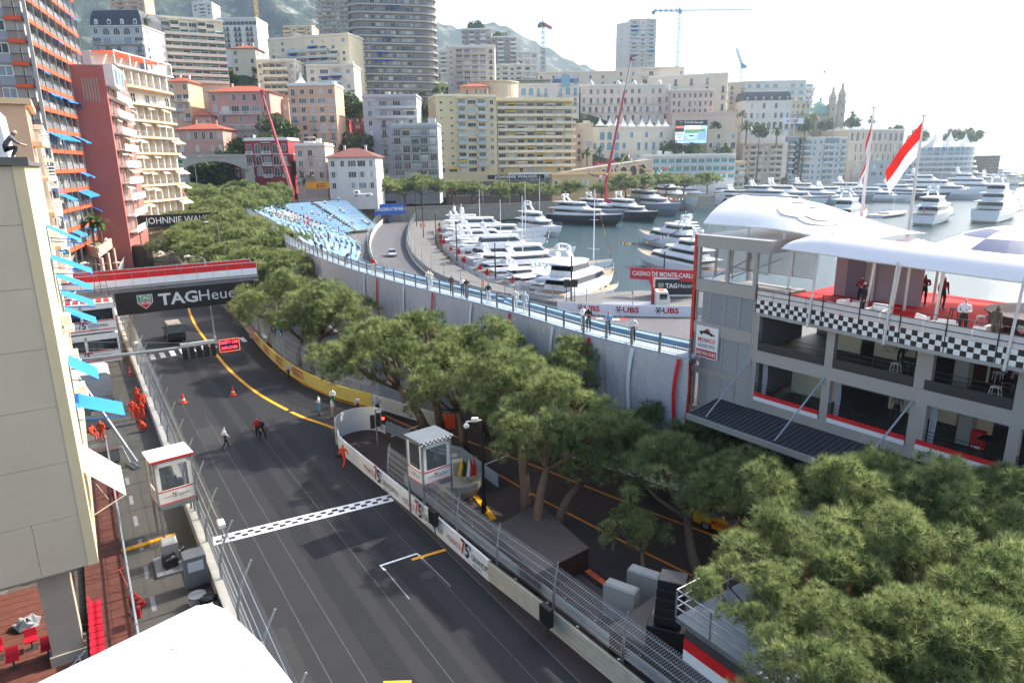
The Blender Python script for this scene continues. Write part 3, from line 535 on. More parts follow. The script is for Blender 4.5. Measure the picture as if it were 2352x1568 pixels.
tents([(1378, 289), (1400, 290), (1416, 290), (1432, 291), (1449, 291), (1474, 291), (1492, 292), (1512, 293), (1528, 293)], 320, ['white pointed tent on the convention hall roof, %s from the left' % q for q in ('first', 'second', 'third', 'fourth', 'fifth', 'sixth', 'seventh', 'eighth', 'last')], .95)
A = at(1550, 330, 312); Bq = at(1622, 330, 312); root = thing('giant_screen', 'giant video screen showing a car, on scaffolding below the hotels', 'screen', (A.x, A.y, A.z), frame_of(A, Bq)); sw = Bq.x - A.x; sh = at(1550, 277, 312).z - A.z
mb = MB(); mb.box(0, 0, 0, sw, .6, sh); [mb.tube((x, .8, -7), (x, .8, sh), .1, n=4) for x in np.linspace(.3, sw - .3, 5)]; [mb.tube((0, .9, z), (sw, .9, z), .07, n=4) for z in (-6, -4, -2)]; mb.ob('frame', DKGREY, root)
def patch(x0, z0, x1, z1, c, nm='picture_area', dy=.02, e=1.0): mb = MB(); mb.box(x0 * sw, -dy - .01, z0 * sh, x1 * sw, -dy, z1 * sh); return mb.ob(nm, mat('screen_' + c, c, .5, var=.12, scale=.8, emit=e * .55), root)
patch(.27, .01, 1, .77, '8fb6c9', 'picture'); patch(0, .01, .265, .5, 'b9d3e6', 'caption_panel'); patch(0, .5, .265, .78, '1d2733', 'caption_panel', .02, .4)
patch(0, .66, .265, .76, 'd4502c', 'caption_bar', .035); patch(.27, .12, .99, .35, '8a9cab', 'road_image', .03); patch(.3, .45, .95, .62, '5f8f63', 'trees_image', .03, .6); patch(.3, .6, .8, .77, 'e2e7e9', 'building_image', .03); patch(.4, .2, .62, .4, 'a9e0ee', 'car_image', .045); patch(.43, .29, .59, .36, '2c3b46', 'car_window_image', .055, .3); patch(.72, .15, .98, .5, '6d8fb5', 'boats_image', .04)
mb = MB(); mb.box(0, -.3, sh * .83, sw, .3, sh); mb.ob('header_board', mat('navy_board', '22283a', .6), root)
pf = lambda x, y: Vector((x, -.33, y)); letters('TAGHeuer', 1.75, PW, root, pf, .03, sw * .62, dx=sw * .57, dy=sh * .905); shape([(-.5, .5), (.5, .5), (.5, -.2), (0, -.6), (-.5, -.2)], mat('shield_grey', '9b6d72', .6), root, pf, 'shield', sw * .16, sh * .91, 1.3)
pf2 = lambda x, y: Vector((x, -.06, y))
for tx, zz in (('EN DIRECT', .71), ('PARADE', .4), ('DES', .26), ('PILOTES', .12)): letters(tx, 1.1, BLACK if zz < .6 else PW, root, pf2, .03, sw * (.23 if zz != .26 else .12), dx=sw * .13, dy=sh * zz)
bld('turquoise_glass_hotel', 'low hotel with turquoise glass bays and a rooftop terrace by the harbour', 1482, 1690, 358, 416, 300, ['wWwWWwWWwWWwW', 'VVVVVVVVVVVV', 'VVVVVVVVVVVV'], WSH, depth=20, glass=mat('turquoise_glass', '4f8f97', .1, var=0, rnd=.3, spec=.8), rail='glass', down=12, clut=6, trim=PW)
bld('plain_podium', 'blank pale podium block at the top of the harbour viaduct', 1446, 1486, 366, 410, 296, ['.w', '..'], WSH, depth=18, down=12, clut=2)
bld('terraced_flats', 'terraced flats with planted roofs between the turquoise hotel and beige block', 1672, 1712, 372, 432, 330, rr(4, 'BBB'), BEIG, depth=16, rail='glass', down=12, clut=1)
bld('beige_balcony_block', 'beige apartment block with rows of rounded balconies by the harbour', 1708, 1800, 330, 424, 376, rr(7, 'wBBwBB'), C('block_beige', 'c9bba8'), depth=26, left='...', rail='solid', slab=CREAM2, bd=1.4, down=12, clut=2)
bld('white_balcony_block', 'white apartment block with long bowed balconies and blue glass by the harbour', 1814, 1946, 318, 416, 398, rr(7, 'BwBBwwBBwB'), WSH, depth=24, left='.w.', rail='solid', slab=PW, glass=GLASSB, bd=1.8, down=12, clut=3)
bld('colonnade_building', 'sand coloured building with tall arched loggias and a colonnade', 1952, 2078, 298, 400, 412, ['..dddddddd', 'wddddddddd', '.dddddddddd', 'AAaAAAaAAA'], C('sand_grey', 'bdb09a'), Yr=430, depth=22, glass=DKGREY, bands=[3], trim=PW, down=12, clut=3)
bld('low_sea_front_house', 'low pale building behind the first flag', 1985, 2100, 372, 408, 392, ['wWwWwWw', 'wwwwwww'], GSH, depth=16, down=12, clut=2)
A = at(2180, 398, 420); root = thing('round_seaside_hotel', 'broad white rounded building with stacked balcony rings and roof tents', 'building', (A.x, A.y + 22, A.z)); root.scale = (TS,) * 3
mb = MB(); mb.lathe([(21, -14), (21, 15)], 40); mb.ob('wall', GSH, root)
for f in range(5): mb = MB(); rr_ = 24.5 - f * .9; mb.lathe([(20.9, 0), (rr_, 0), (rr_, 1.15), (rr_ - .2, 1.15), (rr_ - .2, .3), (20.9, .3)], 40); mb.ob('balcony', PW, root, (0, 0, f * 3.1))
for f in range(5):
 for i in range(17): a = R(190 + i * 10); put('window', win_mesh('w', 2.6, 2.3, FRAME, GLASSB), root, (21.02 * math.cos(a), 21.02 * math.sin(a), .35 + f * 3.1), a + pi / 2)
tents([(2145, 338), (2180, 336), (2215, 340)], 436, ['large white marquee peak at left on the round building', 'large white marquee peak in the middle on the round building', 'large white marquee peak at right on the round building'], 2.2)
bld('sea_front_block', 'small dark glazed block right of the round white building', 2268, 2298, 360, 402, 470, rr(3, 'WW'), BROWN, depth=16, glass=GLASSD, down=12, clut=0)
bld('yellow_apartment_building', 'large yellow and cream apartment building with balcony rows above the promenade', 1140, 1316, 228, 400, 262, ['w.wWw.wW'] + rr(9, 'BVBBVBVB'), YELL, Yr=268, depth=18, right='BB', rail='solid', slab=C('slab_cream', 'dcd2b6'), awn=.22, awnm=[AWY, AWC], bd=1.5, down=10, clut=7)
bld('yellow_apartment_wing', 'shaded left wing of the yellow apartments with blank flank and glazed bays', 1000, 1140, 220, 400, 254, ['wWwWw.'] + rr(9, 'ooBWBw'), C('yellow_pale', 'd2c198'), Yr=260, depth=18, left=['o.o'] * 10, rail='glass', slab=C('slab_cream', 'dcd2b6'), awn=.2, awnm=[AWY], bd=1.3, down=10, clut=7)
mb = MB()
bld('grey_apartment_building', 'tall grey white apartment house with iron balconies behind the front grey one', 832, 956, 222, 405, 240, ['wwww', 'wbwb', 'wbbb', 'wbwb', 'wbwb', 'wbbb', 'wBBB', 'wBBB'], C('grey_wall', 'adafb3'), depth=15, left='w.w', rail='solid', awn=.3, awnm=[AWC], bands=[2, 6], down=10, clut=6, slab=GSH)
bld('grey_front_house', 'grey house with dark iron balconies and green awnings, PITBULL board on one', 900, 1004, 288, 408, 224, ['WWWW', 'BBBBB', 'BBBBB', 'BBBBB', 'BBBBB', 'BBBBB'], C('grey_wall2', 'a5a9ac'), depth=14, left='w.w', awn=.3, awnm=[AWG, AWC], bd=1.2, down=10, clut=4, slab=GSH)
A = at(962, 343, 221.5); root = thing('balcony_board', 'small dark board reading PITBULL on the grey house balcony', 'board', A); mb = MB(); mb.box(0, -.1, 0, 3.4, 0, .8); mb.ob('panel', mat('board_green', '1d3b36', .6), root); letters('PITBULL', .62, PW, root, lambda x, y: Vector((x, -.13, y)), .01, 2.4, dx=1.9, dy=.4)
bld('white_house', 'white house with brown hipped roof and shuttered windows above the grandstand', 752, 862, 362, 440, 196, ['S.SWS', 'S.WSS', 'SSWWS'], C('house_white', 'cfcdc8'), depth=12, left='sSs', roof='hip', roofm=ROOFB, rh=3, awn=.0, awnm=[AWC], down=6, bands=[1, 2])
bld('slim_beige_house', 'slim beige house with arched top windows and small round balconies', 676, 745, 334, 440, 202, ['w.w', 'wbw', 'bws', 'wba'], ROSE, depth=11, left='ww', bow=1, brail='balus', bands=[1, 2, 3], trim=PW, down=6, clut=3)
bld('red_white_villa', 'deep red villa with white balustrade balconies beside the red mobile crane', 560, 660, 322, 408, 206, ['bABAb', 'bABAb', 'bABAa'], REDW, depth=12, bow=0, rail='balus', brail='balus', railm=PW, slab=PW, trim=PW, frame=PW, bands=[1, 2], left='a.a', down=6, clut=2)
bld('salmon_apartment_house', 'tall salmon pink apartment house with white stone trim and roof tent', 660, 768, 196, 345, 232, ['wdwdw', 'bdbwb', 'bwbAb', 'bwbAb', 'wwwww', 'wWwWw', 'dwwww'], SALM, depth=13, left='w.w', bands=[2, 4, 5], trim=PW, slab=PW, down=20, clut=3)
tents([(692, 192)], 236, 'white pointed tent on the salmon apartment house roof', .9)
bld('pink_villa', 'large pink Italianate villa with red tiled roof and stone ground floor', 478, 618, 212, 312, 240, ['A.AAAA', 'Aa.aaaa', 'aBBBBa', 'a.aaaa'], PINK, depth=16, left='a.a', roof='hip', rh=3, frame=PW, slab=PW, rail='balus', railm=PW, bands=[1, 2], down=4)
bld('villa_base', 'rough stone arcade base under the large pink villa', 488, 620, 300, 345, 237, ['A.A.AAAA'], STON, depth=6, glass=DKGREY, down=12, clut=0)
bld('pink_lodge', 'smaller pink villa with arched windows and tiled roof above the road bridge', 404, 510, 298, 356, 214, ['s.s.ss', '.aaaaa'], PINK, depth=12, left='a.a', roof='hip', rh=2.4, frame=PW, bands=[1], down=6)
bld('pink_annex', 'low pink annex joined left of the large villa', 448, 482, 266, 300, 236, ['www'], PINK, depth=10, roof='hip', rh=1.6, down=16)
bld('peach_house', 'peach coloured house with balconies between the curved cream flats and the villas', 384, 430, 188, 278, 238, ['wwB', 'BBw', 'wBB', 'w.w'], PEACH, depth=12, roof='hip', rh=2, rail='balus', railm=PW, slab=PW, down=16)
bld('red_house', 'red house on the hill between the salmon and grey apartments', 800, 838, 248, 300, 268, ['wSw', 'wsw', '.ww'], REDW, depth=12, left='sw', trim=PW, down=16, clut=2, bands=[1])
bld('red_house_wing', 'low red wing with stair wall left of the red house', 768, 802, 280, 306, 262, ['.s.'], REDW, depth=9, down=16, clut=0)
bld('pink_terrace_house', 'pale pink house seen between the villa and the salmon apartments', 612, 662, 232, 300, 252, rr(3, 'wsw'), ROSE, depth=11, down=20, clut=2, bands=[1, 2])
for nm, lab, a in (('hill_apartment_block', 'pale block high on the slope between the cream apartments and white hotel', (520, 560, 70, 120, 345, rr(5, 'wBBw'), CREAM2)), ('hill_apartment_block', 'beige block on the slope left of the tall twin tower', (650, 716, 62, 100, 380, rr(4, 'BwBw'), BEIG)), ('hill_house', 'small white hillside house above the long cream apartments', (440, 486, 8, 36, 470, rr(3, 'wBw'), PW)), ('hill_house', 'pinkish hillside villas at the top above the mansard building', (250, 330, -6, 26, 480, rr(3, 'wBwBw'), SALM)), ('hill_apartment_block', 'grey white block behind the arched balcony building', (1010, 1056, 118, 170, 372, rr(5, 'BBw'), WSH)), ('hill_apartment_block', 'pale block between the stepped towers and the domed palace', (1136, 1200, 150, 200, 380, rr(4, 'wBwB'), CREAM2)), ('hill_house', 'low pale houses at the foot of the mountain right of the cream block', (600, 650, 96, 130, 350, rr(3, 'wwB'), CREAM))): bld(nm, lab, *a, depth=14, rail='solid', down=50, clut=3)
at = at0
# buildings along the left of the straight
NB = mat('near_beige', 'b8ad96', .88, var=.07, scale=.5, bump=.1, bscale=14); NBS = C('near_sunlit_cream', 'c9b994', .08)  # cream is the beige with the street side's sunlight mixed into its colour
root = thing('beige_panel_building', 'plain beige panelled building end wall filling the left edge', 'building', st(4.8, -4.8), S_RZ)
mb = MB(); mb.box(-16, .12, 4.6, -.35, 21, 20.1); mb.ob('wall', mat('joint_grey', '9a9282', .9, var=.05), root)  # plain grey backing that shows in the panel joints
rows_ = [(4.6, 6.85), (6.85, 9.1), (9.1, 11.35), (11.35, 13.6), (13.6, 15.85), (15.85, 18.1), (18.1, 20.1)]
for k, (z0, z1) in enumerate(rows_):
 off = [-1.9, -4.1, -2.6, -3.6, -5, -2.2, -4.4][k]; xs_ = [-.2] + [off - 3.6 * i for i in range(5)]
 for a, b in zip(xs_, xs_[1:]): mb = MB(); mb.box(b + .007, 0, z0 + .007, a - .007, .13, z1 - .007); mb.ob('wall_panel', NB, root)
mb = MB(); mb.box(-.35, -.02, 4.6, 0, 21, 20.12); mb.ob('street_face', NBS, root)
mb = MB(); mb.box(-16, -.15, 20.12, .15, 1, 20.4); mb.box(-16, 1, 20.12, .15, 21, 20.3); mb.ob('coping', mat('dark_coping', '5b5a56', .8, var=.2), root)
mb = MB(); mb.box(-2.2, .9, 0, -1.1, 1.9, 4.6); mb.box(-2.3, .8, 0, -1, 2, .5); mb.ob('pillar', C('concrete', '9b9384', .25), root)
mb = MB(); mb.box(-16, .6, 4.2, -1, 20, 4.6); mb.ob('soffit', C('concrete', '9b9384', .25), root)
for s_, z_, d_ in ((6.2, 9.4, 1.9), (13, 14.5, 1.5), (15.5, 13.2, 1.5), (17.5, 11.8, 1.5), (9, 15.9, 1.6), (11.5, 17.2, 1.4), (6.8, 11.2, 1.1)):
 mb = MB(); mb.add([(0, 0, 0), (0, 2.3, 0), (d_, 2.3, -.85), (d_, 0, -.85), (d_, 0, -1.1), (d_, 2.3, -1.1)], [(0, 3, 2, 1), (3, 4, 5, 2)]); mb.tube((0, .1, -.7), (d_, .1, -.9), .03, n=4); mb.tube((0, 2.2, -.7), (d_, 2.2, -.9), .03, n=4)
 mb.ob('blue_awning', mat('bright_blue_awning', '2d8ddb', .8, var=.05, trans=.3), root, (.02, s_, z_))
mb = MB(); mb.add([(0, 0, 0), (0, 3.4, 0), (1.3, 3.4, -1.4), (1.3, 0, -1.4)], [(0, 3, 2, 1)]); mb.path([(1.3, 0, -1.4), (1.3, 3.4, -1.4)], .04); mb.tube((0, 0, -2), (1.3, 0, -1.4), .03); mb.ob('cream_awning', AWC, root, (.02, 1.2, 8.1))
for s_, z_ in ((8, 12.5), (11, 10.0), (14, 7.4), (17, 16)): mb = MB(); mb.box(0, 0, 0, .45, 1.2, .2); mb.box(.05, .1, .2, .38, 1.1, .8); mb.ob('air_unit', PW, root, (.02, s_, z_))
p = st(8.5, -6.55, 20.3); root = thing('roof_tent', 'white fabric tent on the beige building roof behind the photographer', 'tent', p, S_RZ)
mb = MB(); mb.loft([[(-7, 0, 0), (1.2, 0, 0), (1.2, 5, 0), (-7, 5, 0)], [(-7, 0, 2.1), (1.1, 0, 1.9), (1.1, 5, 1.9), (-7, 5, 2.1)], [(-6, 1, 3), (-.4, 1, 2.6), (-.4, 4, 2.6), (-6, 4, 3)]]); mb.ob('canopy', mat('white_sheet', 'e3e4e6', .7, var=.08, bump=.5, bscale=3, trans=.2), root)
mb = MB(); mb.tube((-8, -1.6, 1.0), (-1.0, -1.6, 1.0), .05); mb.tube((-1.1, -1.6, 0), (-1.1, -1.6, 1.0), .05); mb.tube((-5, -1.6, 0), (-5, -1.6, 1.0), .05); rl = thing('roof_railing', 'pale pipe railing along the beige building roof edge', 'railing', st(6.9, -5.2, 20.35), S_RZ); mb.ob('rail', NBS, rl)
def grazing(name, label, s0, s1, t, z1, wall, slab, floors, seed, awnm, curved):
 root = thing(name, label, 'building', st(s0, t), S_RZ); rng = random.Random(seed); L = s1 - s0
 mb = MB(); mb.box(-9, 0, 0, 0, L, z1); mb.ob('wall', wall, root); mb = MB(); mb.box(-9.3, -.3, z1, .5, L + .3, z1 + .5); mb.ob('cornice', slab, root)
 fh = (z1 - 3.5) / floors
 for f in range(floors):
  z = 3.5 + f * fh
  for k in range(int(L / 4.6)):
   y = .8 + k * 4.6; put('window', win_mesh('w' if rng.random() < .7 else 's', 1.5, fh * .68, FRAME, GLASS), root, (.004, y + 1, z + .2), pi / 2)
   if (k + f) % 2 == 0 or curved:
    mb = MB(); n = 6; d = 1.25 if curved else .85
    P = [(d * (.6 + .4 * math.sin(pi * i / n)) if curved else d, y + 3.9 * i / n) for i in range(n + 1)]; out = [(0.003, y)] + P + [(0.003, y + 3.9)]
    mb.prism(out, z - .35, z, 0)
    if curved:
     for zz in (.35, .65, .95): mb.path([(q[0], q[1], z + zz) for q in out], .035, 4, 1)
     mb.path([(q[0], q[1], z + .1) for q in out], .04, 4, 1)
    else: [mb.obox((a[0], a[1], z), (b[0] - a[0], b[1] - a[1], 0), (-.06, 0, 0), (0, 0, .9), 0) for a, b in zip(out, out[1:]) if abs(b[1] - a[1]) > .01]
    mb.ob('balcony', [slab, PW], root)
   if rng.random() < .42: put('awning', awn_mesh(2.4, rng.uniform(.9, 1.5), rng.choice(awnm)), root, (.05, y + .4, z + fh - .2), pi / 2)
 return root
SKYB = mat('sky_blue_awning', '2d8ddb', .8, var=.05, trans=.3)
grazing('peach_flats', 'peach flats with rounded balconies squeezed behind the beige end wall', 51.5, 65, -5.6, 25.5, PEACH, C('peach_light', 'e3c39c'), 7, 4, [SKYB, AWC], True)
grazing('cream_flats', 'cream white flats with stuccoed balconies just beyond the peach ones', 65.5, 84, -5.2, 24, CREAM2, PW, 7, 9, [AWD, SKYB], False)
# orange banded tower
def orange_tower():
 P0, P1 = Vector((-68.6, 106, 0)), Vector((-80.2, 138, 0)); root = thing('orange_banded_tower', 'tall apartment tower with orange floor bands and blue awnings', 'tower', P0, frame_of(P0, P1)); L = (P1 - P0).length; rng = random.Random(21)
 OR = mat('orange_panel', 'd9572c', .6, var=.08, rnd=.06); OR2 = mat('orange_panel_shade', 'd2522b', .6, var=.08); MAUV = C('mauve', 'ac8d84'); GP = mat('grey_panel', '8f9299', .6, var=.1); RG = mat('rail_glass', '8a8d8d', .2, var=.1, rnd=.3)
 z0, fh, n = 7.2, 3.02, 15; nb = 8; bw = L / nb
 mb = MB(); mb.box(0, 1.5, 0, L, 20, z0 + n * fh); mb.ob('wall', C('tower_inner', 'a0968b'), root)
 pan = MB(); pan.box(.06, -.06, 0, bw - .06, .06, .62); pan = pan.mesh('orange_band', OR)
 gl = MB(); gl.box(.1, 0, .66, bw * .62, .04, 1.5); gl.box(bw * .66, 0, .66, bw - .1, .04, 1.35); gl.box(.06, -.03, 1.5, bw - .06, .05, 1.56, 1); gl.tube((bw * .64, 0, .62), (bw * .64, 0, 3.0), .025, n=4, m=1); gl = gl.mesh('balustrade', [RG, STEEL])
 fl = MB(); fl.box(0, .06, .3, bw, 1.5, .6); fl = fl.mesh('floor_slab', C('tower_inner', 'a0968b'))
 for f in range(n):
  z = z0 + f * fh; run = rng.random()
  for b in range(nb):
   x = b * bw; put('orange_band', pan, root, (x, 0, z)); put('balustrade', gl, root, (x, 0, z)); put('floor_slab', fl, root, (x, 0, z))
   put('window', win_mesh('w' if rng.random() < .75 else 's', bw * .66, 2.1, FRAME, GLASS), root, (x + bw * .17, 1.495, z + .62))
   pr = .75 if f in (2, 5, 7) else (.25 if f < 10 else .15)
   if rng.random() < pr: put('awning', awn_mesh(bw * .46, 1.7 if f in (2, 5) else rng.uniform(.5, 1.6), SKYB), root, (x + .06, -.04, z + 3.0)); put('awning', awn_mesh(bw * .46, 1.7 if f in (2, 5) else rng.uniform(.5, 1.6), SKYB), root, (x + bw * .5, -.04, z + 3.0))
 for b in range(nb + 1): mb = MB(); mb.box(b * bw - .07, -.16, 0, b * bw + .07, .1, z0 + n * fh); mb.ob('mullion', STEEL, root)
 mb = MB(); mb.box(-.45, -.3, 0, -.07, .15, z0 + n * fh); mb.ob('corner_post', mat('pale_post', 'a7a49c', .5, .3), root)
 e = put('end_face', None, root, (0, 0, 0), -pi / 2)
 er = lambda x, y: (y, -x)
 for f in range(n):
  z = z0 + f * fh
  for (a, b, kind) in ((.5, 2.6, 'balc'), (2.6, 4.6, 'grey'), (8.6, 14.5, 'wide')):
   if kind == 'grey':
    q = MB(); q.box(-.12, a, z + .3, 0, b, z + 1.55); q.ob('grey_panel', GP, root); put('window', win_mesh('w', (b - a) * .8, 1.25, FRAME, GLASS), root, (-.02, b - .2, z + 1.65), -pi / 2)
   else:
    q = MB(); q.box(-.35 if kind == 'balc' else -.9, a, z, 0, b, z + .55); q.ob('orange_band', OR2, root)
    q = MB(); yy = -.33 if kind == 'balc' else -.88; [q.tube((yy, a + .05 + i * .22, z + .55), (yy, a + .05 + i * .22, z + 1.5), .02, n=4) for i in range(int((b - a) / .22))]; q.box(yy - .03, a, z + 1.5, yy + .03, b, z + 1.62); q.ob('railing', DKGREY, root)
    put('window', win_mesh('w', (b - a) * .45, 2.0, FRAME, GLASS), root, (.3, b - .3, z + .55), -pi / 2)
    if kind == 'wide': put('window', win_mesh('s', 2.0, 2.1, FRAME, GLASS), root, (.3, a + 2.3, z + .55), -pi / 2)
 mb = MB(); mb.box(.31, .5, 0, 1.4, 20, z0 + n * fh); mb.ob('end_wall', C('tower_pale', 'b7b0a8'), root)
 mb = MB(); mb.box(-.2, 4.6, 0, .3, 8.4, z0 + n * fh); mb.ob('mauve_pilaster', MAUV, root)
 mb = MB(); mb.tube((-.9, 8.5, 0), (-.9, 8.5, z0 + n * fh), .22, n=8); mb.ob('white_post', PW, root)
 bpy.data.objects.remove(e)
orange_tower()
# red-brown slab with white balconies
P0, P1 = Vector((-71.5, 129, 0)), Vector((-79.8, 152, 0)); root = thing('red_brown_building', 'red brown building with blank flank and stacked white balconies', 'building', P0, frame_of(P0, P1)); L = (P1 - P0).length
RB = C('red_brown', 'a3625a', .1); rng = random.Random(5); zt = 37.5
mb = MB(); mb.box(0, 0, 0, L, 12, zt); mb.ob('wall', RB, root)
for f in range(9):
 z = 8.2 + f * 3.0
 for k in range(3):
  x = 1.2 + k * 5.6; mb = MB(); mb.box(x, -1.4, z - .2, x + 5.4, -.003, z); [mb.box(x + .06 + i * .3, -1.42, z, x + .24 + i * .3, -1.36, z + 1.02) for i in range(18)]; mb.box(x, -1.45, z + .95, x + 5.4, -1.34, z + 1.05); mb.ob('balcony', PW, root)
  put('window', win_mesh('w', 2.2, 2.2, FRAME, GLASS), root, (x + 1.4, -.004, z + .05))
  if rng.random() < .6: put('awning', awn_mesh(5.2, rng.uniform(.8, 1.8), AWC), root, (x + .1, -.05, z + 2.7))
mb = MB(); mb.box(0, -1.5, zt - 3.4, 10, -.01, zt + .2); mb.ob('penthouse_frame', PW, root)
for k in range(3): put('window', win_mesh('w', 2.6, 2.6, PW, GLASSB), root, (.4 + k * 3.2, -1.515, zt - 3))
for k in range(6): mb = MB(); mb.box(-.06, 1.2 + k * .45, zt - 6, .01, 1.42 + k * .45, zt - 2.2); mb.ob('vent_slot', C('concrete', '9b9384'), root)
# curved cream flats
A = at(288, 300, 150); Bq = at(412, 300, 172); root = thing('curved_cream_flats', 'cream apartment block with long curved balconies and cream awnings', 'building', (A.x, A.y, 0), frame_of(A, Bq)); wd_ = math.hypot(Bq.x - A.x, Bq.y - A.y); rng = random.Random(8)
CF = C('flats_cream', 'd8d0bc'); n = 10; zt = at(288, 150, 150).z
mb = MB(); mb.box(0, 1.4, 0, wd_, 16, zt); mb.ob('wall', CF, root); fh = (zt - 6) / n
PB = C('peach_band', 'd9b593')
for f in range(n):
 z = 6 + f * fh; mb = MB(); N = 10; P = [(wd_ * i / N, -.25 - .75 * math.sin(pi * min(1, i / N * 1.02)) + (0 if i < N else .5)) for i in range(N + 1)]; out = [(0, 1.39)] + P + [(wd_ + .6, .6), (wd_ + .6, 1.39)]
 mb.prism(out, z - .42, z, 0); mb.path([(q[0], q[1] + .05, z + 1.0) for q in out], .035, 4, 1); mb.path([(q[0], q[1] + .05, z + .12) for q in out], .025, 4, 1)
 for a, b in zip(out, out[1:]):
  for i in range(7): q = (a[0] + (b[0] - a[0]) * i / 7, a[1] + (b[1] - a[1]) * i / 7 + .05); mb.tube((q[0], q[1], z), (q[0], q[1], z + 1), .014, n=3, m=1)
 mb.ob('balcony', [PB, STEEL], root)
 for k in range(8):
  x = wd_ * (k + .1) / 8; put('window', win_mesh('w' if rng.random() < .8 else 's', wd_ / 8 * .6, 2.1, FRAME, GLASS), root, (x + .2, 1.39, z + .05))
  if f != 8: mb = MB(); mb.box(x - .15, .3, z, x + .05, 1.39, z + fh - .42); mb.ob('pier', PW, root)
  if rng.random() < (.5 if f not in (8, 9) else 0): put('awning', awn_mesh(wd_ / 8 * .85, rng.uniform(.9, 1.5), AWC), root, (x + .05, .1, z + fh - .45))
mb = MB(); mb.box(0, -.3, zt, wd_, 15, zt + .3); [mb.box(wd_ * k / 4 - .1, 0, zt + .3, wd_ * k / 4 + .1, .2, zt + 2.8) for k in range(5)]; mb.box(0, 0, zt + 2.8, wd_, .2, zt + 3); mb.box(0, 5, zt + .3, wd_ * .8, 14, zt + 3); mb.ob('roof_pergola', PW, root)
mb = MB(); [mb.add([(wd_ * k / 4 + .15, .2, zt + 2.9), (wd_ * (k + 1) / 4 - .15, .2, zt + 2.9), (wd_ * (k + 1) / 4 - .15, 5, zt + 2.95), (wd_ * k / 4 + .15, 5, zt + 2.95)], [(0, 1, 2, 3)]) for k in range(4)]; mb.ob('orange_sunshade', mat('coral_fabric', 'd9694a', .8, var=.05, trans=.3), root)
# terrace podium with garden
Pp = [gp(150, 552, 7), gp(224, 575, 7), gp(262, 548, 7), gp(300, 523, 7), gp(328, 512, 7)]; PK = C('podium_pink', 'b9998a')
root = thing('terrace_podium', 'pinkish terrace podium with roof garden over an open arcade', 'building', (0, 0, 0))
top = [(p.x, p.y) for p in Pp] + [(-104, 172), (-100, 130)]
mb = MB(); mb.prism(top, 5.7, 6.6); mb.ob('deck', PK, root)
for a, b in zip(Pp, Pp[1:]): d = (b - a); u = d.normalized(); nn = Vector((-u.y, u.x, 0)) * .25; mb = MB(); mb.obox((a.x, a.y, 6.6), (d.x, d.y, 0), nn, (0, 0, .8)); mb.ob('parapet', PK, root)
mb = MB(); c0 = Vector((sum(q[0] for q in top) / 7, sum(q[1] for q in top) / 7)); mb.prism([(c0.x + (q[0] - c0.x) * .9, c0.y + (q[1] - c0.y) * .9) for q in top], 6.6, 6.75); mb.ob('lawn', mat('terrace_lawn', '6f7d4a', .9, var=.3, scale=.6), root)
for k in range(12):
 f = k / 11 * 3.999; i = int(f); q = Pp[1 + min(i, 2)].lerp(Pp[2 + min(i, 2)], f - i if i < 3 else 1); mb = MB(); mb.box(q.x - .25, q.y + .3, 0, q.x + .25, q.y + .8, 5.7); mb.ob('column', PK, root)
mb = MB(); mb.box(Pp[0].x, Pp[0].y + 4, 0, Pp[1].x - 2, Pp[1].y + 18, 5.6); mb.ob('shop_front', mat('dark_shop', '3a322e', .5, var=.2), root)
A = at(314, 524, 140); Bq = A + Vector((TD.x, TD.y, 0)) * 17; root = thing('johnnie_banner_gantry', 'black overhead banner reading JOHNNIE WALKER above the far street', 'banner', (A.x, A.y, 0), S_RZ)
zb = A.z; zt_ = at(314, 496, 140).z; mb = MB(); mb.box(0, 0, zb, 17, .3, zt_); mb.ob('board', BLACK, root); mb = MB(); mb.box(.2, .05, 0, .5, .35, zb); mb.box(16.4, .05, 0, 16.7, .35, zb); mb.ob('post', GREY, root)
letters('JOHNNIE WALKER', 1.9, WHITE, root, lambda x, y: Vector((x, -.02, y)), .0, 13.8, dx=8.6, dy=(zb + zt_) / 2)
A = at(407, 396, 200); root = thing('green_banner', 'dark green hanging banner beside the curved cream flats', 'banner', A); mb = MB(); mb.box(-.2, 0, -.2, 1.9, .15, 3.4); mb.ob('cloth', mat('green_cloth', '0d6b4c', .7), root); letters('ROLEX', .7, mat('gold_letters', 'c9a64a', .5), root, lambda x, y: Vector((x, -.02, y)), .01, 1.5, dx=.85, dy=.5)
A = at(404, 362, 232); Bq = at(566, 362, 240); root = thing('road_bridge', 'grey concrete road bridge with shallow arch above the pine tops', 'bridge', (A.x, A.y, 0), frame_of(A, Bq)); L = (Bq - A).length; CO = C('bridge_concrete', 'a09c94', .12)
mb = MB(); z = A.z; N = 12; mb.vprism([(0, z)] + [(0, z - 4.5)] + [(L * i / N, z - 1.2 - 3.4 * abs(2 * i / N - 1) ** 2) for i in range(1, N)] + [(L, z - 4.5), (L, z)], 0, 8); mb.ob('deck', CO, root)
mb = MB(); mb.box(0, -.15, z, L, .1, z + .9); mb.ob('parapet', CO, root); mb = MB(); mb.box(-2, 1, 0, 3, 7, z - 3); mb.ob('abutment', CO, root); mb = MB(); mb.box(L - 1, 1, 0, L + 2, 7, z - 3); mb.ob('abutment', CO, root)
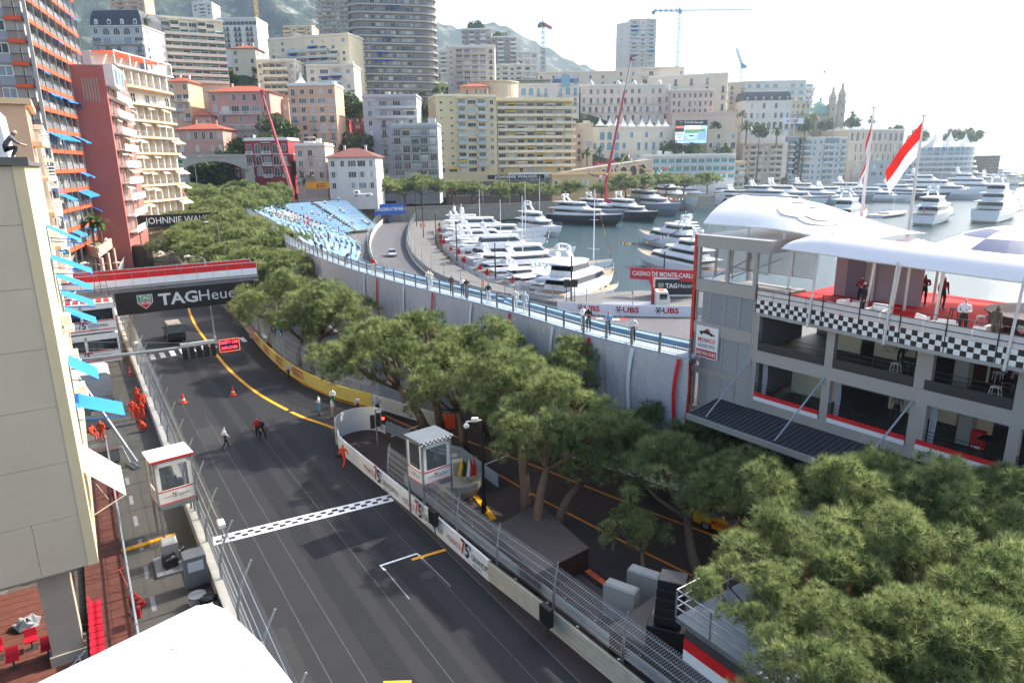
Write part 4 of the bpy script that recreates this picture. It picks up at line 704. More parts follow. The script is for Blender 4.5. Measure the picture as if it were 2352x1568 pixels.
# bridge, cabins, fences, barriers
RW = mat('banner_red', 'c9151d', .6, var=.05); WW = mat('banner_white', 'dfe2e6', .6, var=.05); BANB = mat('banner_black', '101113', .55, var=.05); SIL = mat('letter_silver', 'c9ccd0', .5)
RLET = mat('letter_red', 'b3141d', .6, var=0); KLET = mat('letter_black', '17181b', .6, var=0); GLET = mat('shield_green', '1e8a55', .6, var=0)
def monaco75(parent, fn, w, name='lettering'):
 """MONACO 75e GRANDPRIX 1929-2017 over width w"""
 h = w * .105
 letters('MONACO', h, RLET, parent, fn, 0, w * .31, name, -w * .345, -h * .12); letters('7', h * 2.5, RLET, parent, fn, h * .05, w * .085, name, -w * .135, h * .2); letters('5', h * 2.3, KLET, parent, fn, h * .05, w * .085, name, -w * .05, h * .1)
 letters('e', h * 1.1, KLET, parent, fn, 0, None, name, w * .02, h * .8); letters('GRANDPRIX', h, KLET, parent, fn, 0, w * .45, name, w * .265, -h * .12); letters('1929-2017', h * .55, KLET, parent, fn, 0, w * .18, name, w * .16, -h * .85)
def tag_shield(parent, fn, k, dx, dy):
 shape([(-.55, .55), (.55, .55), (.55, -.12), (0, -.62), (-.55, -.12)], SIL, parent, fn, 'shield', dx, dy, k)
 f2 = lambda x, y: fn(x, y) + SHOFF
 shape([(-.5, .5), (.5, .5), (.5, .06), (-.5, .06)], GLET, parent, f2, 'shield_top', dx, dy, k); shape([(-.5, .03), (.5, .03), (.5, -.1), (0, -.55), (-.5, -.1)], RLET, parent, f2, 'shield_base', dx, dy, k)
 f3 = lambda x, y: fn(x, y) + SHOFF * 2
 letters('TAG', .42 * k, SIL, parent, f3, .012 * k, .8 * k, dx=dx, dy=dy + .28 * k); letters('HEUER', .3 * k, SIL, parent, f3, .008 * k, .85 * k, dx=dx, dy=dy - .13 * k)
SHOFF = Vector((0, -.012, 0))
root = thing('overhead_sponsor_board', 'black TAGHeuer board hung across the straight under the footbridge', 'board', st(57, -1), S_RZ)
mb = MB(); mb.box(0, 0, 4.85, 14, .35, 7.25); mb.ob('panel', BANB, root); pf = lambda x, y: Vector((x, -.015, y))
letters('TAG', 1.75, SIL, root, pf, .045, 3.9, dx=6.0, dy=6.05); letters('Heuer', 1.72, SIL, root, pf, .0, 4.6, dx=10.4, dy=6.05); tag_shield(root, pf, 1.35, 2.75, 6.1)
mb = MB(); [mb.box(x, .1, 0, x + .25, .4, 4.85) for x in (-.3, 14)]; mb.ob('post', GREY, root)
root = thing('footbridge', 'red and white clad footbridge crossing over the straight', 'bridge', st(59.2, -5.5), S_RZ); L = 19.5
mb = MB(); mb.box(0, 0, 7.2, L, 3.4, 7.6); mb.ob('deck', GREY, root)
for y, nm in ((0, 'near'), (3.3, 'far')):
 for k in range(12):
  x = k * L / 12; mb = MB(); mb.box(x + .02, y, 8.35, x + L / 12 - .02, y + .08, 8.95); mb.ob('red_panel', RW, root); mb = MB(); mb.box(x + .02, y, 7.62, x + L / 12 - .02, y + .08, 8.34); mb.ob('white_panel', WW, root)
 mb = MB(); mb.tube((0, y, 9.0), (L, y, 9.0), .045); [mb.tube((x, y + .12, 7.3), (x, y + .12, 9.05), .04) for x in np.linspace(0, L, 13)]; mb.ob('handrail', STEEL, root)
mb = MB(); mb.box(0, -.3, 6.95, L, -.05, 7.35); [mb.tube((0, -.35, z), (L, -.35, z), .05) for z in (6.9, 7.4)]; [mb.tube((x, -.35, 6.9), (x + .5, -.35, 7.4), .03) for x in np.arange(0, L, 1.)]; mb.ob('truss', mat('grey_mesh', '7f8284', .6, .2), root)
mb = MB()
for x in (.5, 6.0, L - .6):
 for y in (.2, 3.2): mb.tube((x, y, 0), (x, y, 7.2), .09)
for z in (1.5, 3.5, 5.5): mb.tube((.5, .2, z), (6, .2, z), .04); mb.tube((.5, 3.2, z), (6, 3.2, z), .04)
mb.tube((.5, .2, 0), (6, .2, 3.5), .035); mb.tube((6, .2, 3.5), (.5, .2, 7), .035); mb.ob('scaffold_leg', STEEL, root)
root = thing('radio_mast', 'thin lattice radio mast standing on the upper control cabin', 'mast', st(52, -2.2, 8.1), S_RZ); mb = MB()
[mb.tube((x, y, 0), (x * .3, y * .3, 4.4), .03) for x, y in ((-.6, -.5), (.6, -.5), (0, .6))]; [mb.path([(-.5 * k, -.4 * k, z), (.5 * k, -.4 * k, z), (0, .5 * k, z)], .02, 4, closed=True) for z, k in ((.8, 1), (1.8, .8), (2.8, .6), (3.8, .45))]; mb.tube((0, 0, 4), (0, 0, 6.4), .03); mb.tube((-1.1, 0, 5.2), (1.1, 0, 5.2), .025); mb.ob('lattice', DKGREY, root);
for x in (-1.1, 1.1): mb = MB(); mb.ball((x, -.1, 5.2), .18, 8, 5); mb.ob('antenna', WHITE, root)
def cabin(z, top, lab):
 root = thing('control_cabin', lab, 'cabin', st(48.4, -6.7, z), S_RZ); w, d, h = 5.2, 2.5, 2.75
 mb = MB()
 for b in ((0, 0, 0, w, d, .18), (0, 0, h - .2, w, d, h), (0, d - .08, .18, w, d, h - .2), (0, 0, .18, .15, d, h - .2), (w - .15, 0, .18, w, d, h - .2), (.15, 0, .18, w - .15, .1, 1.15), (2.4, 0, 1.15, 2.62, .1, h - .2), (.15, 0, 2.2, w - .15, .1, h - .2)): mb.box(*b)
 mb.ob('shell', PW, root)
 for a in (.2, 2.66): mb = MB(); mb.box(a, .05, 1.17, a + 2.2, .07, 2.18); mb.ob('window', mat('clear_glass', '31393f', .05, var=0, alpha=.45, spec=.8), root)
 for zz in (.22, 1.04): mb = MB(); mb.box(.05, -.015, zz, w - .05, 0, zz + .08); mb.ob('red_stripe', RW, root)
 mb = MB(); mb.box(.1, .9, .18, w - .2, 1.6, .9); [mb.box(.5 + k * .9, 1.0, .9, 1.1 + k * .9, 1.1, 1.35) for k in range(5)]; mb.ob('desk', BLACK, root)
 monaco75(root, lambda x, y: Vector((x, -.018, y)), 3.6); root.children[-1]
 for ch in root.children:
  if ch.name.startswith('lettering'): ch.location = (2.75, 0, .68)
 if top: mb = MB(); [mb.box(.2 + k * .62, .3, h, .6 + k * .62, 2.2, h + .1) for k in range(8)]; mb.ob('roof_rib', mat('red_rack', 'a52a24', .6), root)
 else: mb = MB(); [mb.box(x, y, -2.2, x + .15, y + .15, 0) for x in (0, w - .15) for y in (0, d - .15)]; mb.ob('leg', STEEL, root)
cabin(2.2, 0, 'lower white control cabin with MONACO 75e GRANDPRIX lettering'); cabin(5.1, 1, 'upper white control cabin with MONACO 75e GRANDPRIX lettering')
root = thing('start_light_gantry', 'grey mast with arm carrying five start lights and a safety car sign', 'gantry', st(30, -5.3), S_RZ)
mb = MB(); mb.box(-.17, -.17, 0, .17, .17, 8.6); mb.ob('mast', STEEL, root); mb = MB(); mb.limb([(.2, 0, 7.1), (5, 0, 7.0), (11, 0, 6.9)], [.13, .11, .08]); mb.tube((0, 0, 8.5), (9, 0, 7.0), .015, n=4); mb.tube((0, 0, 8.0), (6, 0, 7.0), .015, n=4); mb.tube((0, .3, 0), (1.9, -2.4, .2), .04); mb.tube((0, 0, 7), (3, -4, .3), .1, n=8); mb.ob('arm', STEEL, root)
mb = MB(); mb.box(7.1, -.1, 7.0, 9.5, .1, 7.22); mb.ob('cable_tray', mat('tray_grey', 'b7babb', .5, .3), root)
for k in range(5): mb = MB(); mb.bevbox(7.15 + k * .5, -.2, 6.0, 7.5 + k * .5, .15, 6.95, .05); [mb.tube((7.325 + k * .5, -.2, 6.2 + .25 * j), (7.325 + k * .5, -.34, 6.2 + .25 * j), .1, n=8) for j in range(3)]; mb.ob('start_light', BLACK, root)
mb = MB(); mb.box(9.75, -.12, 6.15, 11.25, .05, 7.15); sg = mb.ob('message_sign', BLACK, root); PKE = mat('sign_pink', 'ff4d6e', .5, var=0, emit=1.0)
mb = MB(); fz = [(9.78, 6.18), (11.22, 6.18), (11.22, 7.12), (9.78, 7.12)]; mb.path([(x, -.135, z) for x, z in fz], .02, 4, closed=True); mb.ob('sign_frame', mat('sign_orange', 'ff6a3a', .5, var=0, emit=1.0), sg)
letters('SAFETY CAR', .34, PKE, sg, lambda x, y: Vector((x, -.14, y)), .004, 1.3, dx=10.5, dy=6.87); letters('DEPLOYED', .34, PKE, sg, lambda x, y: Vector((x, -.14, y)), .004, 1.15, dx=10.5, dy=6.45)
WIRE = mat('fence_wire', 'bfc3c5', .5, .1, var=.1)
def wire_fence(root, p0, p1, z0, z1, sp=.14, lean=0., r=.008, horiz=4):
 """chain link between two posts: two sets of diagonal wires and line wires"""
 p0, p1 = Vector(p0), Vector(p1); d = p1 - p0; L = d.length; u = d / L; nn = Vector((u.y, -u.x, 0)); H = z1 - z0; mb = MB()
 P = lambda x, z: p0 + u * x + nn * (lean * max(0, (z - z0) / H - .45) ** 1.6) + Vector((0, 0, z))
 zb = [z0, z0 + H * .45, z0 + H * .72, z1] if lean else [z0, z1]
 def strip(a, b): mb.add([a - u * r, a + u * r, b + u * r, b - u * r], [(0, 1, 2, 3)]); mb.add([a - Vector((0, 0, r)), b - Vector((0, 0, r)), b + Vector((0, 0, r)), a + Vector((0, 0, r))], [(0, 1, 2, 3)])
 for sgn in (1, -1):
  x = -H
  while x < L + H:
   for za, zc in zip(zb, zb[1:]):
    xa, xc = x + sgn * (za - z0) * .8, x + sgn * (zc - z0) * .8
    f0, f1 = 0., 1.
    lo, hi = min(xa, xc), max(xa, xc)
    if hi <= 0 or lo >= L: continue
    def clip(xx): return (xx - xa) / (xc - xa)
    ts = sorted([clip(max(lo, 0)), clip(min(hi, L))]); strip(P(xa + (xc - xa) * ts[0], za + (zc - za) * ts[0]), P(xa + (xc - xa) * ts[1], za + (zc - za) * ts[1]))
   x += sp
 for k in range(horiz): z = z0 + H * (k + .5) / horiz; mb.tube(P(0, z), P(L, z), .012, n=3)
 return mb.ob('mesh_panel', WIRE, root)
def bent_post(root, p, u, h, lean, r=.07, m=STEEL):
 nn = Vector((u.y, -u.x, 0)); mb = MB(); mb.limb([p, p + Vector((0, 0, h * .45)), p + nn * lean * .4 + Vector((0, 0, h * .75)), p + nn * lean + Vector((0, 0, h))], [r, r, r * .8, r * .6], 6); return mb.ob('post', m, root)
root = thing('debris_fence', 'tall chain link debris fence leaning over the left of the straight', 'fence', (0, 0, 0)); ss = list(np.arange(-9, 84, 4.0))
for a, b in zip(ss, ss[1:]): wire_fence(root, st(a, 0), st(b, 0), .9, 3.7, .13 if a < 30 else .3, .75, .016 if a < 30 else .035)
for a in ss: bent_post(root, st(a, -.15), SD, 3.75, .8)
mb = MB(); mb.obox(st(-10, -.5), SD * 96, TD * .4, (0, 0, .9)); root2 = thing('concrete_barrier', 'pale low barrier wall under the left debris fence', 'barrier', (0, 0, 0)); mb.ob('wall', mat('barrier_paint', 'b9b6ae', .8, var=.2), root2)
for k in range(3):
 mb = MB(); mb.obox(st(-10, -.09, .12 + k * .3), SD * 96, TD * .08, (0, 0, .2)); mb.ob('rail', STEEL, root2)
root = thing('debris_fence', 'far chain link fence curving away past the footbridge', 'fence', (0, 0, 0)); fp = [st(84, 0), Vector((-60, 102, 0)), Vector((-68, 118, 0)), Vector((-78, 139, 0)), Vector((-87, 158, 0)), Vector((-93, 175, 0))]
for a, b in zip(fp, fp[1:]): wire_fence(root, a, b, .9, 3.9, .42, .75, .05); bent_post(root, a, (b - a).normalized(), 3.9, .8)
root = thing('pipe_fence', 'scaffold pipe fence with thin net along the pavement on the left', 'fence', (0, 0, 0))
for z in (.5, 1.1, 1.9): mb = MB(); mb.tube(st(-4, -3.9, z), st(28, -3.9, z), .05); mb.ob('rail', STEEL, root)
for a in np.arange(-4, 29, 2.6): mb = MB(); mb.tube(st(a, -3.9), st(a, -3.9, 2.0), .05); mb.ob('post', STEEL, root)
wire_fence(root, st(-4, -3.85), st(28, -3.85), .1, 1.9, .16, 0, .012, 1)
def rail3(root, pts, m, z0=.15, n=3, gap=.31, h=.26, name='rail', closed=False):
 for k in range(n):
  mb = MB()
  for a, b in zip(pts, pts[1:]):
   u = (b - a).normalized(); nn = Vector((u.y, -u.x, 0)); z = z0 + k * gap; prof = [(0, 0), (.07, .05), (.0, .11), (.0, .15), (.07, .21), (0, .26)]
   prof = [(q[0], q[1] * h / .26) for q in prof]; mb.loft([[p + nn * (q[0] + .02) + Vector((0, 0, z + q[1])) for q in prof] for p in (a, b)], closed=False, caps=False)
   mb.loft([[p + nn * -.03 + Vector((0, 0, z + q)) for q in (0, h)] for p in (a, b)], closed=False, caps=False)
  mb.ob(name, m, root)
 mb = MB()
 for a, b in zip(pts, pts[1:]):
  u = (b - a).normalized(); nn = Vector((u.y, -u.x, 0)); L = (b - a).length
  for i in range(max(1, int(L / 2))): p = a + u * (i * 2) - nn * .12; mb.obox(p, u * .1, nn * .08, (0, 0, z0 + n * gap))
 mb.ob('rail_post', STEEL, root)
PAINTW = mat('guardrail_white', 'cfcdc6', .5, var=.12, scale=3); RAILM = mat('guardrail_worn', 'a8a596', .5, .35, var=.2, scale=2)
root = thing('pit_wall', 'white pit wall banner lettered MONACO 75e GRANDPRIX over steel guardrails', 'barrier', (0, 0, 0))
pw = [Vector((-13.2, 47.6, 0)), Vector((-12.6, 45.8, 0)), Vector((-11.7, 44.4, 0)), Vector((-8.7, 40.2, 0)), Vector((-5.6, 35.9, 0)), Vector((-1.3, 29.6, 0)), Vector((1.3, 26.2, 0)), Vector((3.9, 22.6, 0)), Vector((7.5, 17.6, 0))]
rail3(root, pw[5:], RAILM, .1, 4, .28, .25)
mb = MB()
for a, b in zip(pw[:5], pw[1:6]): u = (b - a).normalized(); nn = Vector((u.y, -u.x, 0)); mb.obox(a - Vector(nn) * .0, b - a, nn * -.12, (0, 0, 1.15))
mb.ob('banner', mat('pit_banner_white', 'e6e6e3', .55, var=.05), root)
a, b = pw[2], pw[5]; Lw = (b - a).length; u = (b - a).normalized(); nn = Vector((u.y, -u.x, 0))
for s_, w_ in ((5.6, 5.2), (11.2, 4.9), (16.3, 4.6)): monaco75(root, lambda x, y, s_=s_: a + u * (s_ + x) + nn * .02 + Vector((0, 0, .62 + y)), w_)
mb = MB(); P = [Vector((-13.2, 47.6, 0)) + Vector((1.9 - 1.9 * math.cos(t_), 1.9 * math.sin(t_) * 1.15, 0)) for t_ in np.linspace(-.35, 2.5, 12)]
mb.loft([[p + Vector((0, 0, z)) for z in (0, 1.9)] for p in P], closed=False); o = mb.ob('curved_shield', mat('shield_white', 'e9e7e2', .5, var=.05), root); md = o.modifiers.new('s', 'SOLIDIFY'); md.thickness = .06
mb = MB(); mb.loft([[p + Vector((-.045, -.03, z)) for z in (.05, 1.85)] for p in P[:3]], closed=False); mb.ob('yellow_edge', YEL, root)
root = thing('pit_fence', 'chain link fence standing on the pit wall', 'fence', (0, 0, 0)); fq = [Vector((-8.0, 39.9, 0)), Vector((-5.3, 36.2, 0)), Vector((-3.1, 33.0, 0)), Vector((-.9, 29.9, 0)), Vector((1.7, 26.5, 0)), Vector((4.2, 23.0, 0)), Vector((7.8, 18, 0))]
for a, b in zip(fq, fq[1:]): wire_fence(root, a, b, .9, 2.9, .13, -.25, .008, 5); bent_post(root, a, (b - a).normalized(), 2.95, -.25, .06)
root = thing('guardrail', 'galvanised guardrail between the pit wall and the booth', 'guardrail', (0, 0, 0)); rail3(root, [gp(862, 985), gp(1000, 1045), gp(1060, 1060), gp(1146, 1125)], STEEL, .2, 3)
root = thing('guardrail', 'inner guardrail running behind the pit fence on the pit lane side', 'guardrail', (0, 0, 0)); rail3(root, [Vector((-7.0, 40.2, 0)), Vector((-.2, 30.4, 0)), Vector((4.9, 23.4, 0)), Vector((8.5, 18.4, 0))], STEEL, .15, 2)
pb = smooth([gp(*p) for p in [(525, 706), (560, 752), (600, 800), (640, 839), (700, 880), (780, 915), (858, 936)]], 5)
def on_path(pts):
 pts = [Vector(p) for p in pts]; acc = [0]
 for a, b in zip(pts, pts[1:]): acc.append(acc[-1] + (b - a).length)
 def f(x, y, off=.03):
  x = min(max(x, 0), acc[-1] - 1e-4); i = max(j for j in range(len(acc)) if acc[j] <= x); i = min(i, len(pts) - 2); u = (pts[i + 1] - pts[i]).normalized(); nn = Vector((u.y, -u.x, 0)); return pts[i] + u * (x - acc[i]) + nn * off + Vector((0, 0, y))
 return f, acc[-1]
def banner_path(root, pts, a, b, z0, z1, m, name='banner'):
 f, L = on_path(pts); N = max(4, int((b - a) / .8)); mb = MB(); mb.loft([[f(a + (b - a) * i / N, z0, .0), f(a + (b - a) * i / N, z0, .06), f(a + (b - a) * i / N, z1, .06), f(a + (b - a) * i / N, z1, .0)] for i in range(N + 1)]); return mb.ob(name, m, root)
f, Lp = on_path(pb); YB = mat('pirelli_yellow', 'f2d012', .55, var=.05)
root = thing('sponsor_barrier', 'curved barrier with yellow PIRELLI banners and a red montecarlo banner', 'barrier', (0, 0, 0)); rail3(root, pb, RAILM, .1, 4, .28, .25)
_, La = on_path(pb[:14]); sA = Lp * .44; banner_path(root, pb, sA, Lp - .1, 0.02, 1.25, YB); banner_path(root, pb, sA - 4.4, sA - .05, .02, 1.2, mat('mc_red', 'b01728', .55, var=.05))
letters('@montecarlosbm', .62, WHITE, root, lambda x, y: f(sA - 2.2 + x, .62 + y, .075), .0, 3.7)
for k, c in enumerate((1.6, 6.6, 12.0, 17.5)):
 if sA + c + 1.6 > Lp: continue
 fn = lambda x, y, c=c: f(sA + c + x, .62 + y, .08)
 letters('IRELLI', .62, RLET, root, fn, .02, 2.2, dx=.45, dy=-.1); shape([(-1.15, .42), (-.8, .42), (-.8, -.36), (-.95, -.36), (-1.02, -.1)], RLET, root, fn, 'long_p_stem'); shape([(-1.1, .44), (1.55, .44), (1.62, .34), (1.55, .24), (-.6, .24), (-.6, .34), (-1.1, .34)], RLET, root, fn, 'long_p_bar')
root = thing('guardrail', 'white banded guardrail with an orange end beyond the yellow banners', 'guardrail', (0, 0, 0)); gw = smooth([gp(858, 936), gp(960, 968), gp(1020, 985), gp(1046, 986)], 4); rail3(root, gw[:9], PAINTW, .05, 4, .3, .28); rail3(root, gw[8:], mat('guardrail_orange', 'e0571b', .5, var=.1), .05, 4, .3, .28, 'orange_rail')
root = thing('catch_fence', 'fence of steel posts and wire behind the yellow banner barrier', 'fence', (0, 0, 0)); q = [p + Vector((.5, .4, 0)) for p in pb[::3]]
for a, b in zip(q, q[1:]): wire_fence(root, a, b, .8, 3.4, .25, 0, .018, 4); bent_post(root, a, (b - a).normalized(), 3.4, 0, .07)
root = thing('pit_lane_wall', 'long white MONACO GRANDPRIX wall seen through the pines', 'barrier', (0, 0, 0)); q = [gp(1225, 1010, .6), gp(1440, 1070, .6), gp(1700, 1150, .6), gp(1960, 1230, .6)]; q = [Vector((p.x, p.y, 0)) for p in q]; banner_path(root, q, 0, 22, .05, 1.3, mat('pit_banner_white', 'e6e6e3', .55)); f2, L2 = on_path(q)
for c in (4, 10, 16): monaco75(root, lambda x, y, c=c: f2(c + x, .65 + y, .08), 5)
root = thing('wire_screen', 'wire screen above the pit lane wall', 'fence', (0, 0, 0)); wire_fence(root, q[0] + Vector((.3, .3, 0)), q[1] + Vector((.3, .3, 0)), 1.3, 3.0, .14, 0, .008); wire_fence(root, q[1] + Vector((.3, .3, 0)), q[2] + Vector((.3, .3, 0)), 1.3, 3.0, .14, 0, .008)
# trees
def leafmat(key, dark, light, trans=.3, rough=.6):
 m = bpy.data.materials.new(key); m.use_nodes = True; t = m.node_tree; b = t.nodes['Principled BSDF']; L = t.links; b.inputs['Roughness'].default_value = rough; b.inputs['Specular IOR Level'].default_value = .35
 a = t.nodes.new('ShaderNodeAttribute'); a.attribute_name = 'tint'; mx = t.nodes.new('ShaderNodeMix'); mx.data_type = 'RGBA'; mx.inputs[6].default_value = (*lin(dark), 1); mx.inputs[7].default_value = (*lin(light), 1)
 L.new(a.outputs['Fac'], mx.inputs[0]); L.new(mx.outputs[2], b.inputs['Base Color']); tl = t.nodes.new('ShaderNodeBsdfTranslucent'); L.new(mx.outputs[2], tl.inputs[0]); ms = t.nodes.new('ShaderNodeMixShader'); ms.inputs[0].default_value = trans
 L.new(b.outputs[0], ms.inputs[1]); L.new(tl.outputs[0], ms.inputs[2]); L.new(ms.outputs[0], t.nodes['Material Output'].inputs[0]); return m
NEEDLE = leafmat('pine_needles', '475c33', 'a9b274', .44); LEAF = leafmat('broad_leaves', '26391a', '5d7a30', .3); OLIVE = leafmat('olive_leaves', '3f4a2c', '7b8458', .25); BOUG = leafmat('bougainvillea', '8c1d5a', 'c73a6a', .3)
BARK = mat('pine_bark', '6b5443', .95, var=.35, scale=5, bump=.9, bscale=14)
def np_mesh(name, verts, faces_n, m, tint=None):
 me = bpy.data.meshes.new(name); nv = len(verts); k = faces_n; nf = nv // k
 me.vertices.add(nv); me.vertices.foreach_set('co', verts.astype(np.float32).ravel()); me.loops.add(nv); me.loops.foreach_set('vertex_index', np.arange(nv, dtype=np.int32)); me.polygons.add(nf); me.polygons.foreach_set('loop_start', np.arange(0, nv, k, dtype=np.int32))
 if tint is not None: at_ = me.attributes.new('tint', 'FLOAT', 'POINT'); at_.data.foreach_set('value', tint.astype(np.float32))
 me.materials.append(m); me.update(calc_edges=True); return me
def unit(v): return v / np.maximum(1e-9, np.linalg.norm(v, axis=-1, keepdims=True))
def pine_crown(seed, Rc, Hc, ncl, ntu, nne, nl, nw, clr=(.55, .95), holes=.25):
 g = np.random.default_rng(seed); C_ = []
 tries = 0
 while len(C_) < ncl and tries < ncl * 30:
  tries += 1; a = g.uniform(0, 2 * pi); r = math.sqrt(g.uniform(0, 1)); lob = 1 + .22 * math.sin(3 * a + seed) + .13 * math.sin(5 * a + 2 * seed)
  rr_ = r * Rc * lob; x, y = rr_ * math.cos(a), rr_ * math.sin(a); top = Hc * (1 - (r ** 2) * .8); z = top - (abs(g.normal(0, .22)) * Hc if g.random() < .72 else g.uniform(.3, .9) * Hc) + .25 * math.sin(x * 1.3 + seed) + .25 * math.cos(y * 1.5)
  if math.sin(x * 1.1 + seed * 3) * math.cos(y * 1.2 + seed) > 1 - holes * 2 and z > 0: continue
  C_.append((x, y, z, g.uniform(*clr)))
 C_ = np.array(C_); n = len(C_)
 d = unit(g.normal(size=(n, ntu, 3)) + np.array([0, 0, .55])); P = C_[:, None, :3] + d * C_[:, None, 3:4] * g.uniform(.72, 1.02, (n, ntu, 1)) * np.array([1, 1, .75])
 tint = np.clip(g.normal(.45, .25, (n, ntu)) + g.normal(0, .14, (n, 1)), 0, 1)
 P = P.reshape(-1, 3); ax = unit(d.reshape(-1, 3) + np.array([0, 0, .45])); T = len(P)
 nd = unit(ax[:, None] * 1.0 + g.normal(size=(T, nne, 3)) * .75); ln = nl * g.uniform(.65, 1.1, (T, nne, 1)); side = unit(np.cross(nd, g.normal(size=(T, nne, 3)))) * nw / 2
 b = P[:, None] + nd * .02; V = np.stack([b - side, b + side, b + nd * ln], axis=2).reshape(-1, 3)
 return V, np.repeat(tint.reshape(-1), nne * 3), C_
NEARC = []
for i in range(5):
 V, tn, cl = pine_crown(40 + i, 3.9, 2.5, 62, 34, 16, .46, .036, (.5, .95), .3); NEARC.append((np_mesh('crown', V, 3, NEEDLE, tn), cl))
MIDC = []
for i in range(4):
 V, tn, cl = pine_crown(60 + i, 4.9, 2.6, 95, 22, 7, .62, .1, (.6, 1.05), .12); MIDC.append((np_mesh('crown', V, 3, NEEDLE, tn), cl))
FARC = []
for i in range(3):
 V, tn, cl = pine_crown(80 + i, 5.0, 2.8, 70, 20, 6, .8, .17, (.7, 1.2), .1); FARC.append((np_mesh('crown', V, 3, NEEDLE, tn), cl))
def pine(px, py, Y, kind, base, label, group, s=1., seed=0, sz=1., limbs=6, zb=0.):
 c = at(px, py, Y); lst = {'n': NEARC, 'm': MIDC, 'f': FARC}[kind]; me, cl = lst[seed % len(lst)]; rz = seed * 1.7 % 6.28; rng = random.Random(seed + 5)
 b = Vector(base) if base is not None else Vector((c.x + rng.uniform(-1, 1), c.y + rng.uniform(-1, 1), zb)); root = thing('pine_tree', label, 'tree', b, 0, group)
 off = c - b; put('crown', me, root, off - Vector((0, 0, 1.1 * s)), rz, (s, s, s * sz))
 mb = MB(); top = off - Vector((0, 0, 1.0 * s)); r0 = .3 * s if kind == 'n' else .34; fork = Vector((off.x * .55, off.y * .55, top.z * .62)); bend = Vector((rng.uniform(-.4, .4), rng.uniform(-.4, .4), 0))
 mb.limb([(0, 0, -.1), Vector((off.x * .12, off.y * .12, top.z * .25)) + bend, Vector((off.x * .3, off.y * .3, top.z * .45)) + bend * .8, fork], [r0 * 1.25, r0, r0 * .85, r0 * .7], 8)
 ca, sa = math.cos(rz), math.sin(rz)
 idx = rng.sample(range(len(cl)), min(limbs, len(cl)))
 for k in idx:
  q = cl[k]; tgt = top + Vector(((q[0] * ca - q[1] * sa) * s, (q[0] * sa + q[1] * ca) * s, q[2] * s * sz * .8)); m1 = fork.lerp(tgt, .4) + Vector((rng.uniform(-.3, .3), rng.uniform(-.3, .3), -.25)); m2 = fork.lerp(tgt, .75) + Vector((0, 0, rng.uniform(-.1, .3)))
  mb.limb([fork - Vector((0, 0, .15)), m1, m2, tgt], [r0 * .5, r0 * .36, r0 * .22, r0 * .08], 6)
  for j in range(3):
   t2 = m2 + Vector((rng.uniform(-1, 1), rng.uniform(-1, 1), rng.uniform(.2, .8))) * s; mb.limb([m2.lerp(m1, .3 * j), (m2 + t2) / 2 + Vector((0, 0, .1)), t2], [r0 * .14, r0 * .1, r0 * .04], 4)
 mb.ob('trunk', BARK, root, smooth=True); return root
g1 = 'umbrella pines beside the pit straight'
near = [(640, 668, 75, gp(618, 800), 'umbrella pine right behind the TAGHeuer board end', 1.02), (752, 690, 67, gp(718, 858), 'umbrella pine with leaning trunks beside the crossing sign', .95), (700, 725, 66, gp(690, 840), 'smaller pine in front of the net wall left end', .7),
  (860, 790, 51, gp(985, 1000), 'pine leaning left over the yellow banners', .92), (955, 765, 52, gp(1015, 985), 'pine behind the one leaning over the yellow banners', .95), (1040, 850, 46, gp(1065, 1035), 'pine above the right marshal booth', .8), (1100, 790, 49, None, 'pine crown just below the net wall, right of the leaning pine', .85),
  (1180, 860, 42, gp(1212, 1190), 'left pine of the brown planter, straight trunk', .9), (1270, 930, 37, gp(1240, 1250), 'middle pine growing out of the brown planter', .78), (1385, 985, 37.5, gp(1285, 1235), 'pine leaning right out of the brown planter', .76),
  (1305, 830, 46, None, 'pine between the planter and the net wall', .82), (1430, 880, 47, None, 'dark pine close to the red edge of the race building', .72), (1500, 960, 42, None, 'pine in front of the grey mesh panels', .8), (1555, 1060, 34, gp(1610, 1330), 'pine with thick forked trunk by the yellow car', .74),
  (1660, 1010, 38, None, 'pine at the left foot of the race building', .8), (1775, 990, 41, None, 'dark pine against the race building canopy', .6), (1455, 1195, 31, gp(1500, 1350), 'small low pine with thin curved trunk near the covered boxes', .33), (1700, 1095, 31, gp(1650, 1290), 'pine spreading over the yellow car', .6),
  (1905, 1130, 27, None, 'pine left of the pit building balconies', .72), (2060, 1110, 27.5, None, 'pine below the second pit building balcony', .72), (2210, 1150, 26, None, 'pine below the third pit building balcony', .75), (2330, 1180, 25, None, 'pine cut by the right edge under the pit building', .7),
  (1860, 1260, 22, None, 'pine above the orange guardrail end', .62), (2080, 1270, 21.5, None, 'pine above the lower TAGHeuer wall', .66), (2270, 1320, 20.5, None, 'pine at the right edge, mid height', .66), (1735, 1340, 19.5, gp(1790, 1568), 'tall pine rising through the steel platform', .36), (1930, 1430, 18, None, 'pine over the steel platform roof', .42), (2120, 1450, 17.5, None, 'pine over the platform, right of the last', .5), (2280, 1500, 16.5, None, 'pine in the bottom right corner', .62), (1860, 1540, 15.5, None, 'pine tuft at the bottom edge left of the corner pine', .42)]
for i, (px, py, Y, b, lab, s) in enumerate(near): pine(px, py, Y * (.85 if px > 1580 and Y < 31 else 1), 'n', b, lab, g1, s * 1.15 * (.85 if px > 1580 and Y < 31 else 1), i, 1.0, 8)
row = [(420, 545, 132), (470, 560, 122), (530, 575, 112), (585, 590, 101), (620, 565, 110), (660, 600, 92), (445, 520, 142), (505, 528, 134), (565, 540, 122), (415, 498, 158), (470, 492, 152), (530, 496, 146), (590, 520, 130), (440, 466, 180), (500, 468, 172), (550, 460, 185), (480, 442, 200), (535, 440, 205), (585, 436, 212), (630, 430, 220), (605, 448, 205), (560, 424, 222), (445, 432, 210), (640, 545, 112)]
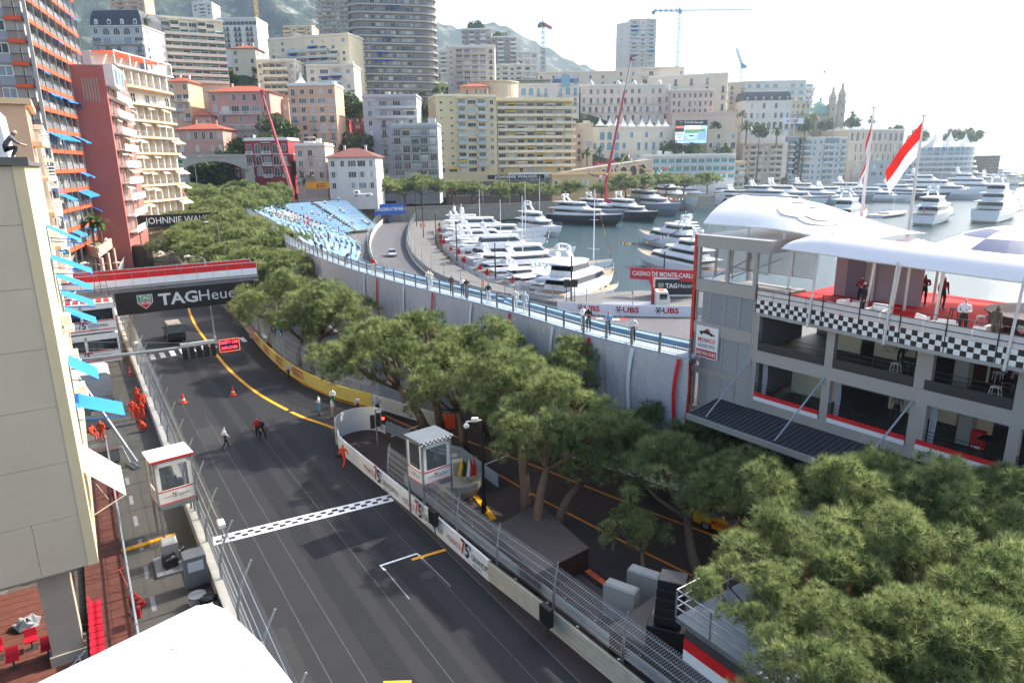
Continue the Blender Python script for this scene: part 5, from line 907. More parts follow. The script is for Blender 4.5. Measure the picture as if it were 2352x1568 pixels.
g2 = 'umbrella pines in the avenue towards the far corner'
for i, (px, py, Y) in enumerate(row): pine(px, py + 6, Y, 'm', None, 'umbrella pine in the dense avenue left of the grandstand', g2, 1.0 if Y < 170 else 1.15, i, 1.0, 5)
fl = [(865, 424, 252, 1.25), (925, 424, 256, .9), (968, 418, 256, 1.05), (1040, 428, 262, .9), (1085, 430, 264, .8), (1150, 432, 268, .85), (1195, 432, 270, .85), (1240, 434, 274, .85), (1305, 428, 282, .9), (1385, 430, 292, .8), (1432, 414, 296, 1), (1478, 414, 300, 1), (1530, 410, 306, 1), (1575, 412, 312, .9), (1625, 408, 318, .9)]
for i, (px, py, Y, s) in enumerate(fl): pine(px, py, Y, 'f', None, 'umbrella pine on the promenade, %s from the left' % ['first and largest', 'second', 'third', 'fourth', 'fifth', 'sixth', 'seventh', 'eighth', 'ninth', 'tenth', 'eleventh', 'twelfth', 'thirteenth', 'fourteenth', 'fifteenth'][i], 'umbrella pines along the promenade', s * 1.4, i, .85, 6, zb=4.5)
def broad_mesh(seed, m):
 g = np.random.default_rng(seed); n = 46; c = unit(g.normal(size=(n, 3))) * g.uniform(.2, 1, (n, 1)) ** .5 * np.array([3.6, 3.6, 2.8]); r = g.uniform(.7, 1.3, n); k = 34
 d = unit(g.normal(size=(n, k, 3))); P = (c[:, None] + d * r[:, None, None] * g.uniform(.6, 1.05, (n, k, 1))).reshape(-1, 3); u = unit(g.normal(size=P.shape)) * .3; v = unit(np.cross(u, g.normal(size=P.shape))) * .2
 V = np.stack([P - u - v, P + u - v, P + u + v, P - u + v], 1).reshape(-1, 3); tn = np.repeat(np.clip(g.normal(.4, .22, (n, k)) + g.normal(0, .12, (n, 1)), 0, 1).ravel(), 4); return np_mesh('crown', V, 4, m, tn)
BR = [broad_mesh(5, LEAF), broad_mesh(6, LEAF), broad_mesh(7, OLIVE), broad_mesh(8, BOUG)]
def tree(px, py, Y, s, k, label,  sz=1., name='leafy_tree', cat='tree', group='trees on the slope between the houses'):
 Y *= TS; s *= TS; c = at(px, py, Y); z0 = max(min(land(c.x, c.y), c.z - 3 * s), 0); root = thing(name, label, cat, (c.x, c.y, z0), 0, group); put('crown', BR[k], root, (0, 0, c.z - z0), px * .37 % 6, (s, s, s * sz)); mb = MB(); mb.limb([(0, 0, -1), (.2, 0, (c.z - z0) * .5), (0, .1, c.z - z0)], [.35 * s, .28 * s, .1 * s], 7); mb.ob('trunk', BARK, root)
hill = [(792, 232, 262, 1.4, 0, 'dark tree left of the big round tower foot'), (812, 250, 258, 1.1, 1, 'tree under the round tower beside the grey apartments'), (780, 300, 250, .9, 0, 'bright round tree on the ramp below the red house'), (822, 330, 238, 1.3, 2, 'olive tree on the wooded bank left of the grey house'), (800, 346, 236, 1.2, 0, 'dark tree on the bank above the white house roof'), (770, 330, 238, .9, 1, 'small tree beside the salmon apartments foot'), (625, 285, 222, 1.2, 2, 'yellowish tree in front of the pink villa corner'), (650, 310, 220, 1.2, 1, 'tree beside the red mobile crane boom'), (622, 322, 216, 1.0, 2, 'olive tree above the red and white villa'), (545, 338, 220, 1.1, 0, 'tree right of the pink lodge'), (470, 205, 262, 1.6, 0, 'dark tree above the pink annex roof'), (450, 235, 258, 1.4, 1, 'tree beside the peach house'), (528, 360, 212, 1.0, 0, 'shrubby tree over the road bridge'), (426, 205, 262, 1.2, 0, 'tree behind the peach house'), (505, 398, 208, 1.5, 0, 'dark tree under the road bridge'), (440, 400, 206, 1.6, 1, 'dark tree under the left end of the road bridge'), (665, 380, 210, 1.0, 0, 'dark tree between the villa and the slim house'), (740, 400, 206, .8, 0, 'dark tree between slim and white houses'), (385, 160, 262, 1.1, 1, 'tree below the long cream apartments left end'), (526, 186, 290, 1.1, 1, 'green tree beside the cream villa block'), (715, 380, 218, .5, 1, 'narrow cypress on the ramp'),
  (1150, 90, 455, 1.6, 0, 'roof garden trees on the stepped tower'), (1092, 62, 460, 1.4, 0, 'roof garden trees on the taller stepped tower'), (1640, 290, 330, 1.0, 0, 'tree on the terrace below the rotunda'), (1590, 345, 312, 1.2, 0, 'dark shrubs under the giant screen'), (1540, 345, 312, 1.3, 1, 'shrubs left of the giant screen on the hotel roof'), (1660, 350, 314, 1.1, 0, 'shrubs right of the giant screen'), (1850, 285, 396, 1.4, 0, 'tree below the sand coloured palace'), (1900, 288, 430, 1.3, 0, 'tree below the opera house'), (1745, 300, 372, 1.2, 1, 'tree on the beige block roof'), (2060, 300, 440, 1.3, 0, 'tree behind the colonnade building'), (2110, 315, 445, 1.6, 1, 'tree left of the round building roof'), (2190, 312, 452, 1.5, 1, 'tree group behind the round building'), (2232, 310, 455, 1.7, 0, 'tall tree behind the right of the round building'), (1960, 280, 430, 1.2, 0, 'tree left of the first flag pole top'), (1400, 378, 292, .7, 3, 'pink bougainvillea on the viaduct parapet'), (1372, 380, 290, .6, 3, 'magenta bougainvillea further left on the viaduct'), (1430, 370, 296, .9, 0, 'shrub above the viaduct')]
for px, py, Y, s, k, lab in hill: tree(px, py, Y, s, k, lab, 1.6 if 'cypress' in lab else 1.)
for i in range(34):
 rng = random.Random(300 + i); x = rng.uniform(-180, 140); y = TS * toe(x / TS) + rng.uniform(15, 130); z = land(x, y); root = thing('leafy_tree', 'green tree filling a gap between houses on the slope', 'tree', (x, y, z), 0, 'trees on the slope between the houses'); put('crown', BR[i % 3], root, (0, 0, 2.6), i, (1.1,) * 3); mb = MB(); mb.limb([(0, 0, -1), (0, 0, 2.6)], [.4, .2]); mb.ob('trunk', BARK, root)
g = np.random.default_rng(3); V = []
for k in range(34):
 a = g.uniform(0, 2 * pi); el = g.uniform(-.5, 1.2); d = np.array([math.cos(a) * math.cos(el), math.sin(a) * math.cos(el), math.sin(el)]); p = np.zeros(3); sd = np.cross(d, [0, 0, 1]); sd = sd / np.linalg.norm(sd)
 for j in range(5):
  q = p + d * .55; w0, w1 = .32 * math.sin(pi * (j + .3) / 5.6), .32 * math.sin(pi * (j + 1.3) / 5.6); V += [p - sd * w0, p + sd * w0, q + sd * w1, q - sd * w1]; p = q; d = d + np.array([0, 0, -.28]); d /= np.linalg.norm(d)
PALM = np_mesh('frond_crown', np.array(V), 4, LEAF, g.uniform(.2, .7, len(V)))
def palm(p, h, lab, s=1.): root = thing('palm_tree', lab, 'tree', p, 0, 'palm trees'); put('frond_crown', PALM, root, (0, 0, h), p[0], (s,) * 3); mb = MB(); mb.limb([(0, 0, -1), (.15, 0, h * .5), (0, 0, h)], [.26 * s, .2 * s, .24 * s], 7); mb.ob('trunk', BARK, root)
for px, py, Y, h, lab, s in ((700, 412, 203, 7, 'palm beside the slim beige house', 1.3), (765, 225, 262, 5, 'palm left of the round tower foot', 1), (1004, 205, 288, 7, 'palm in front of the round tower right corner', 1.1), (973, 214, 284, 5, 'shorter palm on the grey apartments roof', .9), (333, 48, 236, 5, 'palm between the mansard building and the cream apartments', 1), (1348, 350, 292, 6, 'palm beside the viaduct top', 1.2), (1376, 345, 296, 6, 'second palm right of the viaduct palm', 1), (1715, 290, 330, 8, 'palm on the beige block roof terrace', 1.6), (1785, 300, 352, 7, 'palm below the dark roofed palace', 1.5), (1690, 262, 360, 8, 'slim palm left of the dark roofed palace', 1.1), (1706, 260, 360, 8, 'slim palm close to the dark roofed palace', 1.1), (1958, 262, 440, 8, 'tall palm on the skyline near the opera', 1.6), (1940, 285, 425, 6, 'palm left of the skyline palm', 1.2), (2003, 275, 432, 6, 'palm behind the first flag', 1.5), (1870, 268, 400, 7, 'palm in front of the opera house', 1.5)):
 c = at(px, py, Y * TS); palm((c.x, c.y, c.z - h * TS), h * TS, lab, s * TS)
for px, py, lab in ((207, 508, 'left palm on the podium roof garden'), (226, 513, 'right palm on the podium roof garden')): c = at(px, py, 118); palm((c.x, c.y, 6.7), c.z - 6.7, lab, .8)
# race direction building on the right
RA = Vector((13.7, 37.3, 0)); RX = Vector((.590, -.807, 0)); RY = Vector((.807, .590, 0)); RRZ = math.atan2(-.807, .590)
def rl(x, y, z=0.): return RA + RX * x + RY * y + Vector((0, 0, z))
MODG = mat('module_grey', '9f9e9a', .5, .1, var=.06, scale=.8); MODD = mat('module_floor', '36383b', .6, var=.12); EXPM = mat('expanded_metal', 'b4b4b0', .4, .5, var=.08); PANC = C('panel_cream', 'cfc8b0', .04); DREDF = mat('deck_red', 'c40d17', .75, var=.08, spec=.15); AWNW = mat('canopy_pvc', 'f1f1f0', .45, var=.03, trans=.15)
root = thing('race_direction_building', 'grey modular race direction building with red deck and checkered railing', 'building', RA, RRZ)
def edge(x): return -.1 - 1.0 * math.sin(min(1, max(0, (x - 1.2) / 12)) * pi / 2) ** 1.3
def add(name, m, *boxes, par=None):
 mb = MB(); [mb.box(*b) for b in boxes]; return mb.ob(name, m, par or root)
XC = [0, 4.4, 8.8, 12.8, 17.2]; LV = [(6.05, 6.6), (8.85, 9.55), (11.75, 12.25)]
for z0, z1 in LV: add('floor_beam', MODG, (-.2, 0, z0, 18.5, .35, z1))
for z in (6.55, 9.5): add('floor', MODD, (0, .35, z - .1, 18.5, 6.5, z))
mb = MB(); mb.prism([(0.02, .1)] + [(x, edge(x) + .06) for x in np.arange(.5, 18.6, 1.)] + [(18.5, 10), (.02, 10)], 12.15, 12.28); mb.ob('deck_floor', DREDF, root); add('deck_slab', MODG, (-.1, .36, 11.8, 18.5, 10, 12.14))
for x in XC:
 for k, (a, b) in enumerate(((6.6, 8.85), (9.55, 11.75))):
  add('column', MODG, (x - .22, .02, a, x + (.22 if x != 8.8 else .5), .34, b))
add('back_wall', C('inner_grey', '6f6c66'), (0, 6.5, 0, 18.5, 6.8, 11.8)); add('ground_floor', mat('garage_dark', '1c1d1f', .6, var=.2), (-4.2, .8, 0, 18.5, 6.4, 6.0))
for (x0, x1, y, z0, z1) in ((.6, 3.4, 3.2, 6.6, 8.85), (2.4, 4.2, 3.6, 9.55, 11.75), (4.8, 6.9, 3.9, 9.55, 11.75), (5.6, 9.0, 4.6, 6.6, 8.85), (9.9, 10.6, 4.6, 6.6, 8.85)): add('partition', PANC, (x0, y, z0, x1, y + .12, z1))
for x in (9.3, 10.4, 11.7, 13.0, 14.3, 15.6): add('glazing_bar', PW, (x, 3.3, 9.55, x + .08, 3.38, 11.75))
add('red_carpet', mat('carpet_red', '7d1a1c', .9), (9, 3.4, 9.5, 18, 6.45, 9.53)); add('concrete_column', C('inner_column', '9a9790'), (9.5, 1.9, 9.5, 10.1, 2.5, 11.75), (9.9, 2.2, 6.6, 10.5, 2.8, 8.85))
add('poster', mat('poster_print', 'b8b09c', .6, var=.4, scale=5), (5.2, 3.86, 9.9, 6.1, 3.89, 11.4))
for x0, x1 in zip(XC, XC[1:] + [18.5]):
 q = add('band_panel', WW, (x0 + .25, -.05, 6.62, x1 - .25, 0, 6.86)); add('red_band', RW, (x0 + .25, -.05, 6.865, x1 - .25, 0, 7.1))
 mb = MB()
 for z in (7.25, 7.42, 7.6): mb.tube((x0 + .25, .05, z), (x1 - .25, .05, z), .018, n=4)
 for x in np.linspace(x0 + .25, x1 - .25, 4): mb.tube((x, .05, 6.6), (x, .05, 7.62), .025, n=4)
 mb.ob('railing', BLACK, root)
 add('balustrade_panel', mat('dark_kick_panel', '2d2f33', .5, var=.1), (x0 + .25, .0, 9.57, x1 - .25, .05, 10.05)); mb = MB()
 for z in (10.25, 10.5): mb.tube((x0 + .25, .05, z), (x1 - .25, .05, z), .02, n=4)
 for x in np.linspace(x0 + .25, x1 - .25, 3): mb.tube((x, .05, 9.57), (x, .05, 10.52), .025, n=4)
 mb.ob('railing', BLACK, root)
for x in (.5, 4.8, 9.4): mb = MB(); [mb.limb([(x + .05 * i, .4 + .05 * (i % 2), 8.8), (x + .07 * i, .4 + .05 * (i % 2), 7.8), (x + .05 * i, .42, 6.8)], [.05, .035, .05], 5) for i in range(4)]; mb.ob('clear_curtain', mat('clear_pvc', 'a9abb4', .3, var=.1), root)
CHK = MB(); CHW = MB(); step = .26
CKM = mat('check_black', '18191b', .5, var=0)
for k in range(int(18.2 / .26)):
 x = k * .26; y0, y1 = edge(x), edge(x + .26)
 for j in range(3):
  z = 11.72 + j * .24
  q = MB(); q.obox((x, y0, z), (.26, y1 - y0, 0), (0, .04, 0), (0, 0, .24)); o = None
  (CHK if (k + j) % 2 else CHW).obox((x, y0, z), (.26, y1 - y0, 0), (0, .04, 0), (0, 0, .24))
o = CHK.ob('black_checks', CKM, root); o['kind'] = 'stuff'; o = CHW.ob('white_checks', WHITE, root); o['kind'] = 'stuff'
mb = MB(); mb2 = MB()
for k in range(18):
 x = k; y0, y1 = edge(x), edge(x + 1.0); mb.obox((x + .02, y0 + .02, 12.46), (.96, y1 - y0, 0), (0, .03, 0), (0, 0, .5)); [mb2.tube((x, y0, z), (x + 1, y1, z), .022, n=4) for z in (12.7, 12.98, 13.3)]
 if k % 2 == 0: mb2.tube((x, y0, 11.7), (x, y0, 13.32), .03, n=4)
 add('deck_lip', MODG, (x, min(y0, y1) - .02, 11.55, x + 1, .1, 11.72))
o = mb.ob('white_kick_panels', mat('pale_panel', 'd9d3d0', .4, var=.05), root); o['kind'] = 'stuff'; mb2.ob('deck_railing', BLACK, root)
add('deck_back_wall', C('deck_mauve', 'a4979a', .05), (1.5, 5.2, 12.28, 6.2, 5.4, 14.9)); add('deck_door', mat('door_violet', '70677a', .6), (2.2, 5.15, 12.3, 3.2, 5.19, 14.5))
def exp_panel(w, h):
 def make():
  mb = MB(); n = int(w / .1); m_ = int(h / .085)
  for r in range(m_):
   z = r * .085 + .04
   for i in range(n): a, b = i * w / n, (i + 1) * w / n; za, zc = z + (.03 if (i + r) % 2 else -.03), z + (-.03 if (i + r) % 2 else .03); mb.add([(a, 0, za - .018), (b, 0, zc - .018), (b, .02, zc + .022), (a, .02, za + .022)], [(0, 1, 2, 3)])
  for b in ((0, -.02, 0, .05, .04, h), (w - .05, -.02, 0, w, .04, h), (0, -.02, 0, w, .04, .05), (0, -.02, h - .05, w, .04, h)): mb.box(*b, 1)
  return mb.mesh('mesh_panel', [EXPM, MODG])
 return cached(('exp', w, h), make)
for (z0, z1) in ((5.0, 7.3), (7.6, 9.8), (10.45, 12.4)):
 for k in range(4): put('mesh_panel', exp_panel(1.03, round(z1 - z0, 2)), root, (-4.22 + k * 1.04, .02, z0))
for z0, z1 in ((4.4, 5.0), (7.3, 7.6), (9.8, 10.45), (12.4, 13.05)): add('stair_beam', MODG, (-4.3, 0, z0, -.2, .4, z1))
for k in range(3): put('mesh_panel', exp_panel(1.5, 2.0), root, (-4.2 + k * 1.55, 5.0, 13.05));
for k in range(3): put('mesh_panel', exp_panel(1.5, 2.0), root, (-4.25, 4.9 - k * 1.6, 13.05), -pi / 2)
add('stair_post', MODG, (-4.3, 0, 13.05, -4.1, .2, 15), (-2.2, .02, 13.05, -2.05, .16, 15)); add('stair_post', MODG, (-.4, 0, 13.05, -.2, .2, 15), (-4.3, 5, 4, -4.1, 5.2, 15)); add('stair_core', mat('stair_grey', '7c7c7e', .7, var=.1), (-4.1, .5, 0, -.1, 5, 12.4))
add('red_corner', mat('corner_red', 'c22c1e', .5, var=.05), (-4.5, -.06, 0, -4.3, .35, 15.7)); rf = add('stair_roof', MODG, (-4.3, -.05, 15.0, .6, 6.2, 15.7)); mb = MB(); mb.tube((1.0, 3.0, 15.7), (1.0, 3.0, 16.1), .12); mb.tube((1.0, 3.0, 16.1), (2.4, 3.4, 16.0), .12); mb.ob('vent_pipe', DKGREY, root)
mb = MB(); [mb.tube((-3.6, .6 + .0, 13.1 + .0), (-.6, 1.4, 15.0), .03) for _ in (1,)]; mb.tube((-2.6, .8, 13.2), (.3, 1.8, 14.6), .03); mb.tube((-2.4, .9, 13.9), (-2.4, .9, 13.1), .03); mb.tube((-2.4, .9, 13.9), (0, .9, 13.7), .03); mb.ob('stair_rail', STEEL, root)
sg = add('sign_board', mat('sign_white', 'e8e8e8', .4, var=.03), (-3.95, -.14, 8.35, -2.35, -.02, 10.3)); sf = lambda x, y: Vector((x, -.152, y)); add('sign_red_bar', RLET, (-3.9, -.15, 8.42, -2.4, -.141, 8.85), par=sg)
letters('MONACO', .36, RLET, sg, sf, .008, 1.25, dx=-3.15, dy=9.45); letters('GRAND PRIX', .3, KLET, sg, sf, 0, 1.25, dx=-3.15, dy=9.1); letters('DIRECTION COURSE', .3, WHITE, sg, lambda x, y: Vector((x, -.162, y)), .006, 1.42, dx=-3.15, dy=8.63)
shape([(-.55, -.05), (.55, -.16), (.6, -.1), (.2, .02), (.1, .16), (-.1, .14), (-.3, .05), (-.55, .03)], KLET, sg, sf, 'racing_car_emblem', -3.15, 9.95); shape([(-.2, .05), (.25, .03), (.1, .2), (-.05, .2)], RLET, sg, lambda x, y: Vector((x, -.16, y)), 'racing_car_emblem', -3.15, 9.98); [shape([(.1 * math.cos(a), .1 * math.sin(a)) for a in np.linspace(0, 5.8, 9)], KLET, sg, lambda x, y: Vector((x, -.165, y)), 'racing_wheel_emblem', -3.15 + dx_, 9.86) for dx_ in (-.4, .32)]
mb = MB(); mb.obox((-2.2, 0, 5.9), (11.4, 0, 0), (0, -2.7, -.35), (0, 0, .12)); lg = mb.ob('ledge_canopy', mat('ribbed_roof', '3f4147', .6, var=.1), root); mb = MB()
for k in range(38): mb.obox((-2.1 + k * .3, -.05, 6.025), (.05, 0, 0), (0, -2.6, -.337), (0, 0, .03))
o = mb.ob('roof_ribs', mat('ribbed_roof_dark', '2b2d31', .6), lg); o['kind'] = 'stuff'; mb = MB(); mb.obox((-2.25, -2.7, 5.35), (11.5, 0, 0), (0, -.1, 0), (0, 0, .35)); mb.ob('gutter_edge', MODG, root)
for x in (0, 4.4, 8.8): mb = MB(); mb.tube((x - .1, -.02, 8.95), (x - 1.0, -2.6, 5.8), .05, n=8); mb.ob('strut', STEEL, root)
mb = MB(); N = 12; V_ = lambda x, f: (x, 1.2 + 7.2 * f, 16.15 + (1.5 * math.sin(pi * f) ** .8 + .1) * max(.12, 1 - max(0, (x + 2.2) / 7) ** 1.5) - .35 * max(0, x / 5))
mb.loft([[V_(x, i / N) for i in range(N + 1)] for x in np.linspace(-4.9, 4.8, 11)], closed=False); vl = thing('vault_canopy', 'white vaulted canopy with a faded crest on the stair block roof', 'canopy', RA, RRZ); o = mb.ob('membrane', AWNW, vl, smooth=True); mb = MB(); mb.path([V_(x, 0) for x in np.linspace(-4.9, 4.8, 11)], .05); mb.path([V_(-4.9, i / N) for i in range(N + 1)], .05); mb.ob('edge_tube', WHITE, vl)
for x, y in ((-4.5, 1.3), (-1.8, 1.3), (.5, 1.3), (3.2, 1.3)): mb = MB(); mb.tube((x, y, 15.7), (x, y, 16.25), .07); mb.ob('post', PW, vl)
GOLD = mat('faded_gold', 'ebe2cc', .6, var=.2, scale=3); FRED = mat('faded_red', 'e3c4c0', .6, var=.2, scale=3)
def on_vault(cx, cf, k): return lambda x, y: Vector(V_(cx + x * k, min(.98, cf + y * k / 7.2))) + Vector((0, -.02, .03))
def ringpatch(r0, r1, m, fn, nm, a0=0, a1=2 * pi): mb = MB(); mb.loft([[fn(r * math.cos(a), r * math.sin(a)) for r in (r0, r1)] for a in np.linspace(a0, a1, 20)], closed=False); mb.ob(nm, m, vl)
ringpatch(.8, 1.25, GOLD, on_vault(.0, .32, 1), 'crest_ring'); ringpatch(.02, .75, FRED, on_vault(1.3, .3, 1), 'crest_field'); ringpatch(1.0, 1.3, GOLD, on_vault(1.3, .3, 1), 'crest_ring')
fc = thing('front_canopy', 'long curved white awning over the deck front', 'canopy', RA, RRZ); mb = MB(); xs_ = np.linspace(1.2, 18.5, 28)
def FC(x, f):
 k = min(1, (x - 1.2) / 1.6) ** .5 if x < 2.8 else 1.; y = edge(x) + .1 + 2.3 * f * (.55 + .45 * k); return (x + (.5 * f if x < 3 else .2), y, 15.4 - .022 * x + (.7 * math.sin(pi * min(1, f * .9)) ** .7) * (.35 + .65 * k) + .25 * f)
mb.loft([[FC(x, i / 8) for i in range(9)] for x in xs_], closed=False); mb.ob('membrane', AWNW, fc, smooth=True); mb = MB(); mb.path([FC(x, 0) for x in xs_], .05); mb.ob('edge_tube', WHITE, fc)
for x, y, z0 in ((1.5, .3, 12.3), (3.3, edge(3.3) - .1, 11.5), (5.2, 1.6, 12.3), (7.4, edge(7.4) - .1, 11.5), (8.6, 1.2, 12.3), (12.4, edge(12.4) - .1, 11.5), (13.0, .9, 12.3), (6.2, 2.2, 12.3)): mb = MB(); mb.tube((x, y, z0), (x + .1, y + .2, 15.4), .06, n=8); mb.ob('pole', PW, fc)
mb = MB(); mb.add([(3.6, 4.0, 15.2), (6.2, 3.2, 15.1), (6.6, 6.5, 15.4), (4.2, 7.6, 15.7)], [(0, 1, 2, 3)]); mb.add([(4.4, 12.2, 14.9), (15, 13, 14.9), (15.4, 14.4, 15.5), (5, 13.6, 15.6)], [(0, 1, 2, 3)]); sl_ = thing('flat_sail_roof', 'flat white sail roof between the vault and the checked dome', 'canopy', RA, RRZ); o = mb.ob('membrane', AWNW, sl_); o.modifiers.new('s', 'SOLIDIFY').thickness = .08; mb = MB(); [mb.tube((x, y, 12.2), (x, y, 15.4), .07) for x, y in ((3.8, 5.0), (6.1, 3.8), (6.4, 6.4), (4.4, 9))]; mb.ob('sail_post', PW, sl_); mb = MB(); mb.box(3.7, 4.1, 14.5, 6.1, 4.2, 15.05); mb.ob('valance', mat('pvc_rose', 'd9c2bf', .6), sl_)
dm = thing('checked_dome', 'shallow dome canopy in white and slate blue checks', 'canopy', rl(9.4, 7.2), RRZ); CB = mat('check_slate', '5a6688', .5, var=.05, trans=.2)
for ring in range(4):
 for seg in range(14):
  a0, a1 = 2 * pi * seg / 14, 2 * pi * (seg + 1) / 14; f0, f1 = ring / 4, (ring + 1) / 4; mb = MB(); DZ = lambda f: 15.0 + 1.6 * math.cos(f * pi / 2)
  mb.loft([[(4.6 * f * math.cos(a), 4.6 * f * math.sin(a), DZ(f)) for f in np.linspace(f0, f1, 4)] for a in np.linspace(a0, a1, 4)], closed=False); mb.ob('gore_panel', CB if ring in (1, 2) and (seg // 2 + ring) % 2 else AWNW, dm, smooth=True)
mb = MB(); mb.path([(4.62 * math.cos(a), 4.62 * math.sin(a), 15.0) for a in np.linspace(0, 2 * pi, 40)], .06); [mb.tube((4.5 * math.cos(a), 4.5 * math.sin(a), 12.3), (4.5 * math.cos(a), 4.5 * math.sin(a), 15), .07) for a in (3.5, 4.4, 5.3, 6.1)]; mb.ob('rim', PW, dm)
br = thing('round_bar', 'dark curved bar with red base on the red deck', 'bar', rl(12.6, 2.2, 12.28), RRZ); mb = MB(); mb.lathe([(2.0, 0), (2.0, .3)], 28); mb.ob('base', RW, br); mb = MB(); mb.lathe([(2.02, .3), (2.1, 1.1), (2.25, 1.12), (2.25, 1.18), (1.4, 1.18)], 28); mb.ob('counter', mat('bar_dark', '2a1c20', .35), br); bf = lambda x, y: Vector((-2.1 * math.cos(x / 2.1 + .6), -2.1 * math.sin(x / 2.1 + .6) - .02, y)); tag_shield(br, lambda x, y: Vector((-.2 + x, -2.12, .75 + y)), .3, 0, 0)
def lounge(x, y, lab):
 r = thing('lounge_chair', lab, 'chair', rl(x, y, 12.28), RRZ + x, 'white lounge chairs on the red deck'); mb = MB(); mb.bevbox(-.35, -.35, .05, .35, .35, .42, .04); mb.ob('seat', WHITE, r); mb = MB(); mb.bevbox(-.35, .25, .42, .35, .36, .8, .03); mb.ob('backrest', WHITE, r); mb = MB(); mb.bevbox(-.42, -.35, .05, -.355, .35, .6, .02); mb.bevbox(.355, -.35, .05, .42, .35, .6, .02); o = mb.ob('armrests', WHITE, r); o['kind'] = 'stuff'
for x, y, l in ((4.3, .6, 'white lounge chair at the left front of the deck'), (4.9, 1.3, 'white lounge chair behind the leftmost one'), (6.3, .5, 'white lounge chair beside the man in the dark suit'), (8.8, .0, 'white lounge chair behind the rail in mid deck'), (9.7, -.2, 'white lounge chair right of the mid deck one'), (11.0, -.3, 'white lounge chair in front of the bar')): lounge(x, y, l)
def stool(p, m, lab, h=.78, g='bar stools'):
 r = thing('bar_stool', lab, 'stool', p, RRZ, g); mb = MB(); mb.bevbox(-.18, -.18, h - .05, .18, .18, h, .02); mb.ob('seat', m, r)
 for sx, sy in ((-1, -1), (1, -1), (1, 1), (-1, 1)): mb = MB(); mb.limb([(sx * .14, sy * .14, h - .05), (sx * .24, sy * .24, 0)], [.02, .018], 5); mb.ob('leg', m, r)
 mb = MB(); mb.path([(-.2, -.2, .28), (.2, -.2, .28), (.2, .2, .28), (-.2, .2, .28)], .012, 4, closed=True); mb.ob('footrest', m, r)
stool(rl(9.0, 2.4, 12.28), BLACK, 'black bar stool on the red deck'); stool(rl(10.4, 1.6, 12.28), WHITE, 'pale bar stool next to the round bar')
stool(rl(7.2, 1.2, 9.5), WHITE, 'white angular stool on the second balcony', .7); stool(rl(11.6, .9, 9.5), WHITE, 'white angular stool on the third balcony', .7); stool(rl(8.3, 1.3, 9.5), BLACK, 'black stool beside the column on the second balcony', .6)
def pedestal(p, lab):
 r = thing('pedestal_table', lab, 'table', p, RRZ, 'black pedestal tables'); mb = MB(); mb.box(-.4, -.4, 1.02, .4, .4, 1.06); mb.ob('top', BLACK, r); mb = MB(); mb.box(-.06, -.06, .03, .06, .06, 1.02); mb.ob('stem', BLACK, r); mb = MB(); mb.box(-.27, -.27, 0, .27, .27, .03); mb.ob('base', BLACK, r)
pedestal(rl(7.9, 1.0, 9.5), 'black high table on the second balcony'); pedestal(rl(12.2, .9, 9.5), 'black high table on the third balcony'); pedestal(rl(11.6, 1.2, 6.56), 'black high table on the lower right balcony')
def wire_chair(x, y, lab):
 r = thing('wire_chair', lab, 'chair', rl(x, y, 9.54), RRZ + x * 2, 'white geometric wire chairs'); mb = MB(); H6 = [(.3 * math.cos(a), -.2 + .05 * math.sin(a), .8 + .33 * math.sin(a)) for a in np.arange(0, 6.28, 1.047)]; mb.path(H6, .018, 4, closed=True); [mb.tube(H6[i], (.05, -.22, .8), .014, n=4) for i in range(6)]; mb.ob('backrest', WHITE, r); S6 = [(.28 * math.cos(a), .02 + .24 * math.sin(a), .46) for a in np.arange(0, 6.28, 1.047)]; mb = MB(); mb.path(S6, .018, 4, closed=True); [mb.tube(S6[i], (0, 0, .44), .014, n=4) for i in range(6)]; mb.ob('seat', WHITE, r)
 for i in (0, 2, 3, 5): mb = MB(); mb.tube(S6[i], (S6[i][0] * 1.2, S6[i][1] * 1.3, 0), .016, n=4); mb.ob('leg', WHITE, r)
for i, (x, y) in enumerate(((10.7, 3.9), (11.3, 4.6), (12.1, 3.8), (12.8, 4.7), (13.3, 3.9), (14.2, 4.5))): wire_chair(x, y, 'white wire chair behind the glazing, number %s from the column' % ['first', 'second', 'third', 'fourth', 'fifth', 'sixth'][i] if False else ['white wire chair nearest the grey column behind the glass', 'white wire chair second from the grey column behind the glass', 'white wire chair in front, third from the column', 'white wire chair at the back, fourth from the column', 'white wire chair in front, fifth from the column', 'white wire chair farthest right behind the glass'][i])
rb = thing('red_dispenser', 'red stand with white label on the lower right balcony', 'stand', rl(10.8, 2.4, 6.56), RRZ); mb = MB(); mb.bevbox(-.25, -.2, 0, .25, .2, .9, .02); mb.ob('body', RW, rb); mb = MB(); mb.box(-.18, -.215, .08, .18, -.2, .18); mb.ob('label_plate', WHITE, rb)
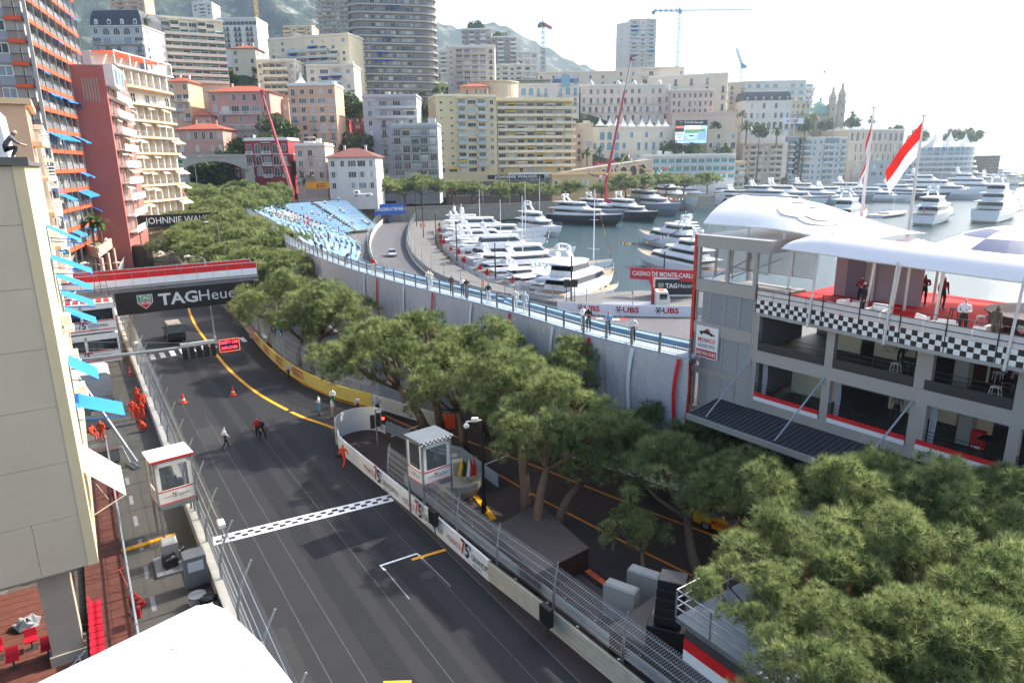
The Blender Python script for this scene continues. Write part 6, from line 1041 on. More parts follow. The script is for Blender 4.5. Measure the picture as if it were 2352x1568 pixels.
def flag(p, h, fly, hoist, dirx, droop, lab, wave):
 fp_ = thing('flag_pole', lab + ', its white pole', 'flag pole', p); mb = MB(); mb.limb([(0, 0, 0), (0, 0, h * .5), (0, 0, h)], [.13, .1, .06], 10); mb.ob('shaft', PW, fp_); mb = MB(); mb.lathe([(.02, h), (.2, h + .04), (.2, h + .1), (.02, h + .14)], 12); mb.ob('finial', PW, fp_)
 fl_ = thing('flag', lab, 'flag', Vector(p) + Vector((0, 0, h - .25))); N, K = 16, 10; d = Vector(dirx).normalized(); side = Vector((-d.y, d.x, 0))
 def pt(u, v): return d * (fly * u * math.cos(droop) * (1 - .25 * v * u)) + side * (wave * math.sin(u * 9 + v * 3) * u) + Vector((0, 0, -hoist * v * (1 - .25 * u) - fly * u * math.sin(droop) - .4 * u * u))
 for nm, v0, v1, m in (('red_half', 0, .5, mat('flag_red', 'd8261f', .7, var=.04, trans=.35)), ('white_half', .5, 1, mat('flag_white', 'e9e9ea', .7, var=.04, trans=.35))):
  mb = MB(); mb.loft([[pt(i / N, v0 + (v1 - v0) * j / (K // 2)) for j in range(K // 2 + 1)] for i in range(N + 1)], closed=False); mb.ob(nm, m, fl_, smooth=True)
b1 = gp(1962, 640, 12.3); flag(b1, at(2013, 250, b1.y).z - 12.3, 3.0, 1.9, (-.6, -.5, 0), R(78), 'red and white flag hanging limp on the left pole', .16)
b2 = at(2085, 545, 50); flag(b2, at(2123, 268, 50).z - b2.z, 3.6, 2.4, (-1, .2, 0), R(55), 'red and white flag swinging from the right pole', .2)
# grandstand, harbour-side track furniture
BENCH = mat('bench_blue', '7fafd8', .5, var=.12, scale=.5); BENCHL = mat('bench_light_blue', 'a3cbe6', .5, var=.1, scale=.6); NET = None
SB = smooth([gp(*p, 8.6) for p in [(1585, 815), (1480, 792), (1340, 758), (1200, 716), (1100, 690), (1000, 665), (880, 634), (780, 604), (700, 573), (655, 550)]] + [at(612, 518, 142), at(580, 490, 166), at(562, 470, 184), at(572, 457, 197), at(612, 450, 206), at(668, 450, 214), at(730, 462, 222), at(795, 475, 228)], 4)
SB = [Vector((p.x, p.y, 0)) for p in SB]
SBn, LB = on_path(SB)
root = thing('grandstand', 'long blue bench grandstand curving round the bend', 'grandstand', (0, 0, 0))
def stand_w(s): return float(np.interp(s, [0, 55, 75, 100, 133, 165, 195, 240], [2.4, 2.8, 6, 13, 21, 24, 23, 16]))
_NC = {}
def nrm_at(s):
 k = round(s, 1)
 if k not in _NC: a_, b_ = SBn(max(0, s - 13), 0, 0), SBn(min(LB, s + 13), 0, 0); u = (b_ - a_).normalized(); _NC[k] = Vector((u.y, -u.x, 0))
 return _NC[k]
def ruled(fr, k, z):
 """fr 0..1 along the stand, k 0 (front) .. 1 (back)"""
 s = LB * fr; b = SBn(s, 0, 0); p = b + nrm_at(s) * (1.3 + stand_w(s) * (1 - k)); return Vector((p.x, p.y, z))
NR = 17; _bk = [0, .1, .2, .3, .39, .47, .55, .63, .71, .79, .87, .94, 1.0]; blocks = [(a + .004, b - .004) for a, b in zip(_bk, _bk[1:])]
def width(fr): return (ruled(fr, 0, 0) - ruled(fr, 1, 0)).length
ZB = 8.4
seat_pts = []
for bi, (a, b) in enumerate(blocks):
 mid = (a + b) / 2; nr = max(3, min(NR, int(width(mid) / 1.0)))
 for r in range(nr):
  k0 = (r + .1) / nr; k1 = (r + .5) / nr; z = ZB - (nr - 1 - r) * .46 - .1; N = 5; mb = MB()
  for (kA, kB, zz, h) in ((k0, k1, z + .42, .07), (k0 + .02 / nr, k0 + .1 / nr, z + .1, .3)):
   mb.loft([[ruled(a + (b - a) * i / N, kA, zz), ruled(a + (b - a) * i / N, kB, zz), ruled(a + (b - a) * i / N, kB, zz + h), ruled(a + (b - a) * i / N, kA, zz + h)] for i in range(N + 1)])
  mb.ob('bench', BENCH if bi < 3 else (BENCHL if bi % 2 else BENCH), root)
  mb = MB(); mb.loft([[ruled(a + (b - a) * i / N, (r + 0.0) / nr, z), ruled(a + (b - a) * i / N, (r + 1.02) / nr, z)] for i in range(N + 1)], closed=False); mb.ob('tread', mat('stand_tread', '8b8f92', .6, .3, var=.1), root)
  for q in range(int((b - a) * LB / .62)): seat_pts.append((bi, r, nr, a + (b - a) * (q + .5) / int((b - a) * LB / .62), (k0 + k1) / 2, z + .49))
 for e in (a, b):
  mb = MB()
  for kk in np.linspace(.05, .98, max(3, nr // 2)):
   z = ZB - (1 - kk) * nr * .46; mb.tube(ruled(e, kk, z), ruled(e, kk, z + 1.0), .03, n=4)
  mb.tube(ruled(e, .05, ZB - .95 * nr * .46 + 1), ruled(e, .98, ZB + .9), .03, n=4); mb.ob('stair_rail', STEEL, root)
mb = MB()
for fr in np.linspace(.01, .99, 46):
 for k in (0, .5, 1): p = ruled(fr, k, 0); w_ = width(fr); z = ZB - (1 - k) * min(NR, w_) * .46; mb.tube(p, (p.x, p.y, max(.3, z - .2)), .05, n=4)
 a_, c_ = ruled(fr, 1, .3), ruled(fr, 0, max(.3, ZB - min(NR, width(fr)) * .46)); mb.tube(a_, c_, .035, n=4); mb.tube(ruled(fr, 1, 4.5), ruled(min(.999, fr + .02), 1, 8), .03, n=4)
o = mb.ob('scaffold_frame', STEEL, root); o['kind'] = 'stuff'
mb = MB(); N = 60
mb.loft([[SBn(LB * i / N, ZB - .15, -.05), SBn(LB * i / N, ZB - .15, 1.25), SBn(LB * i / N, ZB, 1.25), SBn(LB * i / N, ZB, -.05)] for i in range(N + 1)]); mb.ob('walkway', mat('walkway_grey', '9fb0be', .6, var=.15), root)
pan = MB(); pw_ = 2.2
for z in (.08, 1.12): pan.tube((0, 0, z), (pw_ - .12, 0, z), .025, n=4)
for i in range(15): pan.tube((i * (pw_ - .12) / 14, 0, .08), (i * (pw_ - .12) / 14, 0, 1.12), .012, n=3)
pan = pan.mesh('barrier_panel', STEEL); post = MB(); post.box(-.06, -.05, -.3, .06, .05, 1.25); post = post.mesh('barrier_post', mat('post_grey', '6d7274', .5, .4))
nP = int(LB / pw_)
for i in range(nP):
 a_, b_ = SBn(i * pw_, ZB, .02), SBn((i + 1) * pw_, ZB, .02)
 rz = frame_of(a_, b_); put('barrier_panel', pan, root, a_, rz); put('barrier_post', post, root, a_, rz)
mb = MB()
for fr in np.linspace(.02, .98, 70):
 w_ = min(NR, width(fr)); z = ZB - w_ * .46; p = ruled(fr, -.03, z); mb.tube((p.x, p.y, z - .4), (p.x, p.y, z + 1.1), .03, n=4)
for i in range(69):
 a_, b_ = np.linspace(.02, .98, 70)[i:i + 2]; za, zb_ = ZB - min(NR, width(a_)) * .46, ZB - min(NR, width(b_)) * .46
 for h in (.5, 1.1): mb.tube(ruled(a_, -.03, za + h), ruled(b_, -.03, zb_ + h), .03, n=4)
mb.ob('front_rail', STEEL, root)
nm = bpy.data.materials.new('scaffold_net'); nm.use_nodes = True; t = nm.node_tree; b = t.nodes['Principled BSDF']; b.inputs['Roughness'].default_value = .8
tc = t.nodes.new('ShaderNodeUVMap'); wv = t.nodes.new('ShaderNodeTexBrick'); wv.inputs['Scale'].default_value = 1.0; wv.inputs['Color1'].default_value = (.44, .44, .46, 1); wv.inputs['Color2'].default_value = (.36, .36, .39, 1); wv.inputs['Mortar'].default_value = (.55, .55, .57, 1); wv.inputs['Mortar Size'].default_value = .05; wv.inputs['Brick Width'].default_value = .5; wv.inputs['Row Height'].default_value = .25
t.links.new(tc.outputs[0], wv.inputs['Vector']); t.links.new(wv.outputs[0], b.inputs['Base Color']); n_ = t.nodes.new('ShaderNodeTexNoise'); n_.inputs['Scale'].default_value = .8; n_.inputs['Detail'].default_value = 4; bp = t.nodes.new('ShaderNodeBump'); bp.inputs['Strength'].default_value = .7; bp.inputs['Distance'].default_value = .6; g_ = t.nodes.new('ShaderNodeNewGeometry'); mp = t.nodes.new('ShaderNodeMapping'); mp.inputs['Scale'].default_value = (1.6, 1.6, .35); t.links.new(g_.outputs['Position'], mp.inputs[0]); t.links.new(mp.outputs[0], n_.inputs['Vector']); t.links.new(n_.outputs['Fac'], bp.inputs['Height']); t.links.new(bp.outputs[0], b.inputs['Normal'])
root = thing('scaffold_net', 'grey net screening the back of the grandstand with red and white ribbons', 'net', (0, 0, 0)); N = 90; end = .55; me = MB(); K = 7
me.loft([[SBn(LB * end * i / N, 8.3 - 8.2 * j / K, -.12 + .08 * math.sin(i * .9 + j) - .5 * (j / K) ** 2) for j in range(K + 1)] for i in range(N + 1)], closed=False)
o = me.ob('net_sheet', nm, root, smooth=True); uv = o.data.uv_layers.new(); H1 = K + 1
for poly in o.data.polygons:
 for li, vi in zip(poly.loop_indices, poly.vertices): uv.data[li].uv = (LB * end * (vi // H1) / N / .5, (vi % H1) * 8.2 / K / .5)
for i, px in enumerate((1573, 1460, 1359, 1275, 1178, 1090, 1003, 938, 880, 850)):
 d_ = ray(px, 760); best = min(range(440), key=lambda q: abs(math.atan2(SBn(LB * q / 800, 0, 0).x, SBn(LB * q / 800, 0, 0).y) - math.atan2(d_.x, d_.y))); s_ = LB * best / 800; mb = MB()
 mb.loft([[SBn(s_ + dx + .25 * math.sin(j * .6), 8.3 - 8.2 * j / 10, -.3 - .56 * (j / 10) ** 2) for dx in (-.14, .14)] for j in range(11)], closed=False); mb.ob('ribbon', RW if i % 2 == 0 else WW, root)
# harbour-side rails, kerb, boards
root = thing('guardrail', 'long triple guardrail on the harbour side of the bend', 'guardrail', (0, 0, 0)); ho = smooth([p for p in TR_OUT[1:]], 3); ho = [Vector((p.x, p.y, 0)) for p in ho][::-1]; hs = [p + Vector((.3, .5, 0)) for p in ho][::-1]; rail3(root, hs, mat('guardrail_grey', '8f9396', .45, .5, var=.1), .15, 4, .3, .27)
root = thing('debris_fence', 'wire debris fence behind the harbour guardrail', 'fence', (0, 0, 0)); hf = [p + Vector((.9, 1.0, 0)) for p in ho[3::2]]
for a_, b_ in zip(hf, hf[1:]): wire_fence(root, a_, b_, 1.1, 3.4, .5, 0, .012, 4); bent_post(root, a_, (b_ - a_).normalized(), 3.4, 0, .07)
HO, LH = on_path(hs); root = thing('ubs_barrier', 'white barrier banner with three UBS logos on the bend exit', 'barrier', (0, 0, 0)); dd = lambda px: min(range(500), key=lambda q: abs(math.atan2(HO(LH * q / 500, 0).x, HO(LH * q / 500, 0).y) - math.atan2(ray(px, 715).x, ray(px, 715).y)))
s0, s1 = sorted((LH * dd(1283) / 500, LH * dd(1590) / 500))
def hb(sx): return lambda x, y: HO(sx + x, y, -.16)
N = 20; mb = MB(); mb.loft([[HO(s0 + (s1 - s0) * i / N, z, o_) for z, o_ in ((.05, .1), (.05, .16), (1.5, .16), (1.5, .1))] for i in range(N + 1)]); mb.ob('banner', WW, root)
for px in (1340, 1432, 1525):
 sx = LH * dd(px + 14) / 500; fn = lambda x, y, sx=sx: HO(sx + x, .78 + y, .19)
 letters('UBS', 1.0, RLET, root, fn, .03, 2.1, dx=.3)
 for a in range(3):
  c_, s_ = math.cos(R(60 * a)), math.sin(R(60 * a)); shape([(c_ * u - s_ * v, s_ * u + c_ * v) for u, v in ((-.42, -.04), (.3, -.04), (.34, -.13), (.46, -.1), (.46, .1), (.34, .13), (.3, .04), (-.42, .04))], KLET, root, lambda x, y: fn(x, y) + Vector((-.003 * a, -.01 * a, 0)), 'key_emblem', -1.35, 0, 1.05)
kb = thing('kerb', 'red and white striped kerb below the UBS barrier', 'kerb', (0, 0, 0)); kp = smooth([gp(1150, 690), gp(1225, 708), gp(1300, 722), gp(1380, 731), gp(1440, 732)], 5); KF, LK = on_path([Vector((p.x, p.y, 0)) for p in kp])
for i in range(22): mb = MB(); mb.loft([[KF(LK * (i + j / 2) / 22, 0.01, 0), KF(LK * (i + j / 2) / 22, .01, .7), KF(LK * (i + j / 2) / 22, .06, .6), KF(LK * (i + j / 2) / 22, .06, .1)] for j in range(3)]); mb.ob('kerb_block', RW if i % 2 else WW, kb)
root = thing('szepter_barrier', 'navy barrier banner lettered szepter on the outside of the bend', 'barrier', (0, 0, 0)); zp = smooth([gp(893, 513), gp(905, 505), gp(930, 497), gp(970, 488), gp(1010, 481)], 4); zp = [Vector((p.x, p.y, 0)) for p in zp]; ZF, LZ = on_path(zp)
mb = MB(); mb.loft([[ZF(LZ * i / 12, z, o_) for z, o_ in ((0, 0), (0, .4), (2.6, .4), (2.6, 0))] for i in range(13)]); mb.ob('banner', mat('navy_banner', '24345f', .6, var=.08), root); letters('szepter', 4.2, WHITE, root, lambda x, y: ZF(LZ * .34 + x, 1.35 + y, .44), .06, 21)
root = thing('white_barrier', 'white barrier blocks along the stand side of the bend', 'barrier', (0, 0, 0)); rail3(root, [Vector((p.x - .4, p.y, 0)) for p in smooth(TR_IN[1:9], 3)][::-1], PAINTW, .05, 4, .36, .34)
root = thing('debris_fence', 'wire debris fence along the stand side of the bend', 'fence', (0, 0, 0)); q = [Vector((p.x - .9, p.y, 0)) for p in smooth(TR_IN[1:12], 2)]
for a_, b_ in zip(q, q[1:]): wire_fence(root, a_, b_, 1.2, 3.6, .5, 0, .014, 3); bent_post(root, a_, (b_ - a_).normalized(), 3.6, 0, .08)
ST2 = mat('retaining_stone', '8b877d', .9, var=.35, scale=1.2, bump=.5, bscale=3); root = thing('promenade_wall', 'stone retaining wall with balustrade below the promenade pines', 'wall', (0, 0, 0)); wp = [at(800, 472, 244), at(860, 474, 246), at(1000, 472, 252), at(1100, 472, 258), at(1240, 472, 270), at(1420, 460, 290), at(1640, 440, 320)]; wp = [Vector((p.x, p.y, 0)) for p in wp]; WF, LW = on_path(wp)
mb = MB(); mb.loft([[WF(LW * i / 24, z, o_) for z, o_ in ((-1, 0), (-1, 1), (4.0, 1), (4.0, 0))] for i in range(25)]); mb.ob('wall', ST2, root)
mb = MB(); mb.loft([[WF(LW * i / 24, z, o_) for z, o_ in ((4.85, .2), (4.85, .6), (5.05, .6), (5.05, .2))] for i in range(25)]); mb.ob('coping', C('balustrade', 'b1a998'), root)
mb = MB(); [mb.obox(WF(x, 4.0, .3), WF(x + .18, 4.0, .3) - WF(x, 4.0, .3), (0, -.2, 0), (0, 0, .86)) for x in np.arange(.5, LW - 1, .55)]; o = mb.ob('balusters', C('balustrade', 'b1a998'), root); o['kind'] = 'stuff'
mb = MB(); mb.loft([[WF(LW * i / 24, 3.99, 0), WF(LW * i / 24, 3.99, -9)] for i in range(25)], closed=False); o = mb.ob('promenade', PAVE); struct(o)
A = at(859, 492, 236); Bq = at(930, 480, 241); root = thing('zero_alcohol_banner', 'blue banner reading ZERO ALCOHOL AT THE WHEEL over the bend', 'banner', (A.x, A.y, 0), frame_of(A, Bq)); L = math.hypot(Bq.x - A.x, Bq.y - A.y); z0, z1 = A.z, at(859, 474, 236).z; mb = MB(); mb.box(0, 0, z0 - .4, L, .3, z1 + .6); mb.ob('board', mat('banner_blue', '1f56a8', .6, var=.05), root); letters('ZERO ALCOHOL AT THE WHEEL', 1.5, WHITE, root, lambda x, y: Vector((x, -.05, y)), .03, L * .92, dx=L / 2, dy=(z0 + z1) / 2 + .1); mb = MB(); [mb.box(x, .05, 0, x + .2, .25, z0 - .4) for x in (.5, L - .7)]; mb.ob('post', STEEL, root)
A = at(703, 434, 236); root = thing('pirelli_banner', 'orange yellow PIRELLI banner on posts behind the grandstand', 'banner', (A.x, A.y, A.z), -.02); L = 67 * 236 / 1568; mb = MB(); mb.box(0, 0, 0, L, .25, 2.3); mb.ob('board', mat('pirelli_orange', 'e8a31a', .55, var=.04), root); fn = lambda x, y: Vector((L / 2 + x, -.03, 1.05 + y)); letters('IRELLI', .95, RLET, root, fn, .04, 2.7, dx=.35, dy=-.25); shape([(-1.5, .6), (-1.05, .6), (-1.05, -.62), (-1.25, -.62), (-1.38, -.2)], RLET, root, fn, 'long_p_stem'); shape([(-1.5, .62), (1.7, .62), (1.78, .5), (1.7, .38), (-.7, .38), (-.7, .5), (-1.5, .5)], RLET, root, fn, 'long_p_bar'); mb = MB(); [mb.box(x, .05, -9, x + .15, .2, 0) for x in (.3, L - .45)]; mb.ob('post', STEEL, root)
A = at(1238, 415, 306); Bq = at(1500, 372, 345); root = thing('arched_viaduct', 'stone viaduct ramp with dark arches climbing to the right', 'viaduct', (A.x, A.y, 0), frame_of(A, Bq)); L = math.hypot(Bq.x - A.x, Bq.y - A.y); zA, zB = at(1238, 408, 306).z, at(1500, 366, 345).z
zz = lambda x: zA + (zB - zA) * (x / L) ** .8
mb = MB(); mb.vprism([(0, 0)] + [(L, 0), (L, zB)] + [(L * i / 10, zz(L * i / 10)) for i in range(9, -1, -1)], 0, 7); mb.ob('wall', C('viaduct_stone', 'a89c88', .25), root)
for i in range(9):
 x = L * .18 + i * L * .09; h = zz(x) - 1.6; n = 8; w2 = L * .032; mb = MB(); mb.poly([(x - w2, -.03, 6)] + [(x + w2, -.03, 6)] + [(x + w2 * math.cos(pi * k / n), -.03, h - w2 + w2 * math.sin(pi * k / n)) for k in range(n + 1)]); mb.ob('arch_shade_sheet', mat('arch_shade', '2f2c29', .9), root)  # dark sheet on the solid wall, the arch's inner shade painted as colour
 mb = MB(); mb.loft([[(x + r_ * math.cos(pi * k / n), -.1, h - w2 + r_ * math.sin(pi * k / n)) for r_ in (w2, w2 + .5)] for k in range(n + 1)], closed=False); mb.ob('arch_ring', C('viaduct_trim', 'bdb19b'), root)
mb = MB(); [mb.obox((L * i / 40, 0, zz(L * i / 40)), (.12, 0, 0), (0, .12, 0), (0, 0, 1.1)) for i in range(40)]; [mb.tube((L * i / 20, 0, zz(L * i / 20) + h), (L * (i + 1) / 20, 0, zz(L * (i + 1) / 20) + h), .05, n=4) for i in range(20) for h in (.6, 1.1)]; mb.ob('railing', STEEL, root)
bld('ochre_low_house', 'low ochre building with shuttered windows under the viaduct', 1268, 1450, 402, 448, 250, ['S.S.S.S.S.S'], C('ochre', 'cdb283'), Yr=266, depth=8, down=6, clut=0)
bld('terrace_restaurant', 'low glazed restaurant with red awnings under the promenade pines', 1030, 1262, 424, 458, 236, ['WWWWWWWWWWWW'], BROWN, Yr=244, depth=8, awn=1, awnm=[mat('awning_red', 'b8383a', .8, trans=.2)], glass=GLASSD, down=6, clut=0)
bld('glazed_pavilion', 'white glazed pavilion on the ramp below the yellow apartments', 1168, 1268, 402, 424, 252, ['VVVVVV'], PW, depth=8, glass=GLASSB, rail='glass', down=4, clut=0)
A = at(1120, 412, 292); root = thing('ramp_banner', 'dark JOHNNIE WALKER banner on the ramp fence below the yellow apartments', 'banner', (A.x, A.y, A.z), .12); mb = MB(); mb.box(0, 0, 0, 24, .2, 1.7); mb.ob('cloth', BANB, root); letters('JOHNNIE WALKER', 1.5, WHITE, root, lambda x, y: Vector((x, -.03, y)), .02, 18, dx=12, dy=.85)
# yachts
BW = mat('gelcoat_white', 'e6e8ea', .25, var=.03); NAVY = mat('hull_navy', '1b2230', .2, var=.05); HGREY = mat('hull_grey', '7d8894', .3, var=.05); TEAK = mat('teak_deck', 'a98c68', .7, var=.15); BGL = mat('boat_glass', '1c252d', .08, var=0, spec=.8); BOOT = mat('boot_stripe', '20242a', .4)
def hull(L, B, H, m=0, stripe=1):
 mb = MB(); N = 12; rings = []
 def wv(t): return B / 2 * (.86 + .14 * min(1, t * 4)) * (1 - max(0, (t - .42) / .58) ** 2.3)
 for i in range(N + 1):
  t = i / N; w_ = max(.04, wv(t)); z = H * (1 + .42 * t ** 2.2); x = L * t
  rings.append([(x + .0, -w_, z), (x - .02 * L * t * 1, -w_ * .96, z * .55), (x - .07 * L * t ** 2, -w_ * (.86 - .5 * t ** 2), .25), (x - .1 * L * t ** 2, -w_ * (.6 - .45 * t), -.6), (x - .1 * L * t ** 2, w_ * (.6 - .45 * t), -.6), (x - .07 * L * t ** 2, w_ * (.86 - .5 * t ** 2), .25), (x - .02 * L * t, w_ * .96, z * .55), (x, w_, z)])
 mb.loft(rings, m)
 return mb, [(r[0], r[-1]) for r in rings]
def tier(x0, x1, w0, w1, z, h, rake, taper=.9):
 P = lambda e, s_, zz: [(x0 + e * .3, -w0 * s_, zz), (x0 + (x1 - x0) * .6, -max(w0, w1) * s_, zz), (x1 - e, -w1 * s_, zz), (x1 - e + w1 * .6 * s_, -w1 * .3 * s_, zz), (x1 - e + w1 * .6 * s_, w1 * .3 * s_, zz), (x1 - e, w1 * s_, zz), (x0 + (x1 - x0) * .6, max(w0, w1) * s_, zz), (x0 + e * .3, w0 * s_, zz)]
 return lambda f0, f1, g=1.: [P(rake * f0, (1 + (taper - 1) * f0) * g, z + h * f0), P(rake * f1, (1 + (taper - 1) * f1) * g, z + h * f1)]
def yacht(label, L, hm, decks, seed, group='motor yachts moored in the harbour'):
 rng = random.Random(seed); B = L * .21 if L > 20 else L * .27; H = max(1.3, L * .085); root = thing('motor_yacht', label, 'yacht', (0, 0, 0), 0, group)
 hb_, dk = hull(L, B, H); hb_.ob('hull', hm, root, smooth=False)
 mb = MB(); mb.loft([[(a[0] + (0 if i else .0), a[1] * .94, a[2] + .012), (b[0], b[1] * .94, b[2] + .012)] for i, (a, b) in enumerate(dk)], closed=False); mb.ob('deck', TEAK if L > 15 else BW, root)
 mb = MB(); mb.loft([[(a[0] * 1.001, a[1] * 1.004, a[2] - .02), (a[0] * 1.001, a[1] * 1.004, a[2] + .28)] for a, b in dk], closed=False); mb.loft([[(b[0] * 1.001, b[1] * 1.004, b[2] - .02), (b[0] * 1.001, b[1] * 1.004, b[2] + .28)] for a, b in dk], closed=False); mb.ob('bulwark', BW, root)
 z = H * 1.08; x0, x1 = L * .1, L * .74; w_ = B * .4
 for d in range(decks):
  h = 1.85 if L > 20 else 1.5; rake = h * 1.5; tf = tier(x0, x1, w_, w_ * .78, z, h, rake, .86); mb = MB(); mb.loft(tf(0, 1)); mb.ob('superstructure', BW, root)
  mb = MB(); mb.loft(tf(.42, .82, 1.015)); mb.ob('window_band', BGL, root)
  mb = MB(); mb.loft([tier(x0 - L * .07, x1 - rake * .8, w_ * 1.08, w_ * .8, z + h, .14, .3, .97)(0, 0)[0], tier(x0 - L * .07, x1 - rake * .8, w_ * 1.08, w_ * .8, z + h, .14, .3, .97)(0, 1)[1]]); mb.ob('roof_overhang', BW, root)
  z += h + .14; x0 += L * .05; x1 -= L * (.15 if decks > 2 else .2); w_ *= .84
 xm = (x0 + x1) * .5 - L * .04; mb = MB()
 for s_ in (-1, 1): mb.obox((xm - .3, s_ * w_ * .8 - .08, z - .05), (.9, 0, 0), (0, .16, 0), (-1.1, -s_ * .25 * w_, 1.5))
 mb.box(xm - 1.5, -w_ * .62, z + 1.4, xm - .3, w_ * .62, z + 1.6); mb.tube((xm - .9, 0, z + 1.6), (xm - 1.0, 0, z + (3.4 if L > 20 else 2.4)), .06); mb.box(xm - 1.4, -.5, z + 2.2, xm - .7, .5, z + 2.32); mb.ob('radar_arch', BW, root)
 for s_ in ((-1, 1) if L > 14 else (1,)): r = .5 if L > 20 else .32; mb = MB(); mb.lathe([(r * .5, 0), (r * .95, r * .3), (r, r * .8), (r * .8, r * 1.4), (r * .35, r * 1.75), (.02, r * 1.85)], 12); mb.ob('satellite_dome', BW, root, (xm - .9, s_ * w_ * .55, z + 1.6), smooth=True)
 mb = MB(); n = 8
 for side in (0, 1):
  P = [Vector(dk[i][side]) * 1 for i in range(6, 13)]; P = [Vector((p.x, p.y * .96, p.z + .28)) for p in P]; mb.path([p + Vector((0, 0, .65)) for p in P], .025, 4); [mb.tube(p, p + Vector((0, 0, .65)), .02, n=4) for p in P]
 mb.ob('bow_rail', STEEL, root)
 for i in range(3 if L > 16 else 2):
  x = L * (.5 + .1 * i); mb = MB(); mb.tube((x, -B * .5 * .985 - .0, H * .62), (x, -B * .5 * .9, H * .62), .16 if L < 25 else .22, n=10); mb.ob('porthole', BGL, root)
 mb = MB(); mb.box(-1.0, -B * .38, .25, .15, B * .38, .42); mb.ob('swim_platform', TEAK, root)
 if rng.random() < .6: mb = MB(); fx = .3; mb.tube((fx, 0, H), (fx - .5, 0, H + 2), .03); mb.add([(fx - .5, 0, H + 2), (fx - .25, 0, H + 1.0), (fx - .6, .12, H + .5), (fx - 1.2, .1, H + 1.3)], [(0, 1, 2, 3)]); mb.ob('ensign', RW, root)
 return root
def dock(proto, bow, stern, label, keep=False, sc=None):
 b, s = Vector(bow), Vector(stern); rz = frame_of(s, b); r = proto if keep else dup(proto, s, rz, label)
 r.location = (s.x, s.y, -1.6); r.rotation_euler = (0, 0, rz); r['label'] = label
 if sc: r.scale = sc
 return r
def wpt(px, py): return gp(px, py, -1.6)
PRO = {'cr': yacht('x', 15, BW, 1, 1), 'cr2': yacht('x', 18, BW, 2, 2), 'my': yacht('x', 27, BW, 2, 3), 'nv': yacht('x', 30, NAVY, 2, 4), 'gr': yacht('x', 32, HGREY, 2, 5), 'wh': yacht('x', 34, BW, 3, 6)}; used = set()
def moor(kind, stern, ang, label, s=1.):
 p = PRO[kind]; d = Vector((math.cos(ang), math.sin(ang), 0)); v = random.Random(label).uniform; r = dock(p, Vector(stern) + d, stern, label, kind not in used, (s * v(.86, 1.14), s * v(.92, 1.1), s * v(.82, 1.08))); used.add(kind); return r
qp = [Vector((x, y, 0)) for x, y in EDGE[5:13]]; QF, LQ = on_path(qp); ords = ['nearest', 'second', 'third', 'fourth', 'fifth', 'sixth', 'seventh', 'eighth', 'ninth', 'tenth', 'eleventh', 'twelfth', 'thirteenth', 'fourteenth', 'fifteenth', 'sixteenth', 'seventeenth', 'eighteenth', 'nineteenth', 'twentieth']
s_ = 5.; i = 0; rng = random.Random(17)
while s_ < LQ - 3 and i < 20:
 k = ['cr', 'cr2', 'cr', 'cr2', 'cr', 'my', 'cr2', 'cr', 'my', 'cr2', 'my', 'cr2', 'my', 'cr', 'my', 'cr2', 'my', 'my', 'cr2', 'my'][i]; p = QF(s_, 0, .0); a_, b_ = QF(max(0, s_ - 6), 0, 0), QF(min(LQ, s_ + 6), 0, 0); u = (b_ - a_).normalized(); nn = Vector((u.y, -u.x, 0)); ang = math.atan2(nn.y, nn.x) + rng.uniform(-.06, .06)
 sc_ = rng.uniform(.85, 1.05); moor(k, p + nn * 2.0, ang, 'white motor yacht moored stern to the bend quay, %s from the near end' % ords[i], sc_); s_ += {'cr': 5.0, 'cr2': 5.9, 'my': 6.9}[k] * sc_; i += 1
def lay(kind, bow, stern, label):
 b, s = wpt(*bow), wpt(*stern); p = PRO[kind]; L0 = {'cr': 15, 'cr2': 18, 'my': 27, 'nv': 30, 'gr': 32, 'wh': 34}[kind]; k = (b - s).length / L0; k = min(max(k, .7), 1.35); dock(p, b, b - (b - s).normalized() * L0 * k, label, kind not in used, (k, k, k)); used.add(kind)
lay('nv', (1428, 520), (1268, 508), 'large white yacht with navy hull, bow to the right, alone in mid harbour'); lay('nv', (1510, 512), (1398, 498), 'navy hulled yacht just right of the first navy one'); lay('gr', (1562, 498), (1440, 482), 'grey hulled yacht between the navy one and the white row'); lay('wh', (1602, 484), (1490, 470), 'big white yacht left of the vaulted canopy'); lay('gr', (1440, 506), (1330, 494), 'grey bow close behind the first navy yacht')
lay('wh', (1462, 606), (1640, 650), 'long white yacht with its bow pointing left beside the casino banner'); lay('my', (1466, 556), (1600, 582), 'grey white yacht moored above the long white one'); lay('cr2', (1500, 540), (1600, 552), 'smaller yacht tucked beside the canopy, bow left'); lay('cr2', (1408, 652), (1262, 704), 'white flybridge cruiser lying nearest the quay corner')
names = ['first', 'second', 'third', 'fourth', 'fifth', 'sixth', 'seventh', 'eighth', 'ninth', 'tenth', 'eleventh', 'twelfth', 'thirteenth', 'fourteenth']
for j, (px, py) in enumerate(((1660, 470), (1730, 468), (1800, 474), (1850, 478), (1905, 476), (1960, 470), (2015, 466), (2065, 462), (2120, 466), (2170, 460), (2225, 458), (2280, 456), (2335, 452))):
 b = wpt(px, py); k = ['wh', 'gr', 'nv', 'wh', 'gr', 'wh', 'gr', 'nv', 'my', 'nv', 'wh', 'nv', 'wh'][j]; moor(k, b + Vector((-.62, .78, 0)) * 38, -.9, '%s yacht from the left in the front row of the far quay' % names[j], 1.25)
